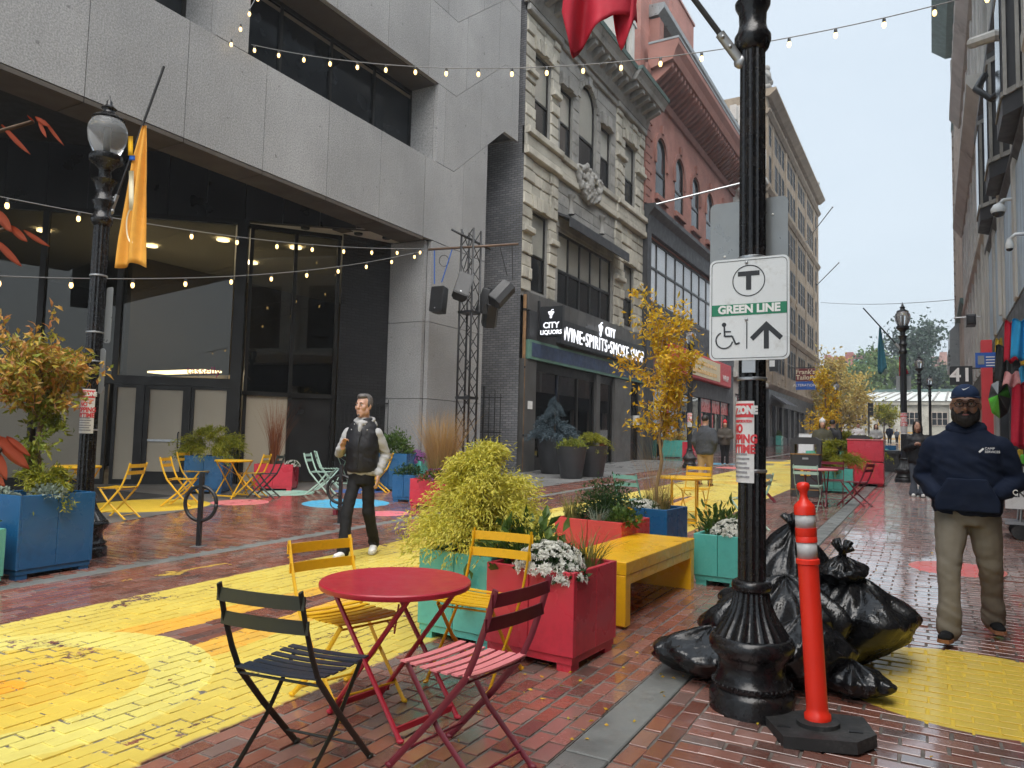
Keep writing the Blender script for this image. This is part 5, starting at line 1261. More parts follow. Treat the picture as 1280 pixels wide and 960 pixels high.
W(MB().box(cxS-R_*.66, cxS+R_*.66, fY, YS-.0002, tz+R_*.3, tz+R_*.6).box(cxS-R_*.16, cxS+R_*.16, fY, YS-.0002, tz-R_*.58, tz+R_*.3).build('letter_t', MT['sign_black'], ts))
bz = cz+hS*.0; W(MB().box(cxS-wS/2+.013, cxS+wS/2-.013, fY, YS-.0002, bz-hS*.06, bz+hS*.05).build('green_band', MT['sign_green'], ts))
put('lettering', text_mesh('GREEN LINE', hS*.108, MT['white_letter'], .001, bold=.0028), frame_m((cxS, fY-.0008, bz-hS*.004), (1, 0, 0), (0, 0, 1)), ts)
wx, wz, k_ = cxS-wS*.29, cz-hS*.27, hS*.085                          # wheelchair symbol
wc = MB(); P2 = lambda x, z: (wx+x*k_, fY, wz+z*k_)
def stroke(mb, pts, wd):
    for a, b in zip(pts[:-1], pts[1:]): mb.bar(P2(*a), P2(*b), wd, .0015, (0, 1, 0))
stroke(wc, [(.95*cos(t)-.15, .95*sin(t)-.35) for t in np.linspace(2.0, 6.1, 18)], .007); stroke(wc, [(-.15, 1.2), (-.1, .1), (.75, .1), (1.15, -.85), (1.6, -.7)], .009); stroke(wc, [(-.1, .65), (.6, .62)], .007)
wc.prism([(wx+(-.18+.26*cos(a))*k_, wz+(1.45+.26*sin(a))*k_) for a in np.linspace(0, 2*pi, 12, False)], fY, YS-.0002, 'y')
W(wc.build('wheelchair_symbol', MT['sign_black'], ts))
W(MB().box(cxS-.012, cxS-.006, fY, YS-.0002, wz-hS*.12, wz+hS*.14).build('divider', MT['sign_black'], ts))
ax_, az = cxS+wS*.22, cz-hS*.27
ar = MB().prism([(ax_-.013, az-hS*.125), (ax_+.013, az-hS*.125), (ax_+.013, az+hS*.08), (ax_-.013, az+hS*.08)], fY, YS-.0002, 'y')
for s_ in (-1, 1): ar.prism([(ax_, az+hS*.14), (ax_+s_*.085, az-hS*.01), (ax_+s_*.068, az-hS*.045), (ax_, az+hS*.075)][::s_], fY-.0001, YS-.0003, 'y')
W(ar.build('arrow', MT['sign_black'], ts))
for dz in (.455, -.105): W(MB().ell((cxS-.012, YS-.003, cz+hS*dz), (.009, .006, .009), 10, 6).build('bolt', MT['galv'], ts, True))
W(MB().box(cxS-.035, cxS+.035, YS+.004, YS+.02, cz-hS*.62, cz+hS*.45).build('back_channel', MT['galv'], ts))
bk = thing('blank_sign', 'plain grey back of a sign on the post behind the station sign', 'sign', (MP[0], MP[1]+.1, 2.5)); Yb = MP[1]+.095
kx0, kx1 = onY(888, 280, Yb)[0], onY(985, 280, Yb)[0]; kz1, kz0 = onY(937, 250, Yb)[2], onY(937, 385, Yb)[2]
W(MB().prism(rrect((kx0+kx1)/2, (kz0+kz1)/2, kx1-kx0, kz1-kz0, .03), Yb, Yb+.004, 'y').build('plate', MT['sign_grey'], bk)); 
for px_, py_ in ((966, 268), (906, 321)): p = onY(px_, py_, Yb); W(MB().ell((p[0], Yb-.002, p[2]), (.007, .004, .007), 8, 5).build('bolt', MT['white_letter'], bk))
# small sign backs on the left post
lsb = thing('sign_plate', 'small grey plate strapped to the lamp post above its tow zone notice', 'sign', (LP_[0]+.1, LP_[1]+.05, 2.6))
W(MB().prism(rrect(LP_[0]+.13, 2.72, .12, .62, .03), LP_[1]+.06, LP_[1]+.064, 'y').build('plate', MT['sign_grey'], lsb)); 
lsb2 = thing('sign_plate', 'rounded pale sign edge on the lamp post half hidden by orange leaves', 'sign', (LP_[0]+.1, LP_[1]+.05, 2.1)); W(MB().prism(rrect(LP_[0]+.11, 2.1, .12, .5, .06), LP_[1]+.03, LP_[1]+.036, 'y').build('plate', MT['sign_grey'], lsb2))
# banner arms and banners -------------------------------------------
def cloth(name, label, grid, m, thick=.004):
    """hanging fabric from a grid of points (rows x cols), solid with a thin edge"""
    Gd = np.array(grid, float); R_, C_ = Gd.shape[:2]
    nrm = np.cross(np.gradient(Gd, axis=1), np.gradient(Gd, axis=0)); nrm /= np.linalg.norm(nrm, axis=2, keepdims=True)+1e-9
    V = np.concatenate([(Gd+nrm*thick/2).reshape(-1, 3), (Gd-nrm*thick/2).reshape(-1, 3)]); n = R_*C_; q = []
    for i in range(R_-1):
        for j in range(C_-1):
            a = i*C_+j; q.append((a, a+1, a+C_+1, a+C_)); q.append((n+a, n+a+C_, n+a+C_+1, n+a+1))
    for i in range(R_-1):
        for j in (0, C_-1): a = i*C_+j; q.append((a, a+C_, n+a+C_, n+a))
    for j in range(C_-1):
        for i in (0, R_-1): a = i*C_+j; q.append((a, a+1, n+a+1, n+a))
    return npmesh(name, V, np.array(q), m, True)
def banner_arm(label, p0, p1, r=.014):
    t = thing('flag_rod', label, 'flag rod', tuple(p0)); p0, p1 = Vector(p0), Vector(p1); d = (p1-p0).normalized()
    W(MB().tube([p0, p1], r, 8).build('rod', MT['black_metal'], t, 40)); W(MB().tube([p0-d*.02, p0+d*.17], r*1.7, 10).build('socket', MT['galv'], t, 40))
    for k in (.06, .13): W(MB().ell(p0+d*k+Vector((0, -r*2, 0)), (.012,)*3, 8, 5).build('bolt', MT['galv'], t, True))
    W(MB().ell(p0-d*.03, (.04, .03, .04), 10, 6).build('pivot', MT['galv'], t, True)); W(MB().lathe([(.09, -.03), (.094, -.02), (.094, .02), (.09, .03)], 24, (t.location.x*0+0, 0, 0)).build('clamp', MT['galv'], t, 40)) if False else None
    return t
rb0 = np.array([-7.98, 4.9, 3.93]); rb1 = atv(205, 83, rb0)
banner_arm('black flag rod tilted up from the lamp post with the acorn globe', rb0, rb1)
dirr = (rb1-rb0)/np.linalg.norm(rb1-rb0)
gr = []; top = atv(181, 158, rb0); nr = 26
for i in range(nr):
    s_ = i/(nr-1); L_, R2 = np.interp(s_, [0, .25, .8, 1], [178, 165, 149, 145]), np.interp(s_, [0, .15, .8, 1], [183, 184, 183.5, 184]); yy = 157+s_*174; row = []
    for j in range(15):
        u = j/14; p = atv(L_+(R2-L_)*u, yy+4*sin(u*6+1)*s_*.6+(5*abs(u-.5) if s_ > .95 else 0), rb0); fold = (.035*sin(u*13+s_*1.5)+.02*sin(u*7-s_*3))*min(1, s_*2.5+.2)
        row.append(p-AF*fold)
    gr.append(row)
yb_ = obj('banner', cloth('banner', '', gr, MT['flag_yellow'])); tag(yb_, 'limp yellow banner with cream ring print hanging from the lamp post rod', 'banner')
for (cx_, cy_, ra) in ((167, 283, 13),):                              # printed ring and bars
    pr = []
    for i in range(2):
        pr.append([atv(cx_+(ra-3*i)*.55*cos(a), cy_+(ra+9-3*i)*sin(a), rb0)-AF*.045 for a in np.linspace(1.4, 5.2, 16)])
    o = obj('printed_ring', cloth('r', '', pr, MT['cream'], .003)); o.parent = yb_
for (px_, w_, y0_, y1_, m) in ((167, 3, 215, 262, 'cream'), (166, 3, 172, 196, 'bench_yellow'), (168, 3.5, 196, 202, 'blue_sign')):
    o = obj('printed_bar', cloth('b', '', [[atv(px_+w_*u, y, rb0)-AF*.05 for u in (-1, 0, 1)] for y in np.linspace(y0_, y1_, 4)], MT[m], .003)); o.parent = yb_
# red flag on the main post
ma0 = np.array([MP[0]-.1, MP[1]-.03, 3.62]); ma0 = atv(922, 72, np.array([MP[0], MP[1], 0])); ma1 = ma0+(atv(864, -6, ma0)-ma0)*3.0
banner_arm('black flag rod rising to the upper left from the main lamp post', ma0, ma1, .016)
out_ = lambda u, s_: (np.interp(u, [0, .18, .5, .75, .9, 1], [702, 715, 742, 766, 790, 800]), np.interp(u, [0, .18, .5, .75, .9, 1], [18, 73, 34, 18, 20, 18]))
gr = []
for i in range(22):
    s_ = i/21; row = []
    for j in range(26):
        u = j/25; bx_, by_ = out_(u, 1); tx_, ty_ = 712+u*75, -90-u*25; x_, y_ = tx_+(bx_-tx_)*s_, ty_+(by_-ty_)*s_
        p = atv(x_, y_, ma0); fold = .06*sin(u*8+s_*2.2)+.03*sin(u*17-s_)-.05*u; row.append(p-AF*fold*(.4+.6*s_))
    gr.append(row)
rf = obj('flag', cloth('flag', '', gr, MT['flag_red'])); tag(rf, 'red flag with folded corners hanging high from the rod of the main lamp post', 'flag')
gr = [[atv(np.interp(u, [0, 1], [762, 800])-s_*np.interp(u, [0, 1], [-8, 6]), -30+s_*np.interp(u, [0, .4, 1], [62, 88, 50]), ma0)+AF*(.04+.04*sin(u*6)) for u in np.linspace(0, 1, 12)] for s_ in np.linspace(0, 1, 10)]
o = obj('rear_fold', cloth('f2', '', gr, MT['flag_red'])); o.parent = rf
# ------------------------------------------------------------------ string lights
def bez(p0, p1, sag, n): return [tuple(np.array(p0)+(np.array(p1)-np.array(p0))*t-np.array([0, 0, 4*sag*t*(1-t)])) for t in np.linspace(0, 1, n)]
def string_lights(label, pts, step, off=.3):
    t = thing('string_lights', label, 'string lights', pts[0]); W(MB().tube(pts, .0075, 5).build('cable', MT['wire'], t, True))
    P = [Vector(p) for p in pts]; acc = off
    for a, b in zip(P[:-1], P[1:]):
        L_ = (b-a).length
        while acc < L_:
            p = a+(b-a)*(acc/L_); bl = W(MB().lathe([(.004, -.14), (.018, -.132), (.027, -.108), (.026, -.085), (.018, -.06)], 10, p).build('bulb', MT['bulb'], t, True)); W(MB().lathe([(.02, -.065), (.022, -.02), (.012, 0)], 8, p).build('socket', MT['bulb_cap'], bl, 40))
            acc += step
        acc -= L_
    return t
A1 = np.array([-10.9, 9.15, 8.62]); E1 = np.array([2.2, 11., 7.5])
string_lights('warm string lights strung across the street from the granite beam', bez(A1, E1, .9, 40), .59, .08)
string_lights('short string of warm lights climbing from the granite beam corner', bez(onX(285, 56, -10.85), onX(335, -30, -10.85), .03, 12), .42, .15)
TA = np.array([-10.56, 14.39, 5.98])
s3 = onX(0, 225, -10.2); s4 = onX(0, 318, -10.2)
string_lights('upper of two warm string lights converging on the loudspeaker truss', bez(TA, s3+(s3-TA)*.25, .33, 30), .93, .35)
string_lights('lower of two warm string lights sagging in front of the glass entrance', bez(TA+np.array([0, 0, -.03]), s4+(s4-TA)*.25, .42, 30), .93, .6)
# ------------------------------------------------------------------ truss tower and loudspeakers
TX, TY = -9.66, 14.9; tg = g(TY); TH = 6.15
tr = thing('truss_tower', 'black lattice truss tower holding loudspeakers in front of the granite pillar', 'truss', (TX, TY, tg))
hw = .17
for sx, sy in ((-1, -1), (1, -1), (1, 1), (-1, 1)): MB().tube([(sx*hw, sy*hw, 0), (sx*hw, sy*hw, TH)], .026, 6).build('chord', MT['black_metal'], tr, True)
nz_ = 15
for k in range(nz_):
    z0, z1 = TH*k/nz_, TH*(k+1)/nz_
    for f_ in range(4):
        c = [(-hw, -hw), (hw, -hw), (hw, hw), (-hw, hw)]; a, b = c[f_], c[(f_+1) % 4]
        if k % 2: a, b = b, a
        MB().tube([(*a, z0), (*b, z1)], .012, 5).build('lacing', MT['black_metal'], tr)
    if k in (5, 10): MB().box(-hw-.03, hw+.03, -hw-.03, hw+.03, z0, z0+.06).build('junction_plate', MT['black_metal'], tr)
MB().box(-.45, .45, -.45, .45, 0, .03).build('base_plate', MT['black_metal'], tr)
ca = atv(535, 312, np.array([TX, TY])); cb = atv(648, 305, np.array([TX, TY])); W(MB().tube([ca, cb], .03, 8).build('cross_pipe', mk('rusty_pipe', (.12, .075, .05), .6, .3), tr, True))
cc = atv(566, 290, np.array([TX, TY]))+AF*-.3; cd = atv(612, 308, np.array([TX, TY]))+AF*.4; W(MB().tube([cc, cd], .03, 8).build('cross_pipe', MT['black_metal'], tr, True))
def speaker(label, c, rz, tilt, roll=0, w_=.36, h_=.62, d_=.36):
    t = thing('loudspeaker', label, 'loudspeaker', tuple(c)); t.rotation_euler = (tilt, roll, rz)
    b = MB().prism(rrect(0, 0, w_, h_, .03, 3), -d_*.35, d_*.2, 'y').build('cabinet', MT['speaker'], t, 35)
    MB().prism([(-w_/2, d_*.2), (w_/2, d_*.2), (w_*.3, d_*.55), (-w_*.3, d_*.55)], -h_/2+.01, h_/2-.01, 'z').build('cabinet_back', MT['speaker'], t, 35)
    MB().prism(rrect(0, 0, w_-.04, h_-.05, .03, 3), -d_*.35-.012, -d_*.35-.001, 'y').build('grille', MT['black_metal'], t)
    MB().box(-.03, .0, -d_*.35-.016, -d_*.35-.012, -h_*.4, -h_*.36).build('badge', MT['galv'], t)
    for s_ in (-1, 1): MB().box(s_*w_*.25-.02, s_*w_*.25+.02, -.04, .04, h_/2-.005, h_/2+.03).build('eye_plate', MT['black_metal'], t)
    return t
at2 = lambda x, y, dd=0: atv(x, y, np.array([TX, TY]))+AF*dd
spk = [('black loudspeaker hung furthest left on blue straps from the truss arm', at2(549, 375), .25, radians(-8), 0), ('large loudspeaker tilted down at the front of the truss', at2(580, 361, -.45), .9, radians(-22), radians(18)),
       ('loudspeaker hung on the right arm of the truss, tipped face down', at2(626, 368, -.1), -.9, radians(-35), radians(-25)), ('loudspeaker half hidden behind the truss, facing the alley', at2(607, 375, .4), -1.2, radians(-20), 0), ('lowest loudspeaker tucked behind the truss lattice', at2(612, 390, .5), -2.2, radians(-30), 0)]
for lb, c, rz, ti, ro in spk: speaker(lb, c, rz-.2, ti, ro)
hg_ = MB()
for (a, b) in (((543, 312), (543, 355)), ((566, 312), (552, 353)), ((627, 308), (636, 345)), ((590, 300), (580, 336)), ((648, 306), (640, 350))): hg_.tube([at2(*a), at2(*b)], .012, 4)
for i, (a, b, m) in enumerate((((543, 312), (543, 355), 'blue_sign'), ((565, 312), (552, 353), 'blue_sign'), ((625, 309), (634, 345), 'black_metal'), ((590, 300), (580, 336), 'black_metal'), ((640, 307), (641, 350), 'black_metal'))): W(MB().tube([at2(*a), at2(*b)], .014, 5).build('hanging_strap', MT[m], tr))
W(MB().tube([at2(555+6*cos(t), 326+7*sin(t)) for t in np.linspace(0, 2*pi, 16)], .008, 5).build('cable_loop', MT['black_metal'], tr))
# ------------------------------------------------------------------ bike racks
def bike_rack(label, x, y, rz):
    t = thing('bike_rack', label, 'bike rack', (x, y, g(y)), rz)
    MB().tube([(0, 0, 0), (0, 0, .86)], .032, 4).build('post', MT['black_metal'], t); MB().tube([(.2*cos(a), .0, .5+.2*sin(a)) for a in np.linspace(0, 2*pi, 33)], .022, 8).build('ring', MT['black_metal'], t, True)
    MB().box(-.07, .07, -.07, .07, 0, .008).build('base_plate', MT['galv'], t); return t
r1 = gp(248, 683); bike_rack('black ring and post bike rack standing alone on the left brick pavement', r1[0], r1[1], .35)
r2 = gp(424, 655); bike_rack('black ring and post bike rack with a cable lock, beside the man in the vest', r2[0], r2[1], .35)
lk = thing('cable_lock', 'black coiled cable lock hanging from the bike rack', 'lock', (r2[0], r2[1], g(r2[1])))
pts = [(r2[0]+.05+.1*cos(t)*(1+.3*sin(t*.7))-.08, r2[1]-.05+.02*sin(t), .62+g(8)-.03*t+.06*sin(t)) for t in np.linspace(0, 14, 60)]
W(MB().tube(pts, .009, 5).build('cable', MT['rubber'], lk, True)); W(MB().box(r2[0]-.06, r2[0]+.0, r2[1]-.08, r2[1]-.04, .3, .37).build('lock_body', MT['ch_maroon'], lk))
# ------------------------------------------------------------------ delineator post
dl = thing('delineator_post', 'orange plastic delineator post with two reflective bands on a black rubber base', 'post', (-.5, 4.0, g(4.0))); dl.rotation_euler = (radians(-1.), radians(-3.2), .2)
hexp = [(.27*c_[0], .26*c_[1]) for c_ in ((-.62, -.78), (.55, -.78), (.92, -.3), (.82, .62), (-.2, .8), (-.92, .3))]
MB().prism(hexp, 0, .055, 'z').build('base', MT['rubber'], dl); MB().lathe([(.1, .055), (.1, .075), (.07, .082)], 24).build('base_boss', MT['rubber'], dl, 40)
for sx in (-1, 1): MB().box(sx*.16-.03, sx*.16+.03, -.08, -.06, .054, .06).build('base_slot', MT['black_metal'], dl)
MB().lathe([(.062, .08), (.062, .105), (.052, .115), (.05, .14), (.049, .82), (.056, .825), (.056, .845), (.05, .85)], 28).build('tube', MT['orange_post'], dl, 50)
MB().lathe([(.048, .85), (.048, .93)], 28).build('reflective_band', MT['reflective'], dl, True); MB().lathe([(.051, .93), (.051, .955), (.049, .958), (.051, .962), (.051, 1.0)], 28).build('tube', MT['orange_post'], dl, 50)
MB().lathe([(.048, 1.0), (.048, 1.065)], 28).build('reflective_band', MT['reflective'], dl, True)
MB().lathe([(.051, 1.065), (.051, 1.1), (.046, 1.115), (.022, 1.14), (.017, 1.16), (.02, 1.18), (.03, 1.195), (.032, 1.21), (.026, 1.222), (.012, 1.227)], 28).build('grip', MT['orange_post'], dl, 60)
# ------------------------------------------------------------------ plants
def unit(a): return a/(np.linalg.norm(a, axis=-1, keepdims=True)+1e-9)
def leaves(P, D, L, Wd, fold=.25, curl=.0, rs=None):
    """one pointed, slightly folded leaf (2 quads -> 6 verts) per point P along D"""
    rs = rs or rng; n = len(P); D = unit(D); q = rs.normal(size=(n, 3)); Sd = unit(np.cross(D, q)); N = np.cross(Sd, D)
    L = (L*np.ones(n))[:, None]; Wd = (Wd*np.ones(n))[:, None]
    b = P; m1 = P+D*L*.45+Sd*Wd*.5+N*Wd*fold; m2 = P+D*L*.45-Sd*Wd*.5+N*Wd*fold; mid = P+D*L*.5; tip = P+D*L-N*L*curl
    V = np.stack([b, m1, tip, mid, m2], 1).reshape(-1, 3); k = np.arange(n)[:, None]*5
    Fq = np.concatenate([k+np.array([[0, 1, 2, 3]]), k+np.array([[0, 3, 2, 4]])], 0); return V, Fq
def cat(parts):
    V, Fs, n = [], [], 0
    for v, f in parts: V.append(v); Fs.append(f+n); n += len(v)
    return np.concatenate(V), np.concatenate(Fs)
LG = dict(gold=[(.3, .3, .03), (.6, .53, .05), (.74, .66, .14), (.48, .48, .07), (.68, .58, .09)], goldgreen=[(.09, .12, .01), (.25, .26, .018), (.42, .38, .04)], box=[(.012, .03, .01), (.03, .068, .02), (.05, .1, .028)], green=[(.03, .07, .012), (.07, .13, .025), (.14, .2, .05)],
          autumn=[(.42, .14, .07), (.5, .25, .06), (.45, .33, .05), (.22, .27, .04), (.52, .22, .12)], autumn_low=[(.1, .14, .02), (.2, .24, .03), (.3, .28, .04)], yellow=[(.56, .27, .015), (.7, .42, .02), (.74, .52, .04), (.46, .35, .04), (.58, .22, .02)],
          straw=[(.34, .2, .08), (.45, .3, .13), (.3, .19, .09)], olive=[(.12, .13, .03), (.22, .22, .06), (.3, .26, .1)], blue=[(.03, .05, .06), (.06, .09, .11), (.1, .14, .17)], fargreen=[(.05, .1, .03), (.11, .18, .05), (.2, .27, .1)], fardark=[(.02, .045, .03), (.045, .08, .05), (.09, .12, .09)], silver=[(.2, .26, .2), (.35, .4, .34)],
          purple=[(.3, .08, .3), (.42, .16, .42), (.25, .06, .26)], white=[(.75, .75, .68), (.85, .84, .78)], yellowpale=[(.5, .33, .08), (.6, .44, .12), (.5, .42, .14), (.42, .36, .12)], russet=[(.25, .07, .03), (.3, .12, .05)])  # yellowpale: leaf yellow paled to put distance haze into the colour
for k, c in LG.items(): MT['lf_'+k] = mk_leaf('lf_'+k, c, trans=.3 if k not in ('box', 'blue') else .12)
MT['lf_red'] = mk_leaf('lf_red', [(.62, .05, .05), (.66, .1, .05), (.55, .16, .07), (.68, .2, .18)], trans=.5)
def thread_mesh(seed, R, Hh, nb=520, per=16, ll=.055, lw=.009):
    """golden thread cypress: arching sprays of fine scale foliage, ragged outline"""
    rs = np.random.default_rng(seed); parts = []
    K = max(14, nb//10); ca_, ch_, cl_ = rs.uniform(0, 2*pi, K), rs.beta(1.1, 1.3, K), rs.uniform(.6, 1.3, K); ci = rs.integers(0, K, nb)
    a = ca_[ci]+rs.normal(0, .13, nb); h = np.clip(ch_[ci]+rs.normal(0, .035, nb), 0, 1)
    prof = np.interp(h, [0, .15, .5, .8, 1], [.8, 1.0, .82, .48, .12])*R*cl_[ci]*(1+rs.normal(0, .07, nb))
    base = np.stack([np.cos(a)*prof*.25, np.sin(a)*prof*.25, h*Hh*.82], 1); out = np.stack([np.cos(a), np.sin(a), np.clip(rs.uniform(.2, 1.3, K)[ci]*(.45+h*1.2)+rs.normal(0, .12, nb), .1, 3)], 1); out = unit(out)
    Lb = prof*.95+.05; pts = []; dirs = []
    for i in range(per):
        t = (i+1)/per; p = base+out*(Lb*t)[:, None]; p[:, 2] -= (t**2.2)*Lb*.5; d = out.copy(); d[:, 2] -= 1.2*t; sp = rs.normal(0, .42, (nb, 3)); pts.append(p+rs.normal(0, .016, (nb, 3))); dirs.append(unit(d)+sp)
        pts.append(p+rs.normal(0, .03, (nb, 3))); dirs.append(unit(d)+rs.normal(0, .7, (nb, 3)))
    P = np.concatenate(pts); D = np.concatenate(dirs); keep = P[:, 2] > -.12
    return leaves(P[keep], D[keep], rs.uniform(.6, 1.3, keep.sum())*ll, lw, .2, .1, rs)
def dome_mesh(seed, R, Hh, n, L, Wd, up=.3, jag=.18, shell=.5):
    rs = np.random.default_rng(seed); d = unit(rs.normal(size=(n, 3))); d[:, 2] = np.abs(d[:, 2]); a = np.arctan2(d[:, 1], d[:, 0])
    k = rs.uniform(shell, 1, n)*(1+jag*np.sin(4*a+3*d[:, 2]+seed)*.6+rs.normal(0, jag*.4, n)); P = d*k[:, None]*np.array([R, R, Hh])
    D = d+np.array([0, 0, up])+rs.normal(0, .45, (n, 3)); return leaves(P, D, rs.uniform(.6, 1.25, n)*L, rs.uniform(.8, 1.2, n)*Wd, .2, .15, rs)
def blade_mesh(seed, n, R, Hh, Wd, spread=.5, droop=.35, seg=5):
    """grass blades: tapering bent strips"""
    rs = np.random.default_rng(seed); a = rs.uniform(0, 2*pi, n); r0 = R*np.sqrt(rs.uniform(0, 1, n))*.4; base = np.stack([np.cos(a)*r0, np.sin(a)*r0, np.zeros(n)], 1); hh = Hh*rs.uniform(.55, 1.05, n)
    out = np.stack([np.cos(a+rs.normal(0, .5, n)), np.sin(a+rs.normal(0, .5, n)), np.zeros(n)], 1); s_ = spread*rs.uniform(.2, 1.1, n)
    side = np.stack([-np.sin(a+rs.normal(0, .8, n)), np.cos(a), np.zeros(n)], 1); V = []
    for i in range(seg+1):
        t = i/seg; c = base+out*(s_*hh*t**1.7)[:, None]; c[:, 2] += hh*(t-droop*s_*t**3); w_ = Wd*(1-t*.92)
        V += [c-side*w_/2, c+side*w_/2]
    V = np.stack(V, 1); m = 2*(seg+1); k = np.arange(n)[:, None]*m
    return V.reshape(-1, 3), np.concatenate([k+np.array([[2*i, 2*i+1, 2*i+3, 2*i+2]]) for i in range(seg)])
def flower_mesh(seed, R, Hh, n, r):
    """daisy-like heads facing outwards on a dome: 8 petals each"""
    rs = np.random.default_rng(seed); d = unit(rs.normal(size=(n, 3))+np.array([0, 0, .5])); d[:, 2] = np.abs(d[:, 2]); P = d*np.array([R, R, Hh])*rs.uniform(.9, 1.06, (n, 1)); parts = []
    u = unit(np.cross(d, rs.normal(size=(n, 3)))); v = np.cross(d, u)
    for ring, (k, sz, lift) in enumerate(((8, 1, .15), (6, .7, .5), (5, .4, 1.0))):
        for i in range(k):
            a = 2*pi*(i+ring*.4)/k; dd = u*cos(a)+v*sin(a)+d*lift; parts.append(leaves(P, dd, r*sz*rs.uniform(.85, 1.15, n), r*.55, .1, -.1, rs))
    return cat(parts)
def plant(name, label, cat_, loc, pieces, rz=0, group=None):
    """pieces: (part name, (V,F) or mesh, material)"""
    t = thing(name, label, cat_, tuple(loc), rz, group)
    for nm, vf, m in pieces:
        me = vf if not isinstance(vf, tuple) else npmesh(nm, vf[0], vf[1], MT[m])
        obj(nm, me, t)
    return t
def stems(pts_list, m, rad=.012):
    mb = MB()
    for p, r in pts_list: mb.tube(p, r, 6)
    me = mb.mesh('stem', MT[m], True); return me
def top_of(k, dx=0, dy=0, dz=-.04):
    p = PL[k] if isinstance(k, str) else k; h = max((Vector(c).z for ch in p.children for c in ch.bound_box), default=.6)
    return (p.location.x+dx, p.location.y+dy, p.location.z+h+dz)
big = thread_mesh(1, .43, .86, 1000, 18, .042, .0095); midc = thread_mesh(2, .42, .55, 420, 12, .05, .009)
trunk = lambda h, r=.02: MB().tube([(0, 0, -.1), (.01, 0, h*.5), (0, .01, h)], [r, r*.8, r*.3], 6).mesh('stem', MT['bark'], True)
plant('golden_cypress', 'large golden thread cypress spilling over the teal planter behind the red table', 'shrub', top_of('teal', -.02, .02, -.02), [('foliage', big, 'lf_gold'), ('stem', trunk(.6), '')])
# red planter: white mums, green leaves, pale grasses
mum = lambda s_, R=.2: [('leaf_cushion', dome_mesh(s_, R*.95, R*.62, 520, .05, .026, .1), 'lf_box'), ('flowers', flower_mesh(s_+1, R*1.04, R*.74, int(4200*R*R), .03), 'lf_white')]
plant('white_mum', 'white chrysanthemum in flower in the raspberry red planter', 'flower', top_of('red', .04, -.14, -.02), mum(11, .22))
plant('white_mum', 'small drooping white mum at the front edge of the red planter', 'flower', top_of('red', .2, -.22, -.06), mum(17, .12))
plant('leafy_perennial', 'broad green leafy plant between the golden cypress and the red planter mums', 'plant', top_of('red', -.22, .0, -.06), [('foliage', dome_mesh(21, .26, .34, 240, .12, .055, .2, .25, .3), 'lf_green'), ('stem', trunk(.2, .008), '')])
plant('ornamental_grass', 'tuft of pale green and straw grass leaning out of the red planter', 'grass', top_of('red', .16, .16, -.05), [('blades', blade_mesh(23, 130, .3, .36, .009, 1.1, .5), 'lf_olive')])
plant('trailing_vine', 'single trailing vine with oval leaves hanging down the teal planter', 'vine', (PL['teal'].location.x+.12, PL['teal'].location.y-.36, PL['teal'].location.z+.55),
      [('foliage', leaves(np.array([(.02*sin(i), -.01, -.03*i) for i in range(9)]), np.array([(sin(i*2.1)*.6, -.3, -.8) for i in range(9)]), .085, .045), 'lf_green'), ('stem', MB().tube([(.02*sin(i), -.005, -.03*i) for i in range(9)], .003, 4).mesh('stem', MT['bark']), '')])
# coral planter: boxwood, yellow pansy, grasses
plant('boxwood', 'dense dark green boxwood in the coral planter', 'shrub', top_of('coral', .0, .08), [('foliage', dome_mesh(31, .34, .42, 3800, .035, .018, .4, .2, .25), 'lf_box'), ('stem', trunk(.3), '')])
plant('ornamental_grass', 'upright green grass at the left corner of the coral planter', 'grass', top_of('coral', -.27, -.12), [('blades', blade_mesh(33, 110, .2, .34, .009, .6), 'lf_olive')])
plant('ornamental_grass', 'striped cream and green grass at the front of the coral planter', 'grass', top_of('coral', .05, -.25), [('blades', blade_mesh(35, 70, .2, .22, .011, .9), 'lf_silver')])
plant('pansy', 'low blue green pansy with two yellow flowers in the coral planter corner', 'flower', top_of('coral', .27, -.18), [('foliage', dome_mesh(37, .16, .16, 420, .05, .028), 'lf_green'), ('flowers', flower_mesh(38, .17, .17, 3, .035), 'lf_yellow')])
plant('white_mum', 'white mum behind the boxwood by the thin tree trunk', 'flower', top_of('blue_mid', -.1, -.1), mum(39, .16))
# small teal planter
plant('white_mum', 'white mum with yellow hearts in the small teal planter', 'flower', top_of('small', .08, -.12, -.01), mum(41, .19)); plant('leafy_perennial', 'light green leafy plant at the back of the small teal planter', 'plant', top_of('small', -.1, .14, -.06), [('foliage', dome_mesh(43, .24, .3, 330, .1, .03, .5, .25, .3), 'lf_green')])
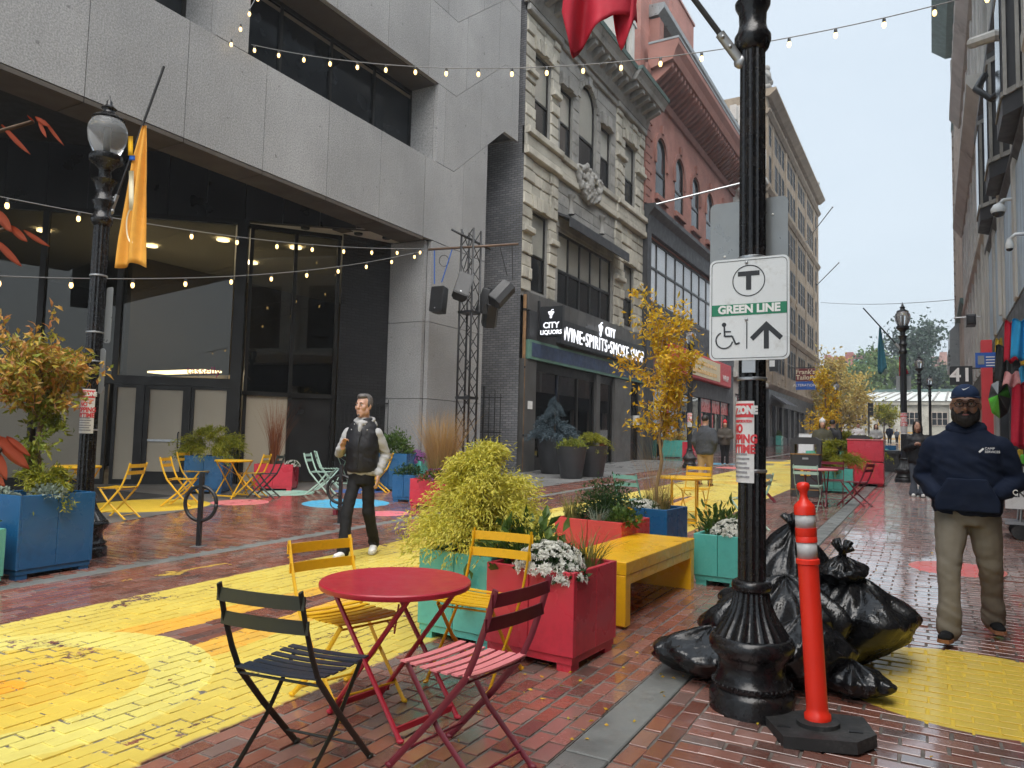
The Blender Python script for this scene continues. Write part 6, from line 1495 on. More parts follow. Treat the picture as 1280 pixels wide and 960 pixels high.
# yellow slender tree in the blue planter
def tree(name, label, loc, Hh, trunk_r, crown, n_leaf, L, Wd, mat, bark='bark', seed=1, limbs=9, crown_z=(.35, 1.), shape=(.0, .6, 1., .6, .2), lean=(0, 0), group=None, leaf_d=.35, cluster=.16, sub=4):
    """trunk, forking limbs, twigs; leaves sit along the twigs in clumps"""
    rs = np.random.default_rng(seed); R = random.Random(seed)
    def wob(p0, p1, n=5, k=.04):
        p0, p1 = np.array(p0, float), np.array(p1, float); L_ = np.linalg.norm(p1-p0); return [tuple(p0+(p1-p0)*i/n+(rs.normal(0, k*L_, 3) if 0 < i < n else 0)) for i in range(n+1)]
    top = (lean[0], lean[1], Hh*.93); tp = wob((0, 0, -.08), top, 7, .012); mb = MB(); mb.tube(tp, list(np.interp(np.linspace(0, 1, 8), [0, .5, 1], [trunk_r, trunk_r*.7, trunk_r*.15])), 8)
    tw = []; lm = MB()
    for k in range(limbs):
        t = R.uniform(crown_z[0]*.8, .9); i = min(int(t*7), 6); p0 = np.array(tp[i])+(np.array(tp[i+1])-np.array(tp[i]))*(t*7-i); a = k*2.4+R.uniform(-.4, .4)
        zr = min(1, t+R.uniform(.05, .25)); wdt = np.interp((zr-crown_z[0])/(1-crown_z[0]), np.linspace(0, 1, len(shape)), shape)*crown*R.uniform(.7, 1.05)
        p1 = np.array([top[0]*zr+cos(a)*wdt, top[1]*zr+sin(a)*wdt, zr*Hh+R.uniform(-.03, .05)*Hh]); q = wob(p0, p1, 5, .05); r0 = trunk_r*.45*(1-t*.5); lm.tube(q, list(np.linspace(r0, r0*.2, 6)), 5)
        for j in range(sub):
            b = np.array(q[R.randint(2, 5)]); e = b+rs.normal(0, 1, 3)*np.array([1, 1, .8])*crown*.3; e[2] += crown*.1; s2 = wob(b, e, 3, .08); lm.tube(s2, list(np.linspace(r0*.3, r0*.1, 4)), 4); tw.append((b, e))
        tw.append((np.array(q[2]), np.array(q[5])))
    tw = [(np.array(a_), np.array(b_)) for a_, b_ in tw]; idx = rs.integers(0, len(tw), n_leaf); t = rs.uniform(.1, 1.08, n_leaf)[:, None]; A_ = np.array([q[0] for q in tw])[idx]; B_ = np.array([q[1] for q in tw])[idx]
    P = A_+(B_-A_)*t+rs.normal(0, crown*cluster, (n_leaf, 3))*rs.uniform(.2, 1, (n_leaf, 1)); D = rs.normal(0, 1, (n_leaf, 3))+np.array([0, 0, -leaf_d])
    tr_ = thing(name, label, 'tree', tuple(loc), 0, group); mb.build('trunk', MT[bark], tr_, True).location = (0, 0, 0); lm.build('limbs', MT[bark], tr_, True)
    obj('crown', npmesh('crown', *leaves(P, D, rs.uniform(.6, 1.3, n_leaf)*L, rs.uniform(.8, 1.2, n_leaf)*Wd, .25, .2, rs), MT[mat]), tr_); return tr_
bm = top_of('blue_mid', .02, .02, -.03)
tree('young_tree', 'slender young tree with golden yellow autumn leaves in the blue planter', bm, 2.15, .022, .5, 2600, .075, .026, 'lf_yellow', 'bark_pale', 5, 15, (.42, 1.), (.25, .75, .95, .7, .3), (.06, 0), cluster=.13)
plant('dry_grass', 'wispy dry grass stalks round the slender yellow tree', 'grass', bm, [('blades', blade_mesh(51, 120, .3, .95, .004, .55, .25, 6), 'lf_straw'), ('tuft', blade_mesh(52, 200, .35, .28, .006, .8), 'lf_olive')])
# left big planter: orange shrub
bl = top_of('blue_left', -.02, .05)
tree('paperbark_maple', 'bushy shrub with orange, pink and green autumn leaves in the tall blue planter', (bl[0]-.06, bl[1]-.06, bl[2]), 1.45, .03, .54, 3300, .085, .034, 'lf_autumn', 'bark', 8, 19, (.68, 1.), (.5, .9, 1., .75, .35), (.02, 0), cluster=.11)
tree('green_maple_shoots', 'low green leaved shoots below the orange shrub in the tall blue planter', (bl[0]-.02, bl[1]-.04, bl[2]), .95, .022, .32, 620, .085, .034, 'lf_autumn_low', 'bark', 9, 9, (.2, 1.), (.7, 1., .8, .5, .3), cluster=.12)
plant('fern_clump', 'feathery yellow green plant low in the tall blue planter', 'plant', (bl[0]+.1, bl[1]-.05, bl[2]), [('foliage', thread_mesh(55, .26, .3, 130, 10, .05, .014), 'lf_goldgreen')]); plant('ivy', 'pale green variegated ivy over the corner of the tall blue planter', 'vine', (bl[0]+.26, bl[1]-.08, bl[2]), [('foliage', dome_mesh(57, .17, .13, 240, .05, .035, -.2), 'lf_silver')])
plant('ivy', 'grey green ivy along the near edge of the tall blue planter', 'vine', (bl[0]-.2, bl[1]-.32, bl[2]-.01), [('foliage', dome_mesh(58, .16, .08, 170, .055, .035, -.2), 'lf_silver')])
ml_ = top_of('mint_left', .05, .0); plant('green_shrub', 'dark green shrub in the low mint planter at the picture edge', 'shrub', ml_, [('foliage', dome_mesh(59, .3, .34, 700, .07, .035), 'lf_box')])
# foreground twigs with red leaves entering at the left edge
def twig(label, stem_px, leaf_px, depth):
    t = thing('leafy_twig', label, 'branch'); at_d = lambda x, y, dd=0: O3+ray(x, y)/F*(depth+dd)
    t.location = tuple(at_d(*stem_px[0])); W(MB().tube([at_d(*p) for p in stem_px], [.0035]*len(stem_px), 6).build('stem', MT['bark'], t, True))
    for (x0, y0, x1, y1, w_) in leaf_px:
        a, b = at_d(x0, y0), at_d(x1, y1, -.01); n = 6; u = b-a; L_ = np.linalg.norm(u); sd_ = np.cross(u/L_, AF); gr_ = []
        for i in range(n+1):
            s_ = i/n; wd = w_*depth/F*1.1*(s_+.03)**.7*max(1-s_, .02)**.9*1.35; c = a+u*s_+AU*(-.12*L_*(s_-s_**2)); gr_.append([c-sd_*wd+AF*wd*.5, c, c+sd_*wd+AF*wd*.5])
        W(obj('leaf', cloth('leaf', '', gr_, MT['lf_red'], .0008), t))
    return t
twig('thin twig with curling orange leaves hanging near the lens at upper left', [(-60, 178), (0, 164), (42, 152)], [(42, 152, 34, 144, 3), (48, 152, 58, 172, 5), (55, 150, 80, 182, 4), (2, 156, 38, 193, 6), (44, 146, 62, 158, 6)], 1.3)
twig('twig with bright red leaves near the lens at mid left', [(-60, 300), (0, 288), (14, 284)], [(-6, 262, 14, 290, 12), (12, 282, 34, 302, 9), (30, 288, 62, 308, 6), (-6, 300, 27, 333, 9)], 1.2)
twig('cluster of large orange red leaves beside the tall blue planter', [(-60, 590), (-10, 575), (2, 560)], [(-8, 545, 36, 586, 18), (-10, 562, 8, 600, 14), (8, 546, 38, 570, 9), (-12, 590, 6, 608, 10)], 1.2)
# ------------------------------------------------------------------ left forecourt planters, chairs, tables
def ppl(px, py, w_, d_, h_, m, rz, label, **kw):
    p = gp(px, py); return planter(p[0], p[1], w_, d_, h_, m, rz, label, **kw)
fb_ = planter(-12.9, 10.3, .75, .75, .75, 'pl_blue', 35, 'blue planter with golden shrub in front of the glass entrance door'); plant('golden_cypress', 'golden cypress in the blue planter before the glass entrance', 'shrub', top_of(fb_), [('foliage', thread_mesh(61, .62, .72, 420, 12, .07, .014), 'lf_goldgreen')])
fr_ = planter(-12.35, 11.6, .8, .7, .55, 'pl_red', 35, 'red planter with tall brown grass by the dark glass corner'); plant('tall_brown_grass', 'sheaf of tall brown grass in the red planter by the glass corner', 'grass', top_of(fr_, -.1), [('blades', blade_mesh(63, 200, .25, 1.5, .012, .28, .2), 'lf_russet')]); plant('white_mum', 'small white flowers at the side of the red planter by the glass corner', 'flower', top_of(fr_, .35, .1), mum(64, .16))
ch_l = gp(133, 648); YG = 'yellow chairs before the glass entrance'
chair('yellow', ch_l[0]+.1, ch_l[1]+.1, -112, 'yellow folding chair standing alone on the big yellow floor disc'); table('ch_yellow', ch_l[0]-1.25, ch_l[1]+.25, 20, 'yellow folding table behind the tall blue planter and lamp post', r=.35)
chair('yellow', *gp(225, 632)[:2], 60, 'yellow folding chair directly behind the lone bike rack'); chair('yellow', *gp(243, 618)[:2], 70, 'yellow folding chair in front of the golden shrub at the entrance')
table('ch_yellow', *gp(266, 612)[:2], 30, 'yellow folding table beside the golden shrub at the entrance', r=.35); table('ch_yellow', *gp(290, 622)[:2], 10, 'yellow folding table on the pink floor disc', r=.35); chair('yellow', *gp(313, 621)[:2], -118, 'yellow folding chair beside the red planter with brown grass')
CH['black'] = CH['dark']; chair('dark', *gp(330, 622)[:2], -118, 'black folding chair at the edge of the pale green floor disc')
chair('mint', *gp(400, 618)[:2], 65, 'mint folding chair on the light blue floor disc'); chair('mint', *gp(410, 612)[:2], 40, 'mint folding chair behind another mint chair by the bike rack'); chair('yellow', *gp(470, 615)[:2], -118, 'yellow folding chair behind the man in the vest'); chair('mint', *gp(474, 608)[:2], -125, 'mint folding chair behind the yellow chair next to the blue planter')
table('ch_mint', *gp(436, 606)[:2], 10, 'mint folding table behind the man in the vest', r=.35)
pb1 = ppl(492, 612, .8, .8, .8, 'pl_blue', 20, 'large blue planter with a green bush by the granite pillar'); plant('green_shrub', 'green leafy bush in the large blue planter by the pillar', 'shrub', top_of(pb1), [('foliage', dome_mesh(71, .42, .5, 900, .09, .045), 'lf_green')])
pb2 = ppl(510, 626, .45, .5, .5, 'pl_blue', 15, 'small blue planter next to the red planter of brown feather grass'); plant('green_shrub', 'low dark green plant in the small blue planter', 'shrub', top_of(pb2), [('foliage', dome_mesh(72, .28, .22, 500, .06, .03), 'lf_box')])
pm = ppl(516, 610, .55, .5, .62, 'pl_teal', 15, 'teal planter of purple asters by the granite pillar'); plant('purple_aster', 'purple asters in the teal planter by the pillar', 'flower', top_of(pm), [('foliage', dome_mesh(73, .3, .22, 500, .06, .03), 'lf_box'), ('flowers', flower_mesh(74, .36, .28, 150, .035), 'lf_purple')])
prd = ppl(548, 634, .85, .6, .5, 'pl_red', 12, 'red planter of brown feather grass behind the golden cypress'); plant('feather_grass', 'tall sheaf of tan feather grass in the red planter by the truss', 'grass', top_of(prd, -.05, .1), [('blades', blade_mesh(75, 900, .5, 1.3, .011, .42, .2, 6), 'lf_straw'), ('tuft', blade_mesh(76, 260, .5, .6, .01, .7), 'lf_olive')])
plant('purple_aster', 'mixed purple and russet flowers at the foot of the tan feather grass', 'flower', top_of(prd, .1, -.12), [('foliage', dome_mesh(77, .4, .2, 500, .06, .03), 'lf_green'), ('flowers', flower_mesh(78, .38, .22, 40, .04), 'lf_purple'), ('russet_flowers', flower_mesh(79, .4, .2, 40, .04), 'lf_russet')])
plant('dry_seed_stems', 'dry reddish seed stems in front of the iron alley gate', 'grass', (-9.1, 13.6, g(13.6)+.4), [('blades', blade_mesh(80, 60, .3, 1.3, .008, .25, .2), 'lf_russet')])
# conical pots at the liquor shop
def pot(px, py, r, h_, label):
    p = gp(px, py); t = thing('tapered_pot', label, 'pot', tuple(p)); MB().lathe([(r*.66, 0), (r*.7, .02), (r, h_-.02), (r*1.02, h_), (r*.93, h_), (r*.9, h_-.08)], 28).build('pot', MT['charcoal'], t, 40); MB().lathe([(r*.88, h_-.1), (.01, h_-.08)], 20).build('soil', MT['soil'], t); return (p[0], p[1], p[2]+h_-.08)
q = pot(692, 592, .55, 1.05, 'large black tapered pot holding the blue spruce by the liquor shop')
sp_ = thread_mesh(83, .6, 1.05, 420, 12, .09, .018); plant('blue_spruce', 'blue grey spruce in the large black pot at the liquor shop window', 'tree', q, [('foliage', sp_, 'lf_blue'), ('trunk', trunk(1.0, .04), ''), ('leader', (lambda v: (v[0]*np.array([.35, .35, .6])+np.array([0, 0, .8]), v[1]))(sp_), 'lf_blue')])
q = pot(714, 598, .42, .88, 'black tapered pot with low green plants in front of the other pots'); plant('green_shrub', 'low bright green plant in the front black pot', 'shrub', q, [('foliage', dome_mesh(85, .4, .28, 500, .1, .05), 'lf_autumn_low')])
q = pot(741, 596, .42, .88, 'black tapered pot with a golden green cypress next to the shop door'); plant('golden_cypress', 'round golden green cypress in the black pot near the shop door', 'shrub', q, [('foliage', thread_mesh(86, .42, .5, 240, 10, .08, .016), 'lf_goldgreen')])
# mid-distance planters and furniture
pt1 = ppl(844, 572, 1.0, .8, .8, 'pl_teal', 0, 'teal planter outside the red signed shop'); plant('mixed_planting', 'autumn planting in the teal planter outside the red signed shop', 'plant', top_of(pt1), [('foliage', dome_mesh(91, .5, .4, 420, .12, .05), 'lf_autumn')])
pr2 = ppl(862, 576, .5, .5, .8, 'pl_red', 0, 'narrow red planter beside the distant teal planter')
pg = gp(862, 585); lamp_post('lamp_post', 'black lamp post in front of the red signed shop', pg[0], pg[1], far=True)
tow_notice(pg[0], pg[1], 1.45, 1.95, radians(-100), 'small tow zone notice on the lamp post by the red signed shop')
table('ch_yellow', -3.32, 11.3, 15, 'yellow folding table with a yellow and a teal chair past the slender tree', r=.42); chair('yellow', -3.45, 12.35, 178, 'yellow folding chair behind the table past the slender tree'); chair('teal', -3.55, 9.9, 20, 'dull teal folding chair just behind the blue planter with the slender tree'); chair('mint', -2.35, 11.2, -80, 'pale mint folding chair half hidden behind the main lamp post')
chair('maroon', -3.0, 15.6, 80, 'maroon folding chair to the left of the black litter bin'); chair('mint', -1.95, 14.4, 4, 'mint folding chair in front of the black litter bin'); table('ch_maroon', -1.95, 15.3, 0, 'pale pink folding table in front of the litter bin', r=.4, top='ch_pink'); chair('maroon', -1.32, 15.9, -75, 'maroon folding chair beside the teal planter near the litter bin')
chair('maroon', -1.75, 16.2, 175, 'maroon folding chair between the pink table and the litter bin')
def litter_bin(label, x, y):
    t = thing('litter_bin', label, 'litter bin', (x, y, g(y)), radians(4))
    MB().prism(rrect(0, 0, .62, .62, .08, 4), 0, .92, 'z').build('body', MT['charcoal'], t, 40); MB().prism(rrect(0, 0, .635, .635, .085, 4), .9, .925, 'z').build('trim_band', mk('bin_trim', (.3, .16, .05), .5), t); MB().prism(rrect(0, 0, .635, .635, .085, 4), .14, .16, 'z').build('trim_band', bpy.data.materials['bin_trim'], t)
    hd = MB()
    for s_ in (-1, 1): hd.box(s_*.3-.05, s_*.3+.05, -.3, .3, .925, 1.12)
    for s_ in (-1, 1): MB().box(s_*.265-.045, s_*.265+.045, -.3, .3, .925, 1.13).build('hood_post', MT['charcoal'], t)
    MB().prism([(-.32, 1.13), (.32, 1.13), (.3, 1.22), (.2, 1.28), (-.2, 1.28), (-.3, 1.22)], -.31, .31, 'y').build('hood', MT['charcoal'], t)
    MB().box(-.1, .1, -.325, -.315, .45, .62).build('sticker', MT['bench_yellow'], t); MB().box(-.06, .06, -.325, -.315, .8, .84).build('badge', MT['galv'], t); return t
litter_bin('black hooded litter bin with a yellow sticker behind the pink table', -2.42, 17.5); litter_bin('black hooded litter bin behind the red storage cabinet', -1.95, 25.0)
pt2 = planter(-2.0, 19.0, .8, .75, .55, 'pl_teal', 2, 'teal planter with a golden shrub next to the litter bin'); plant('golden_cypress', 'round golden cypress in the teal planter next to the litter bin', 'shrub', top_of(pt2), [('foliage', thread_mesh(95, .62, .75, 420, 12, .08, .016), 'lf_goldgreen')])
cb = thing('storage_cabinet', 'red metal storage cabinet of two stacked boxes by the granite kerb', 'cabinet', (-1.55, 22.2, g(22.2)), radians(2))
for z0 in (.05, .62):
    MB().cbox(-.42, .42, -.9, .9, z0, z0+.55, .01, 2).build('box', MT['pl_red'], cb)
    for s_ in (-1, 1): MB().box(s_*.205-.2, s_*.205+.2, -.912, -.902, z0+.03, z0+.52).build('door', MT['pl_red'], cb)
    MB().box(.422, .43, -.85, .85, z0+.03, z0+.52).build('side_panel', MT['pl_red'], cb)
MB().box(-.44, .44, -.92, .92, 1.175, 1.2).build('lid', MT['ch_pink'], cb)
for sx in (-1, 1):
    for sy in (-1, 1): MB().box(sx*.34-.06, sx*.34+.06, sy*.8-.06, sy*.8+.06, 0, .05).build('foot', MT['pl_red'], cb)
bb_ = thing('bench', 'dark green bench beyond the red storage cabinet', 'bench', (-1.3, 30, g(30))); MB().box(-.3, .3, -1.2, 1.2, .6, .72).build('seat', MT['charcoal'], bb_)
for s_ in (-1, 1): MB().box(-.28, .28, s_*1.1-.06, s_*1.1+.06, 0, .6).build('leg', MT['charcoal'], bb_)
pf = planter(-1.9, 32.5, .8, .8, .7, 'pl_teal', 0, 'distant teal planter behind the dark green bench'); pf2 = planter(-1.7, 34.5, .8, .8, .8, 'pl_blue', 0, 'distant blue planter behind the dark green bench')
pd = ppl(968, 557, 1.2, .9, .8, 'pl_teal', 0, 'teal planter by the dark shop windows below the brownstone'); plant('mixed_planting', 'green and white planting in the teal planter by the dark shop windows', 'plant', top_of(pd), [('foliage', dome_mesh(97, .6, .45, 300, .16, .07), 'lf_green')])
pe = planter(-3.2, 27.5, 1.1, 1.1, .7, 'pl_teal', 0, 'teal planter of the large yellow street tree'); plant('golden_cypress', 'wide golden green shrub at the foot of the large yellow tree', 'shrub', (-2.5, 28.0, g(28)+.5), [('foliage', thread_mesh(98, .95, 1.0, 500, 12, .12, .025), 'lf_goldgreen')])
tree('yellow_street_tree', 'yellow and orange street tree in mid street below the brownstone', (-3.2, 27.5, g(27.5)+.6), 2.7, .045, .62, 1300, .13, .06, 'lf_yellow', 'bark', 15, 16, (.15, 1), (.7, 1, .9, .7, .35), cluster=.2)
tree('yellow_park_tree', 'broad yellow tree at the end of the street before the station house', (onY(1050, 520, 84)[0], 84, g(84)), 8.6, .18, 3.1, 3600, .42, .24, 'lf_yellowpale', 'bark', 16, 20, (.2, 1), (.8, 1, .95, .75, .4), cluster=.2)
tree('small_crown_tree', 'small round headed yellow green tree before the station house', (-4.6, 92, g(92)), 4.2, .1, 1.6, 1200, .32, .18, 'lf_goldgreen', 'bark', 17, 12, (.55, 1), (.7, 1, .9, .6, .3), cluster=.2)
def ftree(px, py, Y, Hm, cr, mat, seed, label, n=5200, L=.75):
    p = onY(px, py, Y); tree('park_tree', label, (p[0], Y, 2.0), p[2]-2, .35, cr, n, L, L*.6, mat, 'bark', seed, 22, (.22, 1), (.75, 1, .95, .75, .35), cluster=.17)
ftree(1140, 413, 150, 18, 6.8, 'lf_fardark', 21, 'tall dark evergreen tree behind the station house', 8000, .8); ftree(1097, 450, 140, 12, 5.5, 'lf_fargreen', 22, 'light green park tree left of the dark evergreen', 6000); ftree(1070, 468, 135, 10, 5, 'lf_fargreen', 23, 'lower green park tree behind the yellow tree', 4500); ftree(1182, 466, 150, 10, 5, 'lf_fargreen', 24, 'green park tree right of the dark evergreen', 4500); ftree(1040, 470, 150, 10, 4.5, 'lf_fargreen', 25, 'pale green park tree beside the brownstone corner', 3500)
# ------------------------------------------------------------------ people
A('skin_a', (.3, .165, .115), .5, .1, 12, .1, 200); A('skin_b', (.5, .29, .21), .5, .1, 12, .1, 200)
A('hair_dark', (.018, .014, .012), .55, .3, 30, .6, 120, sc=(1, 1, .15)); A('hair_grey', (.09, .08, .075), .55, .4, 30, .6, 120, sc=(1, .2, 1)); A('beard', (.012, .009, .008), .7, .3, 60, .8, 200)
A('navy_cloth', (.009, .015, .034), .85, .15, 6, .4, 350, spec=.2, bd=.002); A('cap_cloth', (.014, .03, .075), .8, .12, 6, .3, 350, spec=.25, bd=.002)
A('khaki', (.2, .175, .135), .85, .12, 5, .35, 300, spec=.2, bd=.002); A('grey_fleece', (.36, .36, .36), .9, .1, 8, .4, 250, spec=.2, bd=.003); A('black_nylon', (.008, .008, .011), .6, .2, 5, .3, 60, spec=.4)
A('black_cloth', (.012, .012, .013), .8, .15, 6, .3, 250, spec=.2); A('white_shoe', (.7, .7, .68), .5, .06, 8, .1, 60); A('sole_tan', (.3, .13, .06), .6, .1); A('sole_white', (.6, .6, .58), .6, .05); A('jean', (.07, .085, .11), .85, .2, 6, .3, 250); A('khaki_light', (.33, .22, .11), .85, .1, 6, .3, 250)
A('tweed', (.045, .05, .06), .9, .25, 30, .3, 200); A('olive_coat', (.06, .058, .035), .8, .2, 6, .3, 100); A('brown_coat', (.06, .05, .04), .8, .2, 6, .3, 100); A('red_wool', (.5, .02, .03), .9, .1, 20, .5, 120); A('white_wool', (.6, .6, .6), .9, .1, 20, .5, 120); A('eye_white', (.7, .68, .65), .2, 0); A('lens', (.02, .02, .022), .1, 0)
def loft(mb, secs, n=20):
    """stack of ellipses (cx, cy, z, rx, ry)"""
    v = [(cx+rx*cos(2*pi*k/n), cy+ry*sin(2*pi*k/n), z) for cx, cy, z, rx, ry in secs for k in range(n)]; m = len(secs)
    return mb.add(v, [(i*n+k, i*n+(k+1) % n, (i+1)*n+(k+1) % n, (i+1)*n+k) for i in range(m-1) for k in range(n)]+[tuple(range(n))[::-1], tuple(range((m-1)*n, m*n))])
def wrinkle(me, amp, f=(7, 7, 11), folds=(), seed=0):
    off = Vector((seed*3.1, seed*1.7, seed*.9))
    def fn(c):
        p = Vector((c.x*f[0], c.y*f[1], c.z*f[2]))+off; d = amp*(mnoise.noise(p)+.5*mnoise.noise(p*2.3))
        for (z, w_, a) in folds: d += a*.8*math.exp(-((c.z-z)/w_)**2)*(1-2*abs(mnoise.noise(Vector((c.x*5+c.y*3, c.y*5+off.x, c.z*17+c.x*9)))))
        return d
    return displace(me, fn)
def capsule(mb, pts, rs, n=12):
    mb.tube(pts, rs, n)
    for p, r in ((pts[0], rs[0]), (pts[-1], rs[-1])): mb.ell(p, (r*.98,)*3, n, 8)
    for p, r in zip(pts[1:-1], rs[1:-1]): mb.ell(p, (r*.97,)*3, n, 8)
def head_parts(mb, M):
    E = lambda c, r: mb.ell(M @ Vector(c), r, 14, 10, M.to_3x3())
    E((0, .012, .035), (.077, .097, .1)); E((0, -.02, -.05), (.06, .068, .07)); E((0, -.067, -.1), (.03, .024, .022)); E((0, -.05, -.07), (.048, .042, .045))
    for s_ in (-1, 1): E((s_*.04, -.058, -.012), (.026, .028, .034)); E((s_*.077, .012, .0), (.011, .02, .031)); E((s_*.03, -.08, .034), (.026, .014, .009)); E((s_*.052, -.01, -.06), (.02, .04, .04)); E((s_*.012, -.1, -.022), (.009, .009, .008))
    mb.tube([M @ Vector(p) for p in ((0, -.084, .03), (0, -.1, .0), (0, -.112, -.018), (0, -.1, -.028))], [.009, .011, .0145, .008], 8)
    E((0, -.092, -.05), (.024, .011, .0065)); E((0, -.09, -.062), (.022, .011, .0075)); E((0, -.085, .008), (.012, .014, .03))
def hand_parts(mb, wrist, direction, palm_n, thumb_side, curl=.6, k=1.):
    """palm plus five separate bent fingers"""
    d = Vector(direction).normalized(); n = Vector(palm_n); n = (n-d*n.dot(d)).normalized(); s_ = d.cross(n)*thumb_side; w_ = Vector(wrist)
    pal = Matrix((s_, d, n)).transposed(); mb.ell(w_+d*.045*k, (.04*k, .052*k, .017*k), 12, 8, pal)
    for i, (o, L_) in enumerate(((.03, .07), (.0105, .078), (-.0095, .073), (-.028, .057))):
        p = w_+d*.082*k+s_*o*k; a = curl*(.7+.15*i); dirs = d; pts = [p-d*.02*k]; q = p; ang = 0
        for sg in (.42, .33, .25): pts.append(q); ang += a; q = q+(d*cos(ang)+n*sin(ang))*L_*sg*k
        pts.append(q); mb.tube(pts, [.0095*k, .0095*k, .009*k, .008*k, .0065*k][:len(pts)], 7); mb.ell(q, (.0065*k,)*3, 7, 5)
    p = w_+d*.03*k+s_*.034*k; q1 = p+(s_*.6+d*.7+n*.4).normalized()*.035*k; q2 = q1+(d*.8+n*.5-s_*.1).normalized()*.032*k; mb.tube([w_+d*.02*k+s_*.02*k, p, q1, q2], [.014*k, .013*k, .011*k, .008*k], 7); mb.ell(q2, (.008*k,)*3, 7, 5)
def person(label, x, y, rz, S, skin, top, trouser, shoe, sole, J, vox=.014, headturn=0, hair=None, garment='jacket', hem=.86, bulk=1., girth=1., hands=(), sleeve_m=None, extras=None, legr=1., z=None):
    """J: joints in metres for a 1.8 m figure facing -Y; S: height scale"""
    t = thing('person', label, 'person', (x, y, g(y) if z is None else z), rz); t.scale = (S, S, S); sh_ = J.get('sh', (.2, 1.45))
    HM = Matrix.Translation((J.get('hx', 0), J.get('hy', -.015), J.get('hz', 1.66))) @ Matrix.Rotation(headturn, 4, 'Z') @ Matrix.Rotation(J.get('nod', 0), 4, 'X') @ Matrix.Scale(J.get('hs', 1.06), 4)
    b = MB(); head_parts(b, HM); b.tube([(0, .015, 1.42), (0, .01, 1.5), HM @ Vector((0, .01, -.06))], [.075, .062, .06], 12)
    loft(b, [(0, 0, z_, a_*min(girth, 1.), b_*min(girth, 1.)) for z_, a_, b_ in ((.84, .12, .085), (.95, .14, .1), (1.1, .13, .095), (1.3, .155, .1), (1.42, .145, .08), (1.48, .08, .07))])
    for s_ in (-1, 1):
        k = 'L' if s_ < 0 else 'R'; el, wr = J['el'+k], J['wr'+k]; capsule(b, [(s_*sh_[0]*.85, 0, sh_[1]-.03), el, wr], [.05, .04, .03], 8); kn, an = J['kn'+k], J['an'+k]; capsule(b, [(s_*.085*girth, 0, .88), kn, an], [.055*girth, .045, .035], 8)
    for (side, dr, pn, ts, cu) in hands: hand_parts(b, J['wr'+side], dr, pn, ts, cu)
    obj('body', (lambda m: (m.materials.append(MT[skin]), m)[1])(remesh(b, min(vox, .009) if vox < .02 else vox, 2)), t)
    # garment on the torso with sleeves
    q = girth; tb = MB()
    loft(tb, [(0, 0, hem, .185*q, .135*q), (0, 0, hem+.06, .2*q, .15*q), (0, -.005, 1.08, .19*q, .15*q), (0, -.005, 1.25, .205*q, .15*q), (0, 0, 1.36, .215*q, .135*q), (0, .01, 1.43, .175*q, .115), (0, .015, 1.48, .12, .1), (0, .015, 1.54, .085, .08)])
    sl = tb if sleeve_m is None else MB()
    for s_ in (-1, 1):
        k = 'L' if s_ < 0 else 'R'; el, wr = np.array(J['el'+k]), np.array(J['wr'+k]); p0 = np.array((s_*sh_[0], .0, sh_[1]-.045)); capsule(sl, [tuple(p0), tuple(p0*.45+el*.55), tuple(el), tuple(el*.45+wr*.55), tuple(wr*.93+el*.07)], [.074*bulk, .075*bulk, .068*bulk, .06*bulk, .046*bulk], 12)
    for nm, mbx, mm in ((garment, tb, top),)+((('sleeves', sl, sleeve_m),) if sleeve_m else ()):
        me = remesh(mbx, vox, 3); me.materials.append(MT[mm]); wrinkle(me, .008*min(bulk, 1.2), (6, 6, 8), folds=((hem+.06, .07, .012), (1.13, .16, .012), (1.35, .08, .006)), seed=x); obj(nm, me, t)
    lg = MB(); loft(lg, [(0, .0, .8, .16*q, .125*q), (0, 0, .9, .178*q, .135*q), (0, 0, .99, .165*q, .125*q)])
    for s_ in (-1, 1):
        k = 'L' if s_ < 0 else 'R'; kn, an = np.array(J['kn'+k]), np.array(J['an'+k]); hp = np.array((s_*.088*q, 0, .86)); capsule(lg, [tuple(hp), tuple(hp*.5+kn*.5), tuple(kn), tuple(kn*.5+an*.5), tuple(an+np.array((0, .0, -.02)))], [.1*legr*q, .09*legr*q, .075*legr, .069*legr, J.get('cuff', .066)*legr], 12)
    me = remesh(lg, vox, 2); me.materials.append(MT[trouser]); wrinkle(me, .007, (8, 8, 10), ((.5, .12, .008), (.16, .12, .012), (.84, .07, .008)), seed=x+2); obj('trousers', me, t)
    for s_ in (-1, 1):
        k = 'L' if s_ < 0 else 'R'; ax, ay, az = J['an'+k]; fd = J.get('ft'+k, (0, -1, 0)); sm_ = MB(); F_ = Vector(fd).normalized(); S_ = F_.cross(Vector((0, 0, 1))); U_ = S_.cross(F_); R3 = Matrix((S_, F_, U_)).transposed(); o3 = Vector((ax, ay, az))
        for c, r in (((0, -.02, -.02), (.043, .05, .05)), ((0, .06, -.048), (.044, .075, .032)), ((0, .12, -.056), (.045, .06, .026)), ((0, -.04, -.055), (.04, .04, .03))): sm_.ell(o3+R3 @ Vector(c), r, 12, 8, R3)
        me = remesh(sm_, max(vox*.6, .008), 2); me.materials.append(MT[shoe]); so_ = obj('shoe', me, t)
        sv = MB(); pr = [(.036, -.085), (.042, -.05), (.038, .03), (.047, .11), (.036, .165), (.012, .182)]; pl = [o3+R3 @ Vector((a_, b_, -.09)) for a_, b_ in pr]+[o3+R3 @ Vector((-a_, b_, -.09)) for a_, b_ in pr[::-1]]; n = len(pl); sv.add(pl+[p+R3 @ Vector((0, 0, .024)) for p in pl], [tuple(range(n)), tuple(range(n, 2*n))[::-1]]+[(i, n+i, n+(i+1) % n, (i+1) % n) for i in range(n)]); sv.build('sole', MT[sole], so_)
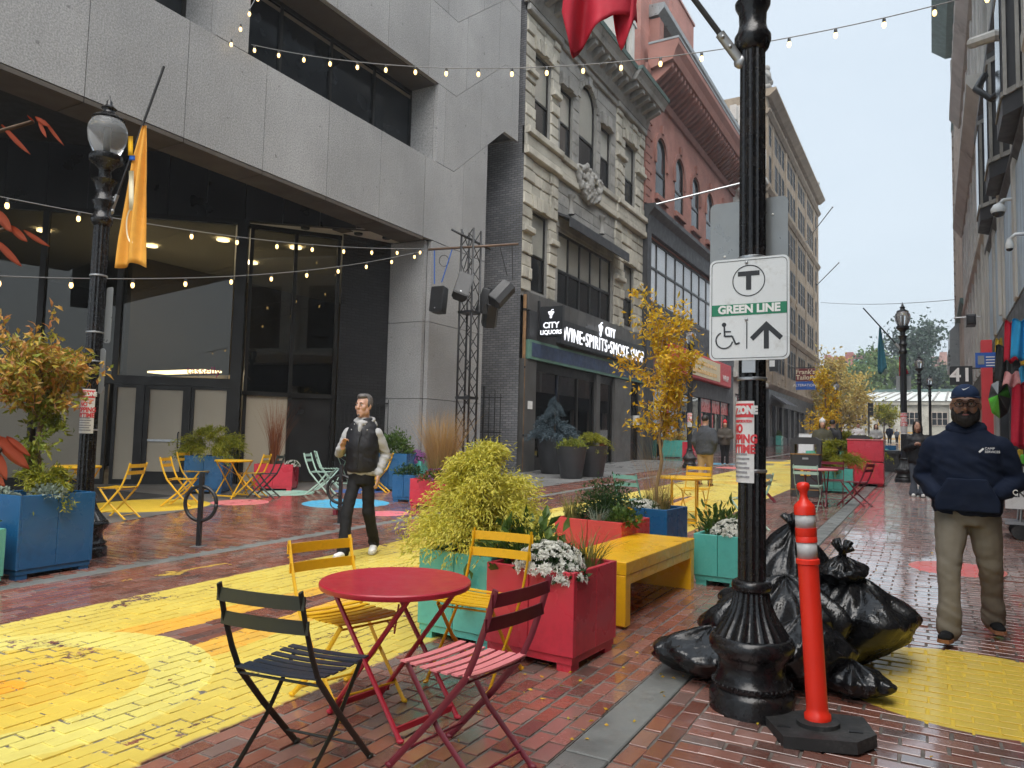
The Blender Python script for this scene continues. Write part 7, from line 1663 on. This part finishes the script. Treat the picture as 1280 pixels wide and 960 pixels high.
    if vox < .02:
        for s_ in (-1, 1): MB().ell(HM @ Vector((s_*.031, -.078, .012)), (.0135, .0125, .009), 10, 8).build('eye', MT['eye_white'], t, True); MB().ell(HM @ Vector((s_*.031, -.089, .012)), (.006, .003, .0065), 8, 6).build('iris', MT['hair_dark'], t, True); MB().tube([HM @ Vector((s_*p[0], -.093, p[1])) for p in ((.014, .034), (.03, .04), (.048, .035))], .004, 5).build('eyebrow', MT['hair_dark'], t, True)
    if hair: hair(t, HM, vox)
    if extras: extras(t, HM)
    return t
def shell(t, HM, name, m, pieces, vox, amp=.003, f=60):
    mb = MB(); 
    for c, r in pieces: mb.ell(HM @ Vector(c), r, 14, 10, HM.to_3x3())
    me = remesh(mb, max(vox*.6, .007), 2); me.materials.append(MT[m]); displace(me, lambda c: amp*mnoise.noise(c*f)); return obj(name, me, t)
# 1. man in the navy hoodie
def cap_hair(t, HM, vox):
    shell(t, HM, 'beard', 'beard', [((0, -.05, -.078), (.062, .062, .05)), ((0, -.075, -.1), (.04, .03, .035)), ((-.06, -.02, -.05), (.02, .045, .05)), ((.06, -.02, -.05), (.02, .045, .05))], vox, .003); shell(t, HM, 'moustache', 'beard', [((-.016, -.099, -.038), (.018, .008, .006)), ((.016, -.099, -.038), (.018, .008, .006))], vox, .001)
    MB().ell(HM @ Vector((0, -.102, -.056)), (.02, .008, .006), 10, 6, HM.to_3x3()).build('lips', mk('lip', (.25, .09, .08), .5), t, True)
    cp = MB(); cp.ell(HM @ Vector((0, .01, .07)), (.09, .108, .085), 20, 12); me = cp.mesh('cap', MT['cap_cloth'], True)
    for v in me.vertices: v.co.z = max(v.co.z, HM.translation.z+.052)
    c = obj('cap', me, t)
    br = MB(); n = 12
    for i in range(n+1):
        a = pi*(.12+.76*i/n); br.v += [tuple(HM @ Vector((.088*cos(a), .0-.095*sin(a), .06))), tuple(HM @ Vector((.086*cos(a)*.95, -.02-.165*sin(a), .045+.012*sin(a)))), tuple(HM @ Vector((.086*cos(a)*.95, -.02-.165*sin(a), .04+.012*sin(a)))), tuple(HM @ Vector((.088*cos(a), -.095*sin(a), .053)))]
    for i in range(n):
        for k in range(4): br.f.append((i*4+k, i*4+4+k, i*4+4+(k+1) % 4, i*4+(k+1) % 4))
    br.build('brim', MT['cap_cloth'], c, 50)
    sw = [(-.022, .0), (-.012, -.012), (.0, -.009), (.03, .012), (.0, -.002), (-.012, -.003)]; MB().prism(sw, -.004, 0, 'y').build('swoosh_emblem', MT['white_letter'], c, loc=HM @ Vector((0, -.09, .108)))
    gl = MB()
    for s_ in (-1, 1): gl.tube([HM @ Vector((s_*.033+.024*cos(a), -.108+.006*abs(cos(a)), .01+.018*sin(a))) for a in np.linspace(0, 2*pi, 17)], .0028, 5); gl.tube([HM @ Vector(p) for p in ((s_*.057, -.102, .014), (s_*.079, -.03, .016), (s_*.08, .01, .01))], .0025, 5)
    gl.tube([HM @ Vector((-.01, -.11, .013)), HM @ Vector((.01, -.11, .013))], .0025, 5); o = gl.build('glasses', MT['lens'], t, True)
def hood_extras(t, HM):
    hd = MB()
    for k in range(16):
        a = 2*pi*k/16; hd.ell((.1*cos(a), .02+.085*sin(a), 1.49+.03*sin(a)), (.036, .036, .036), 10, 8)
    hd.ell((0, .12, 1.44), (.13, .06, .09), 12, 8)
    me = remesh(hd, .014, 3); me.materials.append(MT['navy_cloth']); wrinkle(me, .006, (10, 10, 10)); obj('hood', me, t)
    pk = MB(); pk.prism([(-.2, .9), (.2, .9), (.2, .98), (.12, 1.13), (-.12, 1.13), (-.2, .98)], -.193, -.14, 'y'); me = remesh(pk, .012, 8); me.materials.append(MT['navy_cloth']); wrinkle(me, .004, (9, 9, 14)); obj('pouch_pocket', me, t)
    put_ = lambda nm, me, M: (me.transform(M), obj(nm, me, t))[1]
    Mx = frame_m((.11, -.182, 1.345), (1, 0, 0), (0, .18, 1)); put_('chest_lettering', text_mesh('CAMP', .022, MT['white_letter'], .002, align='LEFT'), Mx.copy()); put_('chest_lettering', text_mesh('SERVICES', .022, MT['white_letter'], .002, align='LEFT'), frame_m((.11, -.1835, 1.322), (1, 0, 0), (0, .18, 1)))
    MB().bar((.077, -.186, 1.318), (.103, -.183, 1.345), .012, .004, (0, 1, 0)).build('chest_emblem', MT['white_letter'], t)
    MB().tube([(.285+.014*cos(a), -.148-.004*sin(a), 1.05+.016*sin(a)) for a in np.linspace(.6, 5.7, 14)], .0035, 5).build('cuff_emblem', MT['white_letter'], t)
JM = dict(elL=(-.275, .07, 1.12), elR=(.29, .05, 1.11), wrL=(-.18, -.13, 1.0), wrR=(.19, -.13, 1.03), knL=(-.115, -.17, .51), knR=(.135, .03, .5), anL=(-.12, -.26, .11), anR=(.15, .2, .13), sh=(.2, 1.4), hs=1.15, ftL=(-.2, -1, .06), ftR=(.25, -1, 0), hz=1.645, cuff=.075)
person('man in navy hoodie, navy cap and khaki trousers walking with hands in his pouch pocket', .215, 6.42, radians(-2), 1.015, 'skin_a', 'navy_cloth', 'khaki', 'black_cloth', 'sole_tan', JM, .013, 0, cap_hair, 'hoodie', .87, 1.08, 1.1, (('L', (.95, .08, -.25), (0, -1, 0), 1, .2), ('R', (-.95, .08, -.25), (0, -1, 0), -1, .2)), None, hood_extras, 1.0)
# 2. man in the black vest
def slick(t, HM, vox): shell(t, HM, 'hair', 'hair_grey', [((0, .03, .06), (.08, .092, .085)), ((0, -.03, .105), (.06, .06, .035)), ((-.068, .02, .03), (.016, .05, .05)), ((.068, .02, .03), (.016, .05, .05))], vox, .003); shell(t, HM, 'moustache', 'hair_grey', [((-.014, -.1, -.038), (.016, .006, .005)), ((.014, -.1, -.038), (.016, .006, .005)), ((0, -.088, -.098), (.02, .012, .014))], vox, .001)
def vest_extras(t, HM):
    v = MB(); loft(v, [(0, 0, .93, .165, .135), (0, 0, .99, .18, .15), (0, -.005, 1.06, .18, .152), (0, -.005, 1.16, .184, .155), (0, -.005, 1.27, .192, .155), (0, 0, 1.37, .19, .14), (0, .01, 1.44, .155, .12), (0, .02, 1.49, .115, .1), (0, .025, 1.53, .1, .095)])
    me = remesh(v, .013, 2); me.materials.append(MT['black_nylon']); wrinkle(me, .008, (6, 6, 9), ((1.1, .25, .006),), 4); obj('vest', me, t)
    hd = MB()
    for k in range(14): a = 2*pi*k/14; hd.ell((.1*cos(a), .03+.085*sin(a), 1.505+.03*sin(a)), (.028, .028, .03), 8, 6)
    hd.ell((0, .13, 1.46), (.12, .06, .08), 10, 8); hd.ell((0, -.105, 1.4), (.03, .035, .07), 12, 8); hd.ell((0, -.075, 1.475), (.07, .045, .035), 12, 8)
    me = remesh(hd, .013, 2); me.materials.append(MT['grey_fleece']); wrinkle(me, .005, (10, 10, 10)); obj('hood', me, t)
    for s_ in (-1, 1): MB().ell((s_*.06, -.125, 1.46), (.008,)*3, 6, 4).build('snap', MT['galv'], t); MB().ell((s_*.09, -.135, 1.4), (.008,)*3, 6, 4).build('snap', MT['galv'], t)
    MB().tube([(.03, -.145, 1.4), (.01, -.165, 1.28), (0, -.16, 1.0)], .005, 5).build('zip', MT['black_metal'], t)
JW = dict(elL=(-.25, -.03, 1.14), elR=(.235, .09, 1.13), wrL=(-.14, -.25, 1.2), wrR=(.2, -.03, .9), knL=(-.08, -.2, .52), knR=(.09, .02, .49), anL=(-.06, -.32, .12), anR=(.09, .26, .15), sh=(.165, 1.41), hs=1.02, ftL=(-.1, -1, .15), ftR=(.1, -1, -.3), cuff=.07)
person('man in black puffer vest over grey hoodie walking across the yellow lane', -5.52, 6.42, radians(22), 1.0, 'skin_b', 'grey_fleece', 'black_cloth', 'white_shoe', 'sole_white', JW, .013, radians(-18), slick, 'hoodie', .9, .8, .84, (('L', (.25, -.2, .95), (.6, -.3, .2), -1, .75), ('R', (0, -.2, -1), (-1, 0, 0), 1, .3)), None, vest_extras, .88)
# 3. woman with a phone
def long_hair(m='hair_dark'):
    def f(t, HM, vox): shell(t, HM, 'hair', m, [((0, .03, .05), (.09, .1, .09)), ((-.075, .02, -.08), (.03, .06, .14)), ((.075, .02, -.08), (.03, .06, .14)), ((0, .08, -.1), (.09, .04, .17)), ((-.07, .0, -.2), (.03, .045, .1)), ((.07, .0, -.2), (.03, .045, .1))], vox, .006, 40)
    return f
def short_hair(m='hair_dark'):
    def f(t, HM, vox): shell(t, HM, 'hair', m, [((0, .03, .055), (.085, .095, .088)), ((0, -.03, .1), (.065, .06, .035))], vox, .004)
    return f
def beanie(m):
    def f(t, HM, vox): shell(t, HM, 'knit_hat', m, [((0, .015, .075), (.093, .11, .095)), ((0, .02, .175), (.03, .03, .03))], vox, .004); shell(t, HM, 'hair', 'hair_dark', [((-.07, .02, -.05), (.025, .05, .1)), ((.07, .02, -.05), (.025, .05, .1)), ((0, .07, -.03), (.08, .04, .1))], vox, .004)
    return f
def phone(t, HM): MB().box(-.036, .036, -.325, -.315, 1.2, 1.34).build('phone', MT['black_metal'], t); MB().tube([(-.2, -.12, .95), (-.15, .05, 1.3), (.1, .1, 1.46)], .012, 5).build('bag_strap', MT['black_cloth'], t)
JP = dict(elL=(-.26, .0, 1.13), elR=(.26, .0, 1.13), wrL=(-.05, -.27, 1.22), wrR=(.05, -.27, 1.22), knL=(-.09, -.02, .5), knR=(.09, -.02, .5), anL=(-.1, .0, .1), anR=(.1, -.03, .1), nod=radians(22), hy=-.05, cuff=.095)
wp = gp(1148, 621); person('woman in black puffer jacket looking down at her phone beside the kerb', wp[0], wp[1], 0, .93, 'skin_b', 'black_nylon', 'jean', 'white_shoe', 'sole_white', JP, .022, 0, long_hair(), 'puffer_jacket', .78, 1.15, 1.1, (('L', (.2, -.9, .3), (0, .3, 1), -1, .8), ('R', (-.2, -.9, .3), (0, .3, 1), 1, .8)), None, phone)
JS = dict(elL=(-.27, .05, 1.13), elR=(.27, .05, 1.13), wrL=(-.22, -.05, .9), wrR=(.22, -.05, .9), knL=(-.09, -.1, .5), knR=(.09, .02, .5), anL=(-.08, -.16, .1), anR=(.09, .16, .13), hz=1.66)
JC = dict(JS, elL=(-.27, -.02, 1.13), elR=(.27, -.02, 1.13), wrL=(-.1, -.22, 1.1), wrR=(.1, -.22, 1.1), knL=(-.09, 0, .5), knR=(.09, 0, .5), anL=(-.09, 0, .1), anR=(.09, -.02, .1))
ap = gp(881, 608); person('man in dark grey jacket and tan trousers walking away up the street', ap[0], ap[1], radians(176), .98, 'skin_b', 'tweed', 'khaki_light', 'black_cloth', 'sole_tan', JS, .025, 0, short_hair(), 'jacket', .8, 1.15, 1.15)
ap = gp(906, 581); person('person in red knit hat and brown jacket outside the red signed shop', ap[0], ap[1], radians(15), .95, 'skin_b', 'brown_coat', 'black_cloth', 'black_cloth', 'sole_white', JC, .03, 0, beanie('red_wool'), 'jacket', .8, 1.15, 1.1)
def far(label, px, py, Y, top, tr, hair, rz=0, S=.95, J=JS):
    p = onY(px, py, Y); person(label, p[0], Y, radians(rz), S, 'skin_b', top, tr, 'black_cloth', 'sole_white', J, .035, 0, hair, 'coat', .78, 1.15, 1.12)
far('person in white knit hat and olive coat behind the litter bin', 1028, 545, 24.5, 'olive_coat', 'black_cloth', beanie('white_wool'), 20, .97, JC); far('person in dark coat beside the one in the white knit hat', 1041, 545, 25.3, 'black_nylon', 'black_cloth', short_hair(), 160, .97)
far('distant person in white top beyond the yellow street tree', 1073, 545, 44, 'white_wool', 'jean', short_hair(), 0, .98, JC); far('distant woman with long dark hair in a pale top', 1095, 545, 40, 'grey_fleece', 'black_cloth', long_hair(), 10, .95, JC); far('distant man in dark jacket before the station house', 1112, 545, 80, 'navy_cloth', 'black_cloth', short_hair(), 180, 1.0); far('distant seated looking figure in blue by the yellow barrier', 1121, 548, 86, 'jean', 'black_cloth', short_hair(), 0, .8, JC)
# ------------------------------------------------------------------ rubbish bags
def bag(label, x, y, rx, ry, h_, rz=0, knot=True, seed=1, m='bag', slump=.0, z0=0., lean=(0, 0)):
    nu, nv = 84, 46; rs = np.random.default_rng(seed); V = np.zeros((nv+1, nu, 3))
    for i in range(nv+1):
        t = i/nv; prof = sin(pi*min(t*.97+.03, 1))**.62*(1-.55*max(0, t-.55)**1.3*2.2); zz = h_*(t**.9)
        for j in range(nu):
            a = 2*pi*j/nu; c = Vector((cos(a)*1.3+seed, sin(a)*1.3, t*1.8)); lum = mnoise.noise(c*1.3)*.24+mnoise.noise(c*3.1)*.12
            ridge = (1-abs(mnoise.noise(Vector((cos(a)*4.5+seed*2, sin(a)*4.5, t*1.1+seed)))))**3*.075*(.35+t*1.2)+mnoise.noise(Vector((cos(a)*9, sin(a)*9, t*2.2+seed)))*.025*(.3+t)
            r = max(prof*(1+lum)-.05*t+ridge-.03, .02) if t < .999 else .02
            fl = 1 if t > .12 else 1.05
            V[i, j] = (cos(a)*rx*r*fl+lean[0]*t, sin(a)*ry*r*fl+lean[1]*t, max(zz*(1+.25*lum)-slump*abs(sin(a))*t*h_*.2, .0))
    V[0, :, 2] = 0; q = np.array([(i*nu+j, i*nu+(j+1) % nu, (i+1)*nu+(j+1) % nu, (i+1)*nu+j) for i in range(nv) for j in range(nu)])
    t = thing('rubbish_bag', label, 'rubbish bag', (x, y, g(y)+z0), radians(rz)); me = npmesh('sack', V.reshape(-1, 3), q, MT[m], True); obj('sack', me, t)
    if knot:
        tp = V[-1].mean(0); kb = MB()
        for k in range(9): a = 2*pi*k/9; kb.tube([tuple(tp+np.array((0, 0, -.03))), tuple(tp+np.array((cos(a)*.015, sin(a)*.015, .02))), tuple(tp+np.array((cos(a)*(.045+.03*rs.random()), sin(a)*(.05+.03*rs.random()), .05+.05*rs.random())))], [.03, .012, .02], 5)
        kb.build('knot', MT['bag'], t, True)
    return t
bag('upright black rubbish bag with a knotted top at the back of the pile', -.86, 5.55, .3, .28, .8, 10, True, 3)
bag('large bulging black rubbish bag beside the yellow floor disc', -.47, 5.36, .38, .34, .54, 40, False, 5, 'bag', lean=(.03, .0))
bag('small knotted black bag lying on top of the large bulging bag', -.52, 5.36, .17, .15, .2, 75, True, 21, z0=.47)
bag('wide black rubbish bag in the middle of the pile behind the lamp post', -.84, 5.12, .44, .32, .56, -20, False, 7, slump=.2)
bag('slumped black rubbish bag lying left of the lamp post base', -1.17, 4.6, .36, .25, .3, 25, False, 9, slump=.3)
bag('small crumpled black bag between the lamp post and the orange post', -.66, 4.7, .3, .24, .42, 60, False, 12, slump=.2); bag('flat empty black bag spread beside the orange post', -.42, 4.7, .24, .18, .2, -30, False, 14, slump=.5); bag('small black bag tucked behind the lamp post base on the left', -1.04, 4.92, .27, .24, .46, 0, False, 15)
# ------------------------------------------------------------------ souvenir stall on the right
def hang(px0, py0, px1, py1, X, m, name, label, wav=5, cat_='clothing'):
    p = onX((px0+px1)/2, (py0+py1)/2, X); Y = p[1]; a, b = onY(px0, py0, Y), onY(px1, py1, Y); gr_ = []
    for i in range(14):
        s_ = i/13; wd = .75+.25*s_
        gr_.append([(a[0]+(b[0]-a[0])*(.5+(u-.5)*wd), Y+.05*sin(u*wav*2+s_*2), a[2]+(b[2]-a[2])*s_+.03*sin(u*9)) for u in np.linspace(0, 1, 14)])
    o = obj(name, cloth(name, '', gr_, MT[m], .006)); return tag(o, label, cat_)
A('cloth_blue', (.02, .3, .6), .85, .1, 6, .3, 100); A('cloth_red', (.5, .012, .04), .85, .1, 6, .3, 100); A('cloth_pink', (.6, .3, .3), .85, .2, 12, .3, 100); A('umb_green', (.12, .62, .05), .5, .06, 6); A('umb_black', (.02, .022, .022), .5, .1, 6); A('bumble', (.55, .38, .03), .8, .3, 14)
hang(1262, 400, 1290, 448, 1.05, 'cloth_blue', 'hanging_shirt', 'bright blue shirt hanging outside the souvenir shop'); hang(1254, 402, 1272, 452, 1.1, 'cloth_red', 'hanging_shirt', 'red shirt hanging next to the bright blue shirt'); hang(1242, 432, 1268, 478, 1.15, 'umb_black', 'hanging_jacket', 'dark jacket hanging below the red shirt'); hang(1253, 466, 1276, 482, 1.0, 'cloth_pink', 'hanging_scarf', 'pink scarf hanging below the blue shirt')
hang(1243, 424, 1254, 452, 1.15, 'bumble', 'hanging_bag', 'black and yellow bag hanging beside the red shirt', cat_='bag'); hang(1262, 478, 1290, 560, 1.25, 'cloth_red', 'hanging_shirt', 'maroon garments hanging lower down at the souvenir shop')
um = thing('umbrella', 'open green, grey and black umbrella hanging on its side at the souvenir shop', 'umbrella', tuple(onX(1248, 500, 1.12))); c0 = onX(1250, 498, 1.12); ry_ = .33
for k in range(8):
    a0, a1 = 2*pi*k/8, 2*pi*(k+1)/8; tipp = np.array(c0)+np.array((-.05, -.28, .05)); e0 = np.array(c0)+np.array((ry_*.55*cos(a0), .1, ry_*1.15*sin(a0))); e1 = np.array(c0)+np.array((ry_*.55*cos(a1), .1, ry_*1.15*sin(a1))); gr_ = [[tipp+(e0+(e1-e0)*u-tipp)*s_+np.array((0, -.12*sin(pi*s_*.5)*(1-s_), 0)) for u in (0, .5, 1)] for s_ in np.linspace(0.02, 1, 6)]
    W(obj('panel', cloth('panel', '', gr_, MT[('umb_green', 'umb_black', 'sign_grey', 'umb_black', 'umb_green', 'umb_green', 'umb_black', 'sign_grey')[k]], .003), um))
W(MB().tube([tuple(c0+np.array((-.05, -.3, .05))), tuple(c0+np.array((.05, .5, -.05)))], .008, 6).build('shaft', MT['black_metal'], um))
def plate(name, label, px0, py0, px1, py1, Y, m, cat_='sign'):
    a, b = onY(px0, py0, Y), onY(px1, py1, Y); t = thing(name, label, cat_, ((a[0]+b[0])/2, Y, b[2])); W(MB().box(a[0], b[0], Y, Y+.03, b[2], a[2]).build('panel', MT[m], t)); return t, a, b
n41, a, b = plate('house_number', 'black number sign reading 41 above the man in the navy cap', 1187, 458, 1216, 481, 19, 'sign_black'); put('digits', text_mesh('41', (a[2]-b[2])*1.0, MT['white_letter'], .01, bold=.008, sx=1.05), frame_m(((a[0]+b[0])/2, 18.985, (a[2]+b[2])/2), (1, 0, 0), (0, 0, 1)), n41); W(MB().bar((b[0]-.02, 19.02, a[2]-.05), (XR, 19.02, a[2]-.05), .03, .03).build('bracket', MT['black_metal'], n41))
bsg, a, b = plate('info_sign', 'small blue and white information sign beside the red shop column', 1219, 441, 1246, 459, 17, 'blue_sign')
for k in range(4): W(MB().box(a[0]+(b[0]-a[0])*.5, b[0]-.03, 16.99, 16.998, a[2]-.1-k*.055, a[2]-.08-k*.055).build('text_line', MT['white_letter'], bsg))
W(MB().box(a[0]+.04, a[0]+(b[0]-a[0])*.42, 16.99, 16.998, b[2]+.06, a[2]-.06).build('white_square', MT['sign_grey'], bsg)); W(MB().bar((b[0]-.02, 17.02, (a[2]+b[2])/2), (XR+.5, 17.02, (a[2]+b[2])/2), .03, .03).build('bracket', MT['black_metal'], bsg))
rc0, rc1 = onY(1226, 425, 18.2), onY(1240, 425, 18.2); rcl = thing('shop_column', 'bright red column at the front of the souvenir shop', 'column', (rc0[0], 18.2, g(18))); W(MB().cbox(rc0[0], rc1[0], 18.2, 18.5, g(18), rc0[2], .01, 2).build('shaft', MT['notice_red'], rcl)); W(MB().box(rc0[0]-.02, rc1[0]+.02, 18.18, 18.52, g(18), g(18)+.2).build('base', MT['charcoal'], rcl))
dk = thing('shop_stand', 'dark display rack of souvenirs along the right shop front', 'display stand', (1.5, 13.5, g(13)))
for y_ in (11.2, 13.2, 15.2): W(MB().tube([(1.35, y_, g(y_)), (1.35, y_, 3.1)], .025, 6).build('upright', MT['black_metal'], dk))
for z_ in (1.3, 2.1, 3.0): W(MB().tube([(1.35, 11.0, z_), (1.35, 15.6, z_)], .018, 6).build('rail', MT['black_metal'], dk))
W(MB().box(1.5, 1.9, 10.8, 16.8, g(12), 3.0).build('back_panel', MT['interior_dark'], dk)); rr = random.Random(8)
for k in range(26):
    y_ = rr.uniform(11.2, 15.8); z_ = rr.uniform(.8, 2.9); W(MB().cbox(1.3, 1.45, y_, y_+rr.uniform(.15, .4), z_, z_+rr.uniform(.15, .4), .02, 0).build('souvenir', MT[rr.choice(('cloth_red', 'cloth_pink', 'cloth_blue', 'bumble', 'notice_white', 'umb_black', 'umb_green'))], dk))
ct_ = gp(1268, 672); cart = thing('hand_cart', 'small wheeled cart with a white RENT card outside the souvenir shop', 'cart', tuple(ct_))
for s_ in (-1, 1): W(MB().tube([(ct_[0]+.05, ct_[1]+s_*.2, ct_[2]+.1), (ct_[0]+.12, ct_[1]+s_*.2, ct_[2]+1.0)], .016, 6).build('frame', MT['galv'], cart)); W(MB().tube([(ct_[0]+.05, ct_[1]+s_*.23-.025, ct_[2]+.1), (ct_[0]+.05, ct_[1]+s_*.23+.025, ct_[2]+.1)], .1, 16).build('wheel', MT['rubber'], cart))
W(MB().box(ct_[0]-.12, ct_[0]+.3, ct_[1]-.25, ct_[1]+.25, ct_[2]+.2, ct_[2]+.24).build('deck', MT['galv'], cart)); W(MB().box(ct_[0]-.12, ct_[0]+.2, ct_[1]-.3, ct_[1]-.28, ct_[2]+.42, ct_[2]+.72).build('card', MT['notice_white'], cart)); put('lettering', text_mesh('RENT', .12, MT['sign_black'], .002, bold=.003), frame_m((ct_[0]+.04, ct_[1]-.302, ct_[2]+.62), (1, 0, 0), (0, 0, 1)), cart); W(MB().ell((ct_[0]+.15, ct_[1], ct_[2]+.6), (.2, .25, .2), 10, 8).build('bundle', MT['cloth_pink'], cart, True))
def domecam(px, py, X, label):
    p = onX(px, py, X); t = thing('security_camera', label, 'camera', tuple(p)); k = .16 if px < 1255 else .08
    W(MB().lathe([(k*.9, 0), (k, .04), (k, .1), (k*.6, .2), (.05, .22)], 16, p).build('housing', MT['sign_white'], t, 40)); W(MB().ell(p, (k*.85, k*.85, k*.7), 14, 10).build('dome', MT['lens'], t, True)); W(MB().tube([(p[0], p[1], p[2]+.2), (p[0]+.1, p[1], p[2]+.3), (XR+.2, p[1], p[2]+.3)], .04, 8).build('arm', MT['sign_white'], t, True)); return t
domecam(1248, 266, 1.45, 'white dome security camera on an arm above the souvenir shop'); domecam(1262, 311, 1.5, 'small white camera on the edge of the blue grey cladding')
fl_ = onX(1212, 398, 1.35); fll = thing('flood_light', 'dark flood light on an arm over the right pavement', 'light', tuple(fl_)); W(MB().prism([(-.25, -.1), (.2, -.16), (.25, .12), (-.1, .16)], -.15, .15, 'y').build('head', MT['charcoal'], fll, loc=None)) if False else None
W(MB().cbox(fl_[0]-.12, fl_[0]+.2, fl_[1]-.5, fl_[1]+.5, fl_[2]-.3, fl_[2]+.1, .08, 1).build('head', MT['charcoal'], fll)); W(MB().tube([(fl_[0]-.55, fl_[1], fl_[2]+.05), (XR, fl_[1], fl_[2]+.05)], .03, 6).build('arm', MT['galv'], fll))
# ------------------------------------------------------------------ distant lamps, flags, cables
def lampat(px, Y, label): p = onY(px, 540, Y); return lamp_post('lamp_post', label, p[0], Y, far=True), p
l2, p2 = lampat(1130, 23.8, 'black lamp post with teal and red flags beyond the red storage cabinet'); lampat(1150, 40.8, 'black lamp post with clear globe behind the one with flags'); lampat(1163, 56, 'smaller looking lamp post near the station house on the right'); lampat(1046, 62, 'lamp post standing within the yellow tree')
r0 = np.array([p2[0]-.08, 23.8, 3.9+g(23.8)-.1]); r1_ = onY(1079, 385, 23.8); banner_arm('flag rod tilted left from the lamp post with the teal flag', r0, r1_, .02)
gr_ = [[onY(np.interp(s_, [0, .5, 1], [1099+u*2, 1097+u*8, 1097+u*12]), 409+s_*(55+4*sin(u*5)), 23.8-.05*sin(u*7+s_*2)) for u in np.linspace(0, 1, 10)] for s_ in np.linspace(0, 1, 16)]; tag(obj('flag', cloth('flag', '', gr_, MT['flag_teal'])), 'limp teal flag hanging from the distant lamp post rod', 'flag')
gr_ = [[onY(np.interp(s_, [0, 1], [1124+u*3, 1124+u*12]), 446+s_*(24+3*sin(u*5)), 24.1-.05*sin(u*7+s_*2)) for u in np.linspace(0, 1, 8)] for s_ in np.linspace(0, 1, 10)]; tag(obj('flag', cloth('flag', '', gr_, MT['flag_red'])), 'small red flag behind the distant lamp post with the teal flag', 'flag')
tow_notice(p2[0], 23.8, 1.35, 1.95, radians(-95), 'tow zone notice on the lamp post with the teal flag', .088)
sb2, a, b = plate('blank_sign', 'grey sign backs on the lamp post below the red flag', 1120, 470, 1139, 488, 24.0, 'sign_grey')
ow = thing('overhead_cable', 'thin cable crossing the far end of the street below the sky', 'cable', (-11, 82, 16)); W(MB().tube(bez(onX(1026, 378, -11), onX(1199, 374, XR), .3, 12), .03, 4).build('cable', MT['wire'], ow))
ab = onY(1007, 553, 40); abd = thing('pavement_board', 'white folding pavement board by the dark shop windows', 'sign', (ab[0], 40, g(40))); W(MB().prism([(-.35, 0), (.35, 0), (.35, 1.1), (-.35, 1.1)], -.02, .02, 'y').build('board', MT['sign_white'], abd, loc=None)) if False else None
o = MB().box(-.35, .35, -.02, .02, 0, 1.15).build('front_board', MT['sign_white'], abd); o.rotation_euler = (radians(-12), 0, 0); o = MB().box(-.35, .35, .42, .46, 0, 1.12).build('rear_board', MT['sign_white'], abd); o.rotation_euler = (radians(10), 0, 0)
br_ = onY(1124, 545, 92); bar_ = thing('crowd_barrier', 'yellow barrier in front of the station house', 'barrier', (br_[0], 92, g(92)))
for z_ in (.3, 1.0): MB().box(-1.6, 1.6, -.04, .04, z_, z_+.12).build('rail', MT['bench_yellow'], bar_)
for x_ in (-1.5, 0, 1.5): MB().box(x_-.05, x_+.05, -.04, .04, 0, 1.12).build('upright', MT['bench_yellow'], bar_)
tl = onY(1086, 512, 70); tlt = thing('traffic_light', 'traffic signal seen from the side in front of the station house', 'traffic light', (tl[0], 70, g(70))); MB().tube([(0, 0, 0), (0, 0, tl[2]-g(70)+.6)], .07, 6).build('pole', MT['iron_far'], tlt)
for k in range(3): MB().box(-.05, .35, -.2, .2, tl[2]-g(70)-.5+k*.36, tl[2]-g(70)-.18+k*.36).build('signal_head', MT['iron_far'], tlt)
# leaf litter near the planters
n = 46; Pq = np.stack([rng.uniform(-2.3, -1.3, n), rng.uniform(3.3, 5.2, n), np.zeros(n)], 1); Pq = np.concatenate([Pq, np.stack([rng.uniform(-6.5, 1.2, 60), rng.uniform(3, 12, 60), np.zeros(60)], 1)]); Pq[:, 2] = SL*Pq[:, 1]+.006
Dq = rng.normal(size=(len(Pq), 3)); Dq[:, 2] = .05; V_, F_ = leaves(Pq, Dq, rng.uniform(.015, .045, len(Pq)), .018, .1); V_[:, 2] = np.maximum(V_[:, 2], SL*V_[:, 1]+.004)
lt = obj('leaf_litter', npmesh('leaf_litter', V_, F_, MT['lf_yellow'])); tag(lt, 'scattered fallen yellow leaves on the wet bricks', 'leaves', None, 'stuff')
hz = MB().box(-710, 710, -45, 910, -2, 42).mesh('haze'); hz_m = bpy.data.materials.new('haze'); hz_m.use_nodes = True; hn = hz_m.node_tree; hn.nodes.remove(hn.nodes['Principled BSDF'])
pv = hn.nodes.new('ShaderNodeVolumePrincipled'); pv.inputs['Density'].default_value = .0011; pv.inputs['Color'].default_value = (.86, .92, 1, 1); pv.inputs['Anisotropy'].default_value = .2
hn.links.new(pv.outputs[0], hn.nodes['Material Output'].inputs['Volume']); hz.materials.append(hz_m); ho = obj('haze', hz); tag(ho, 'thin grey damp air over the whole street', 'haze', None, 'stuff')
for sc_tmp in [TMP]: bpy.data.scenes.remove(sc_tmp)
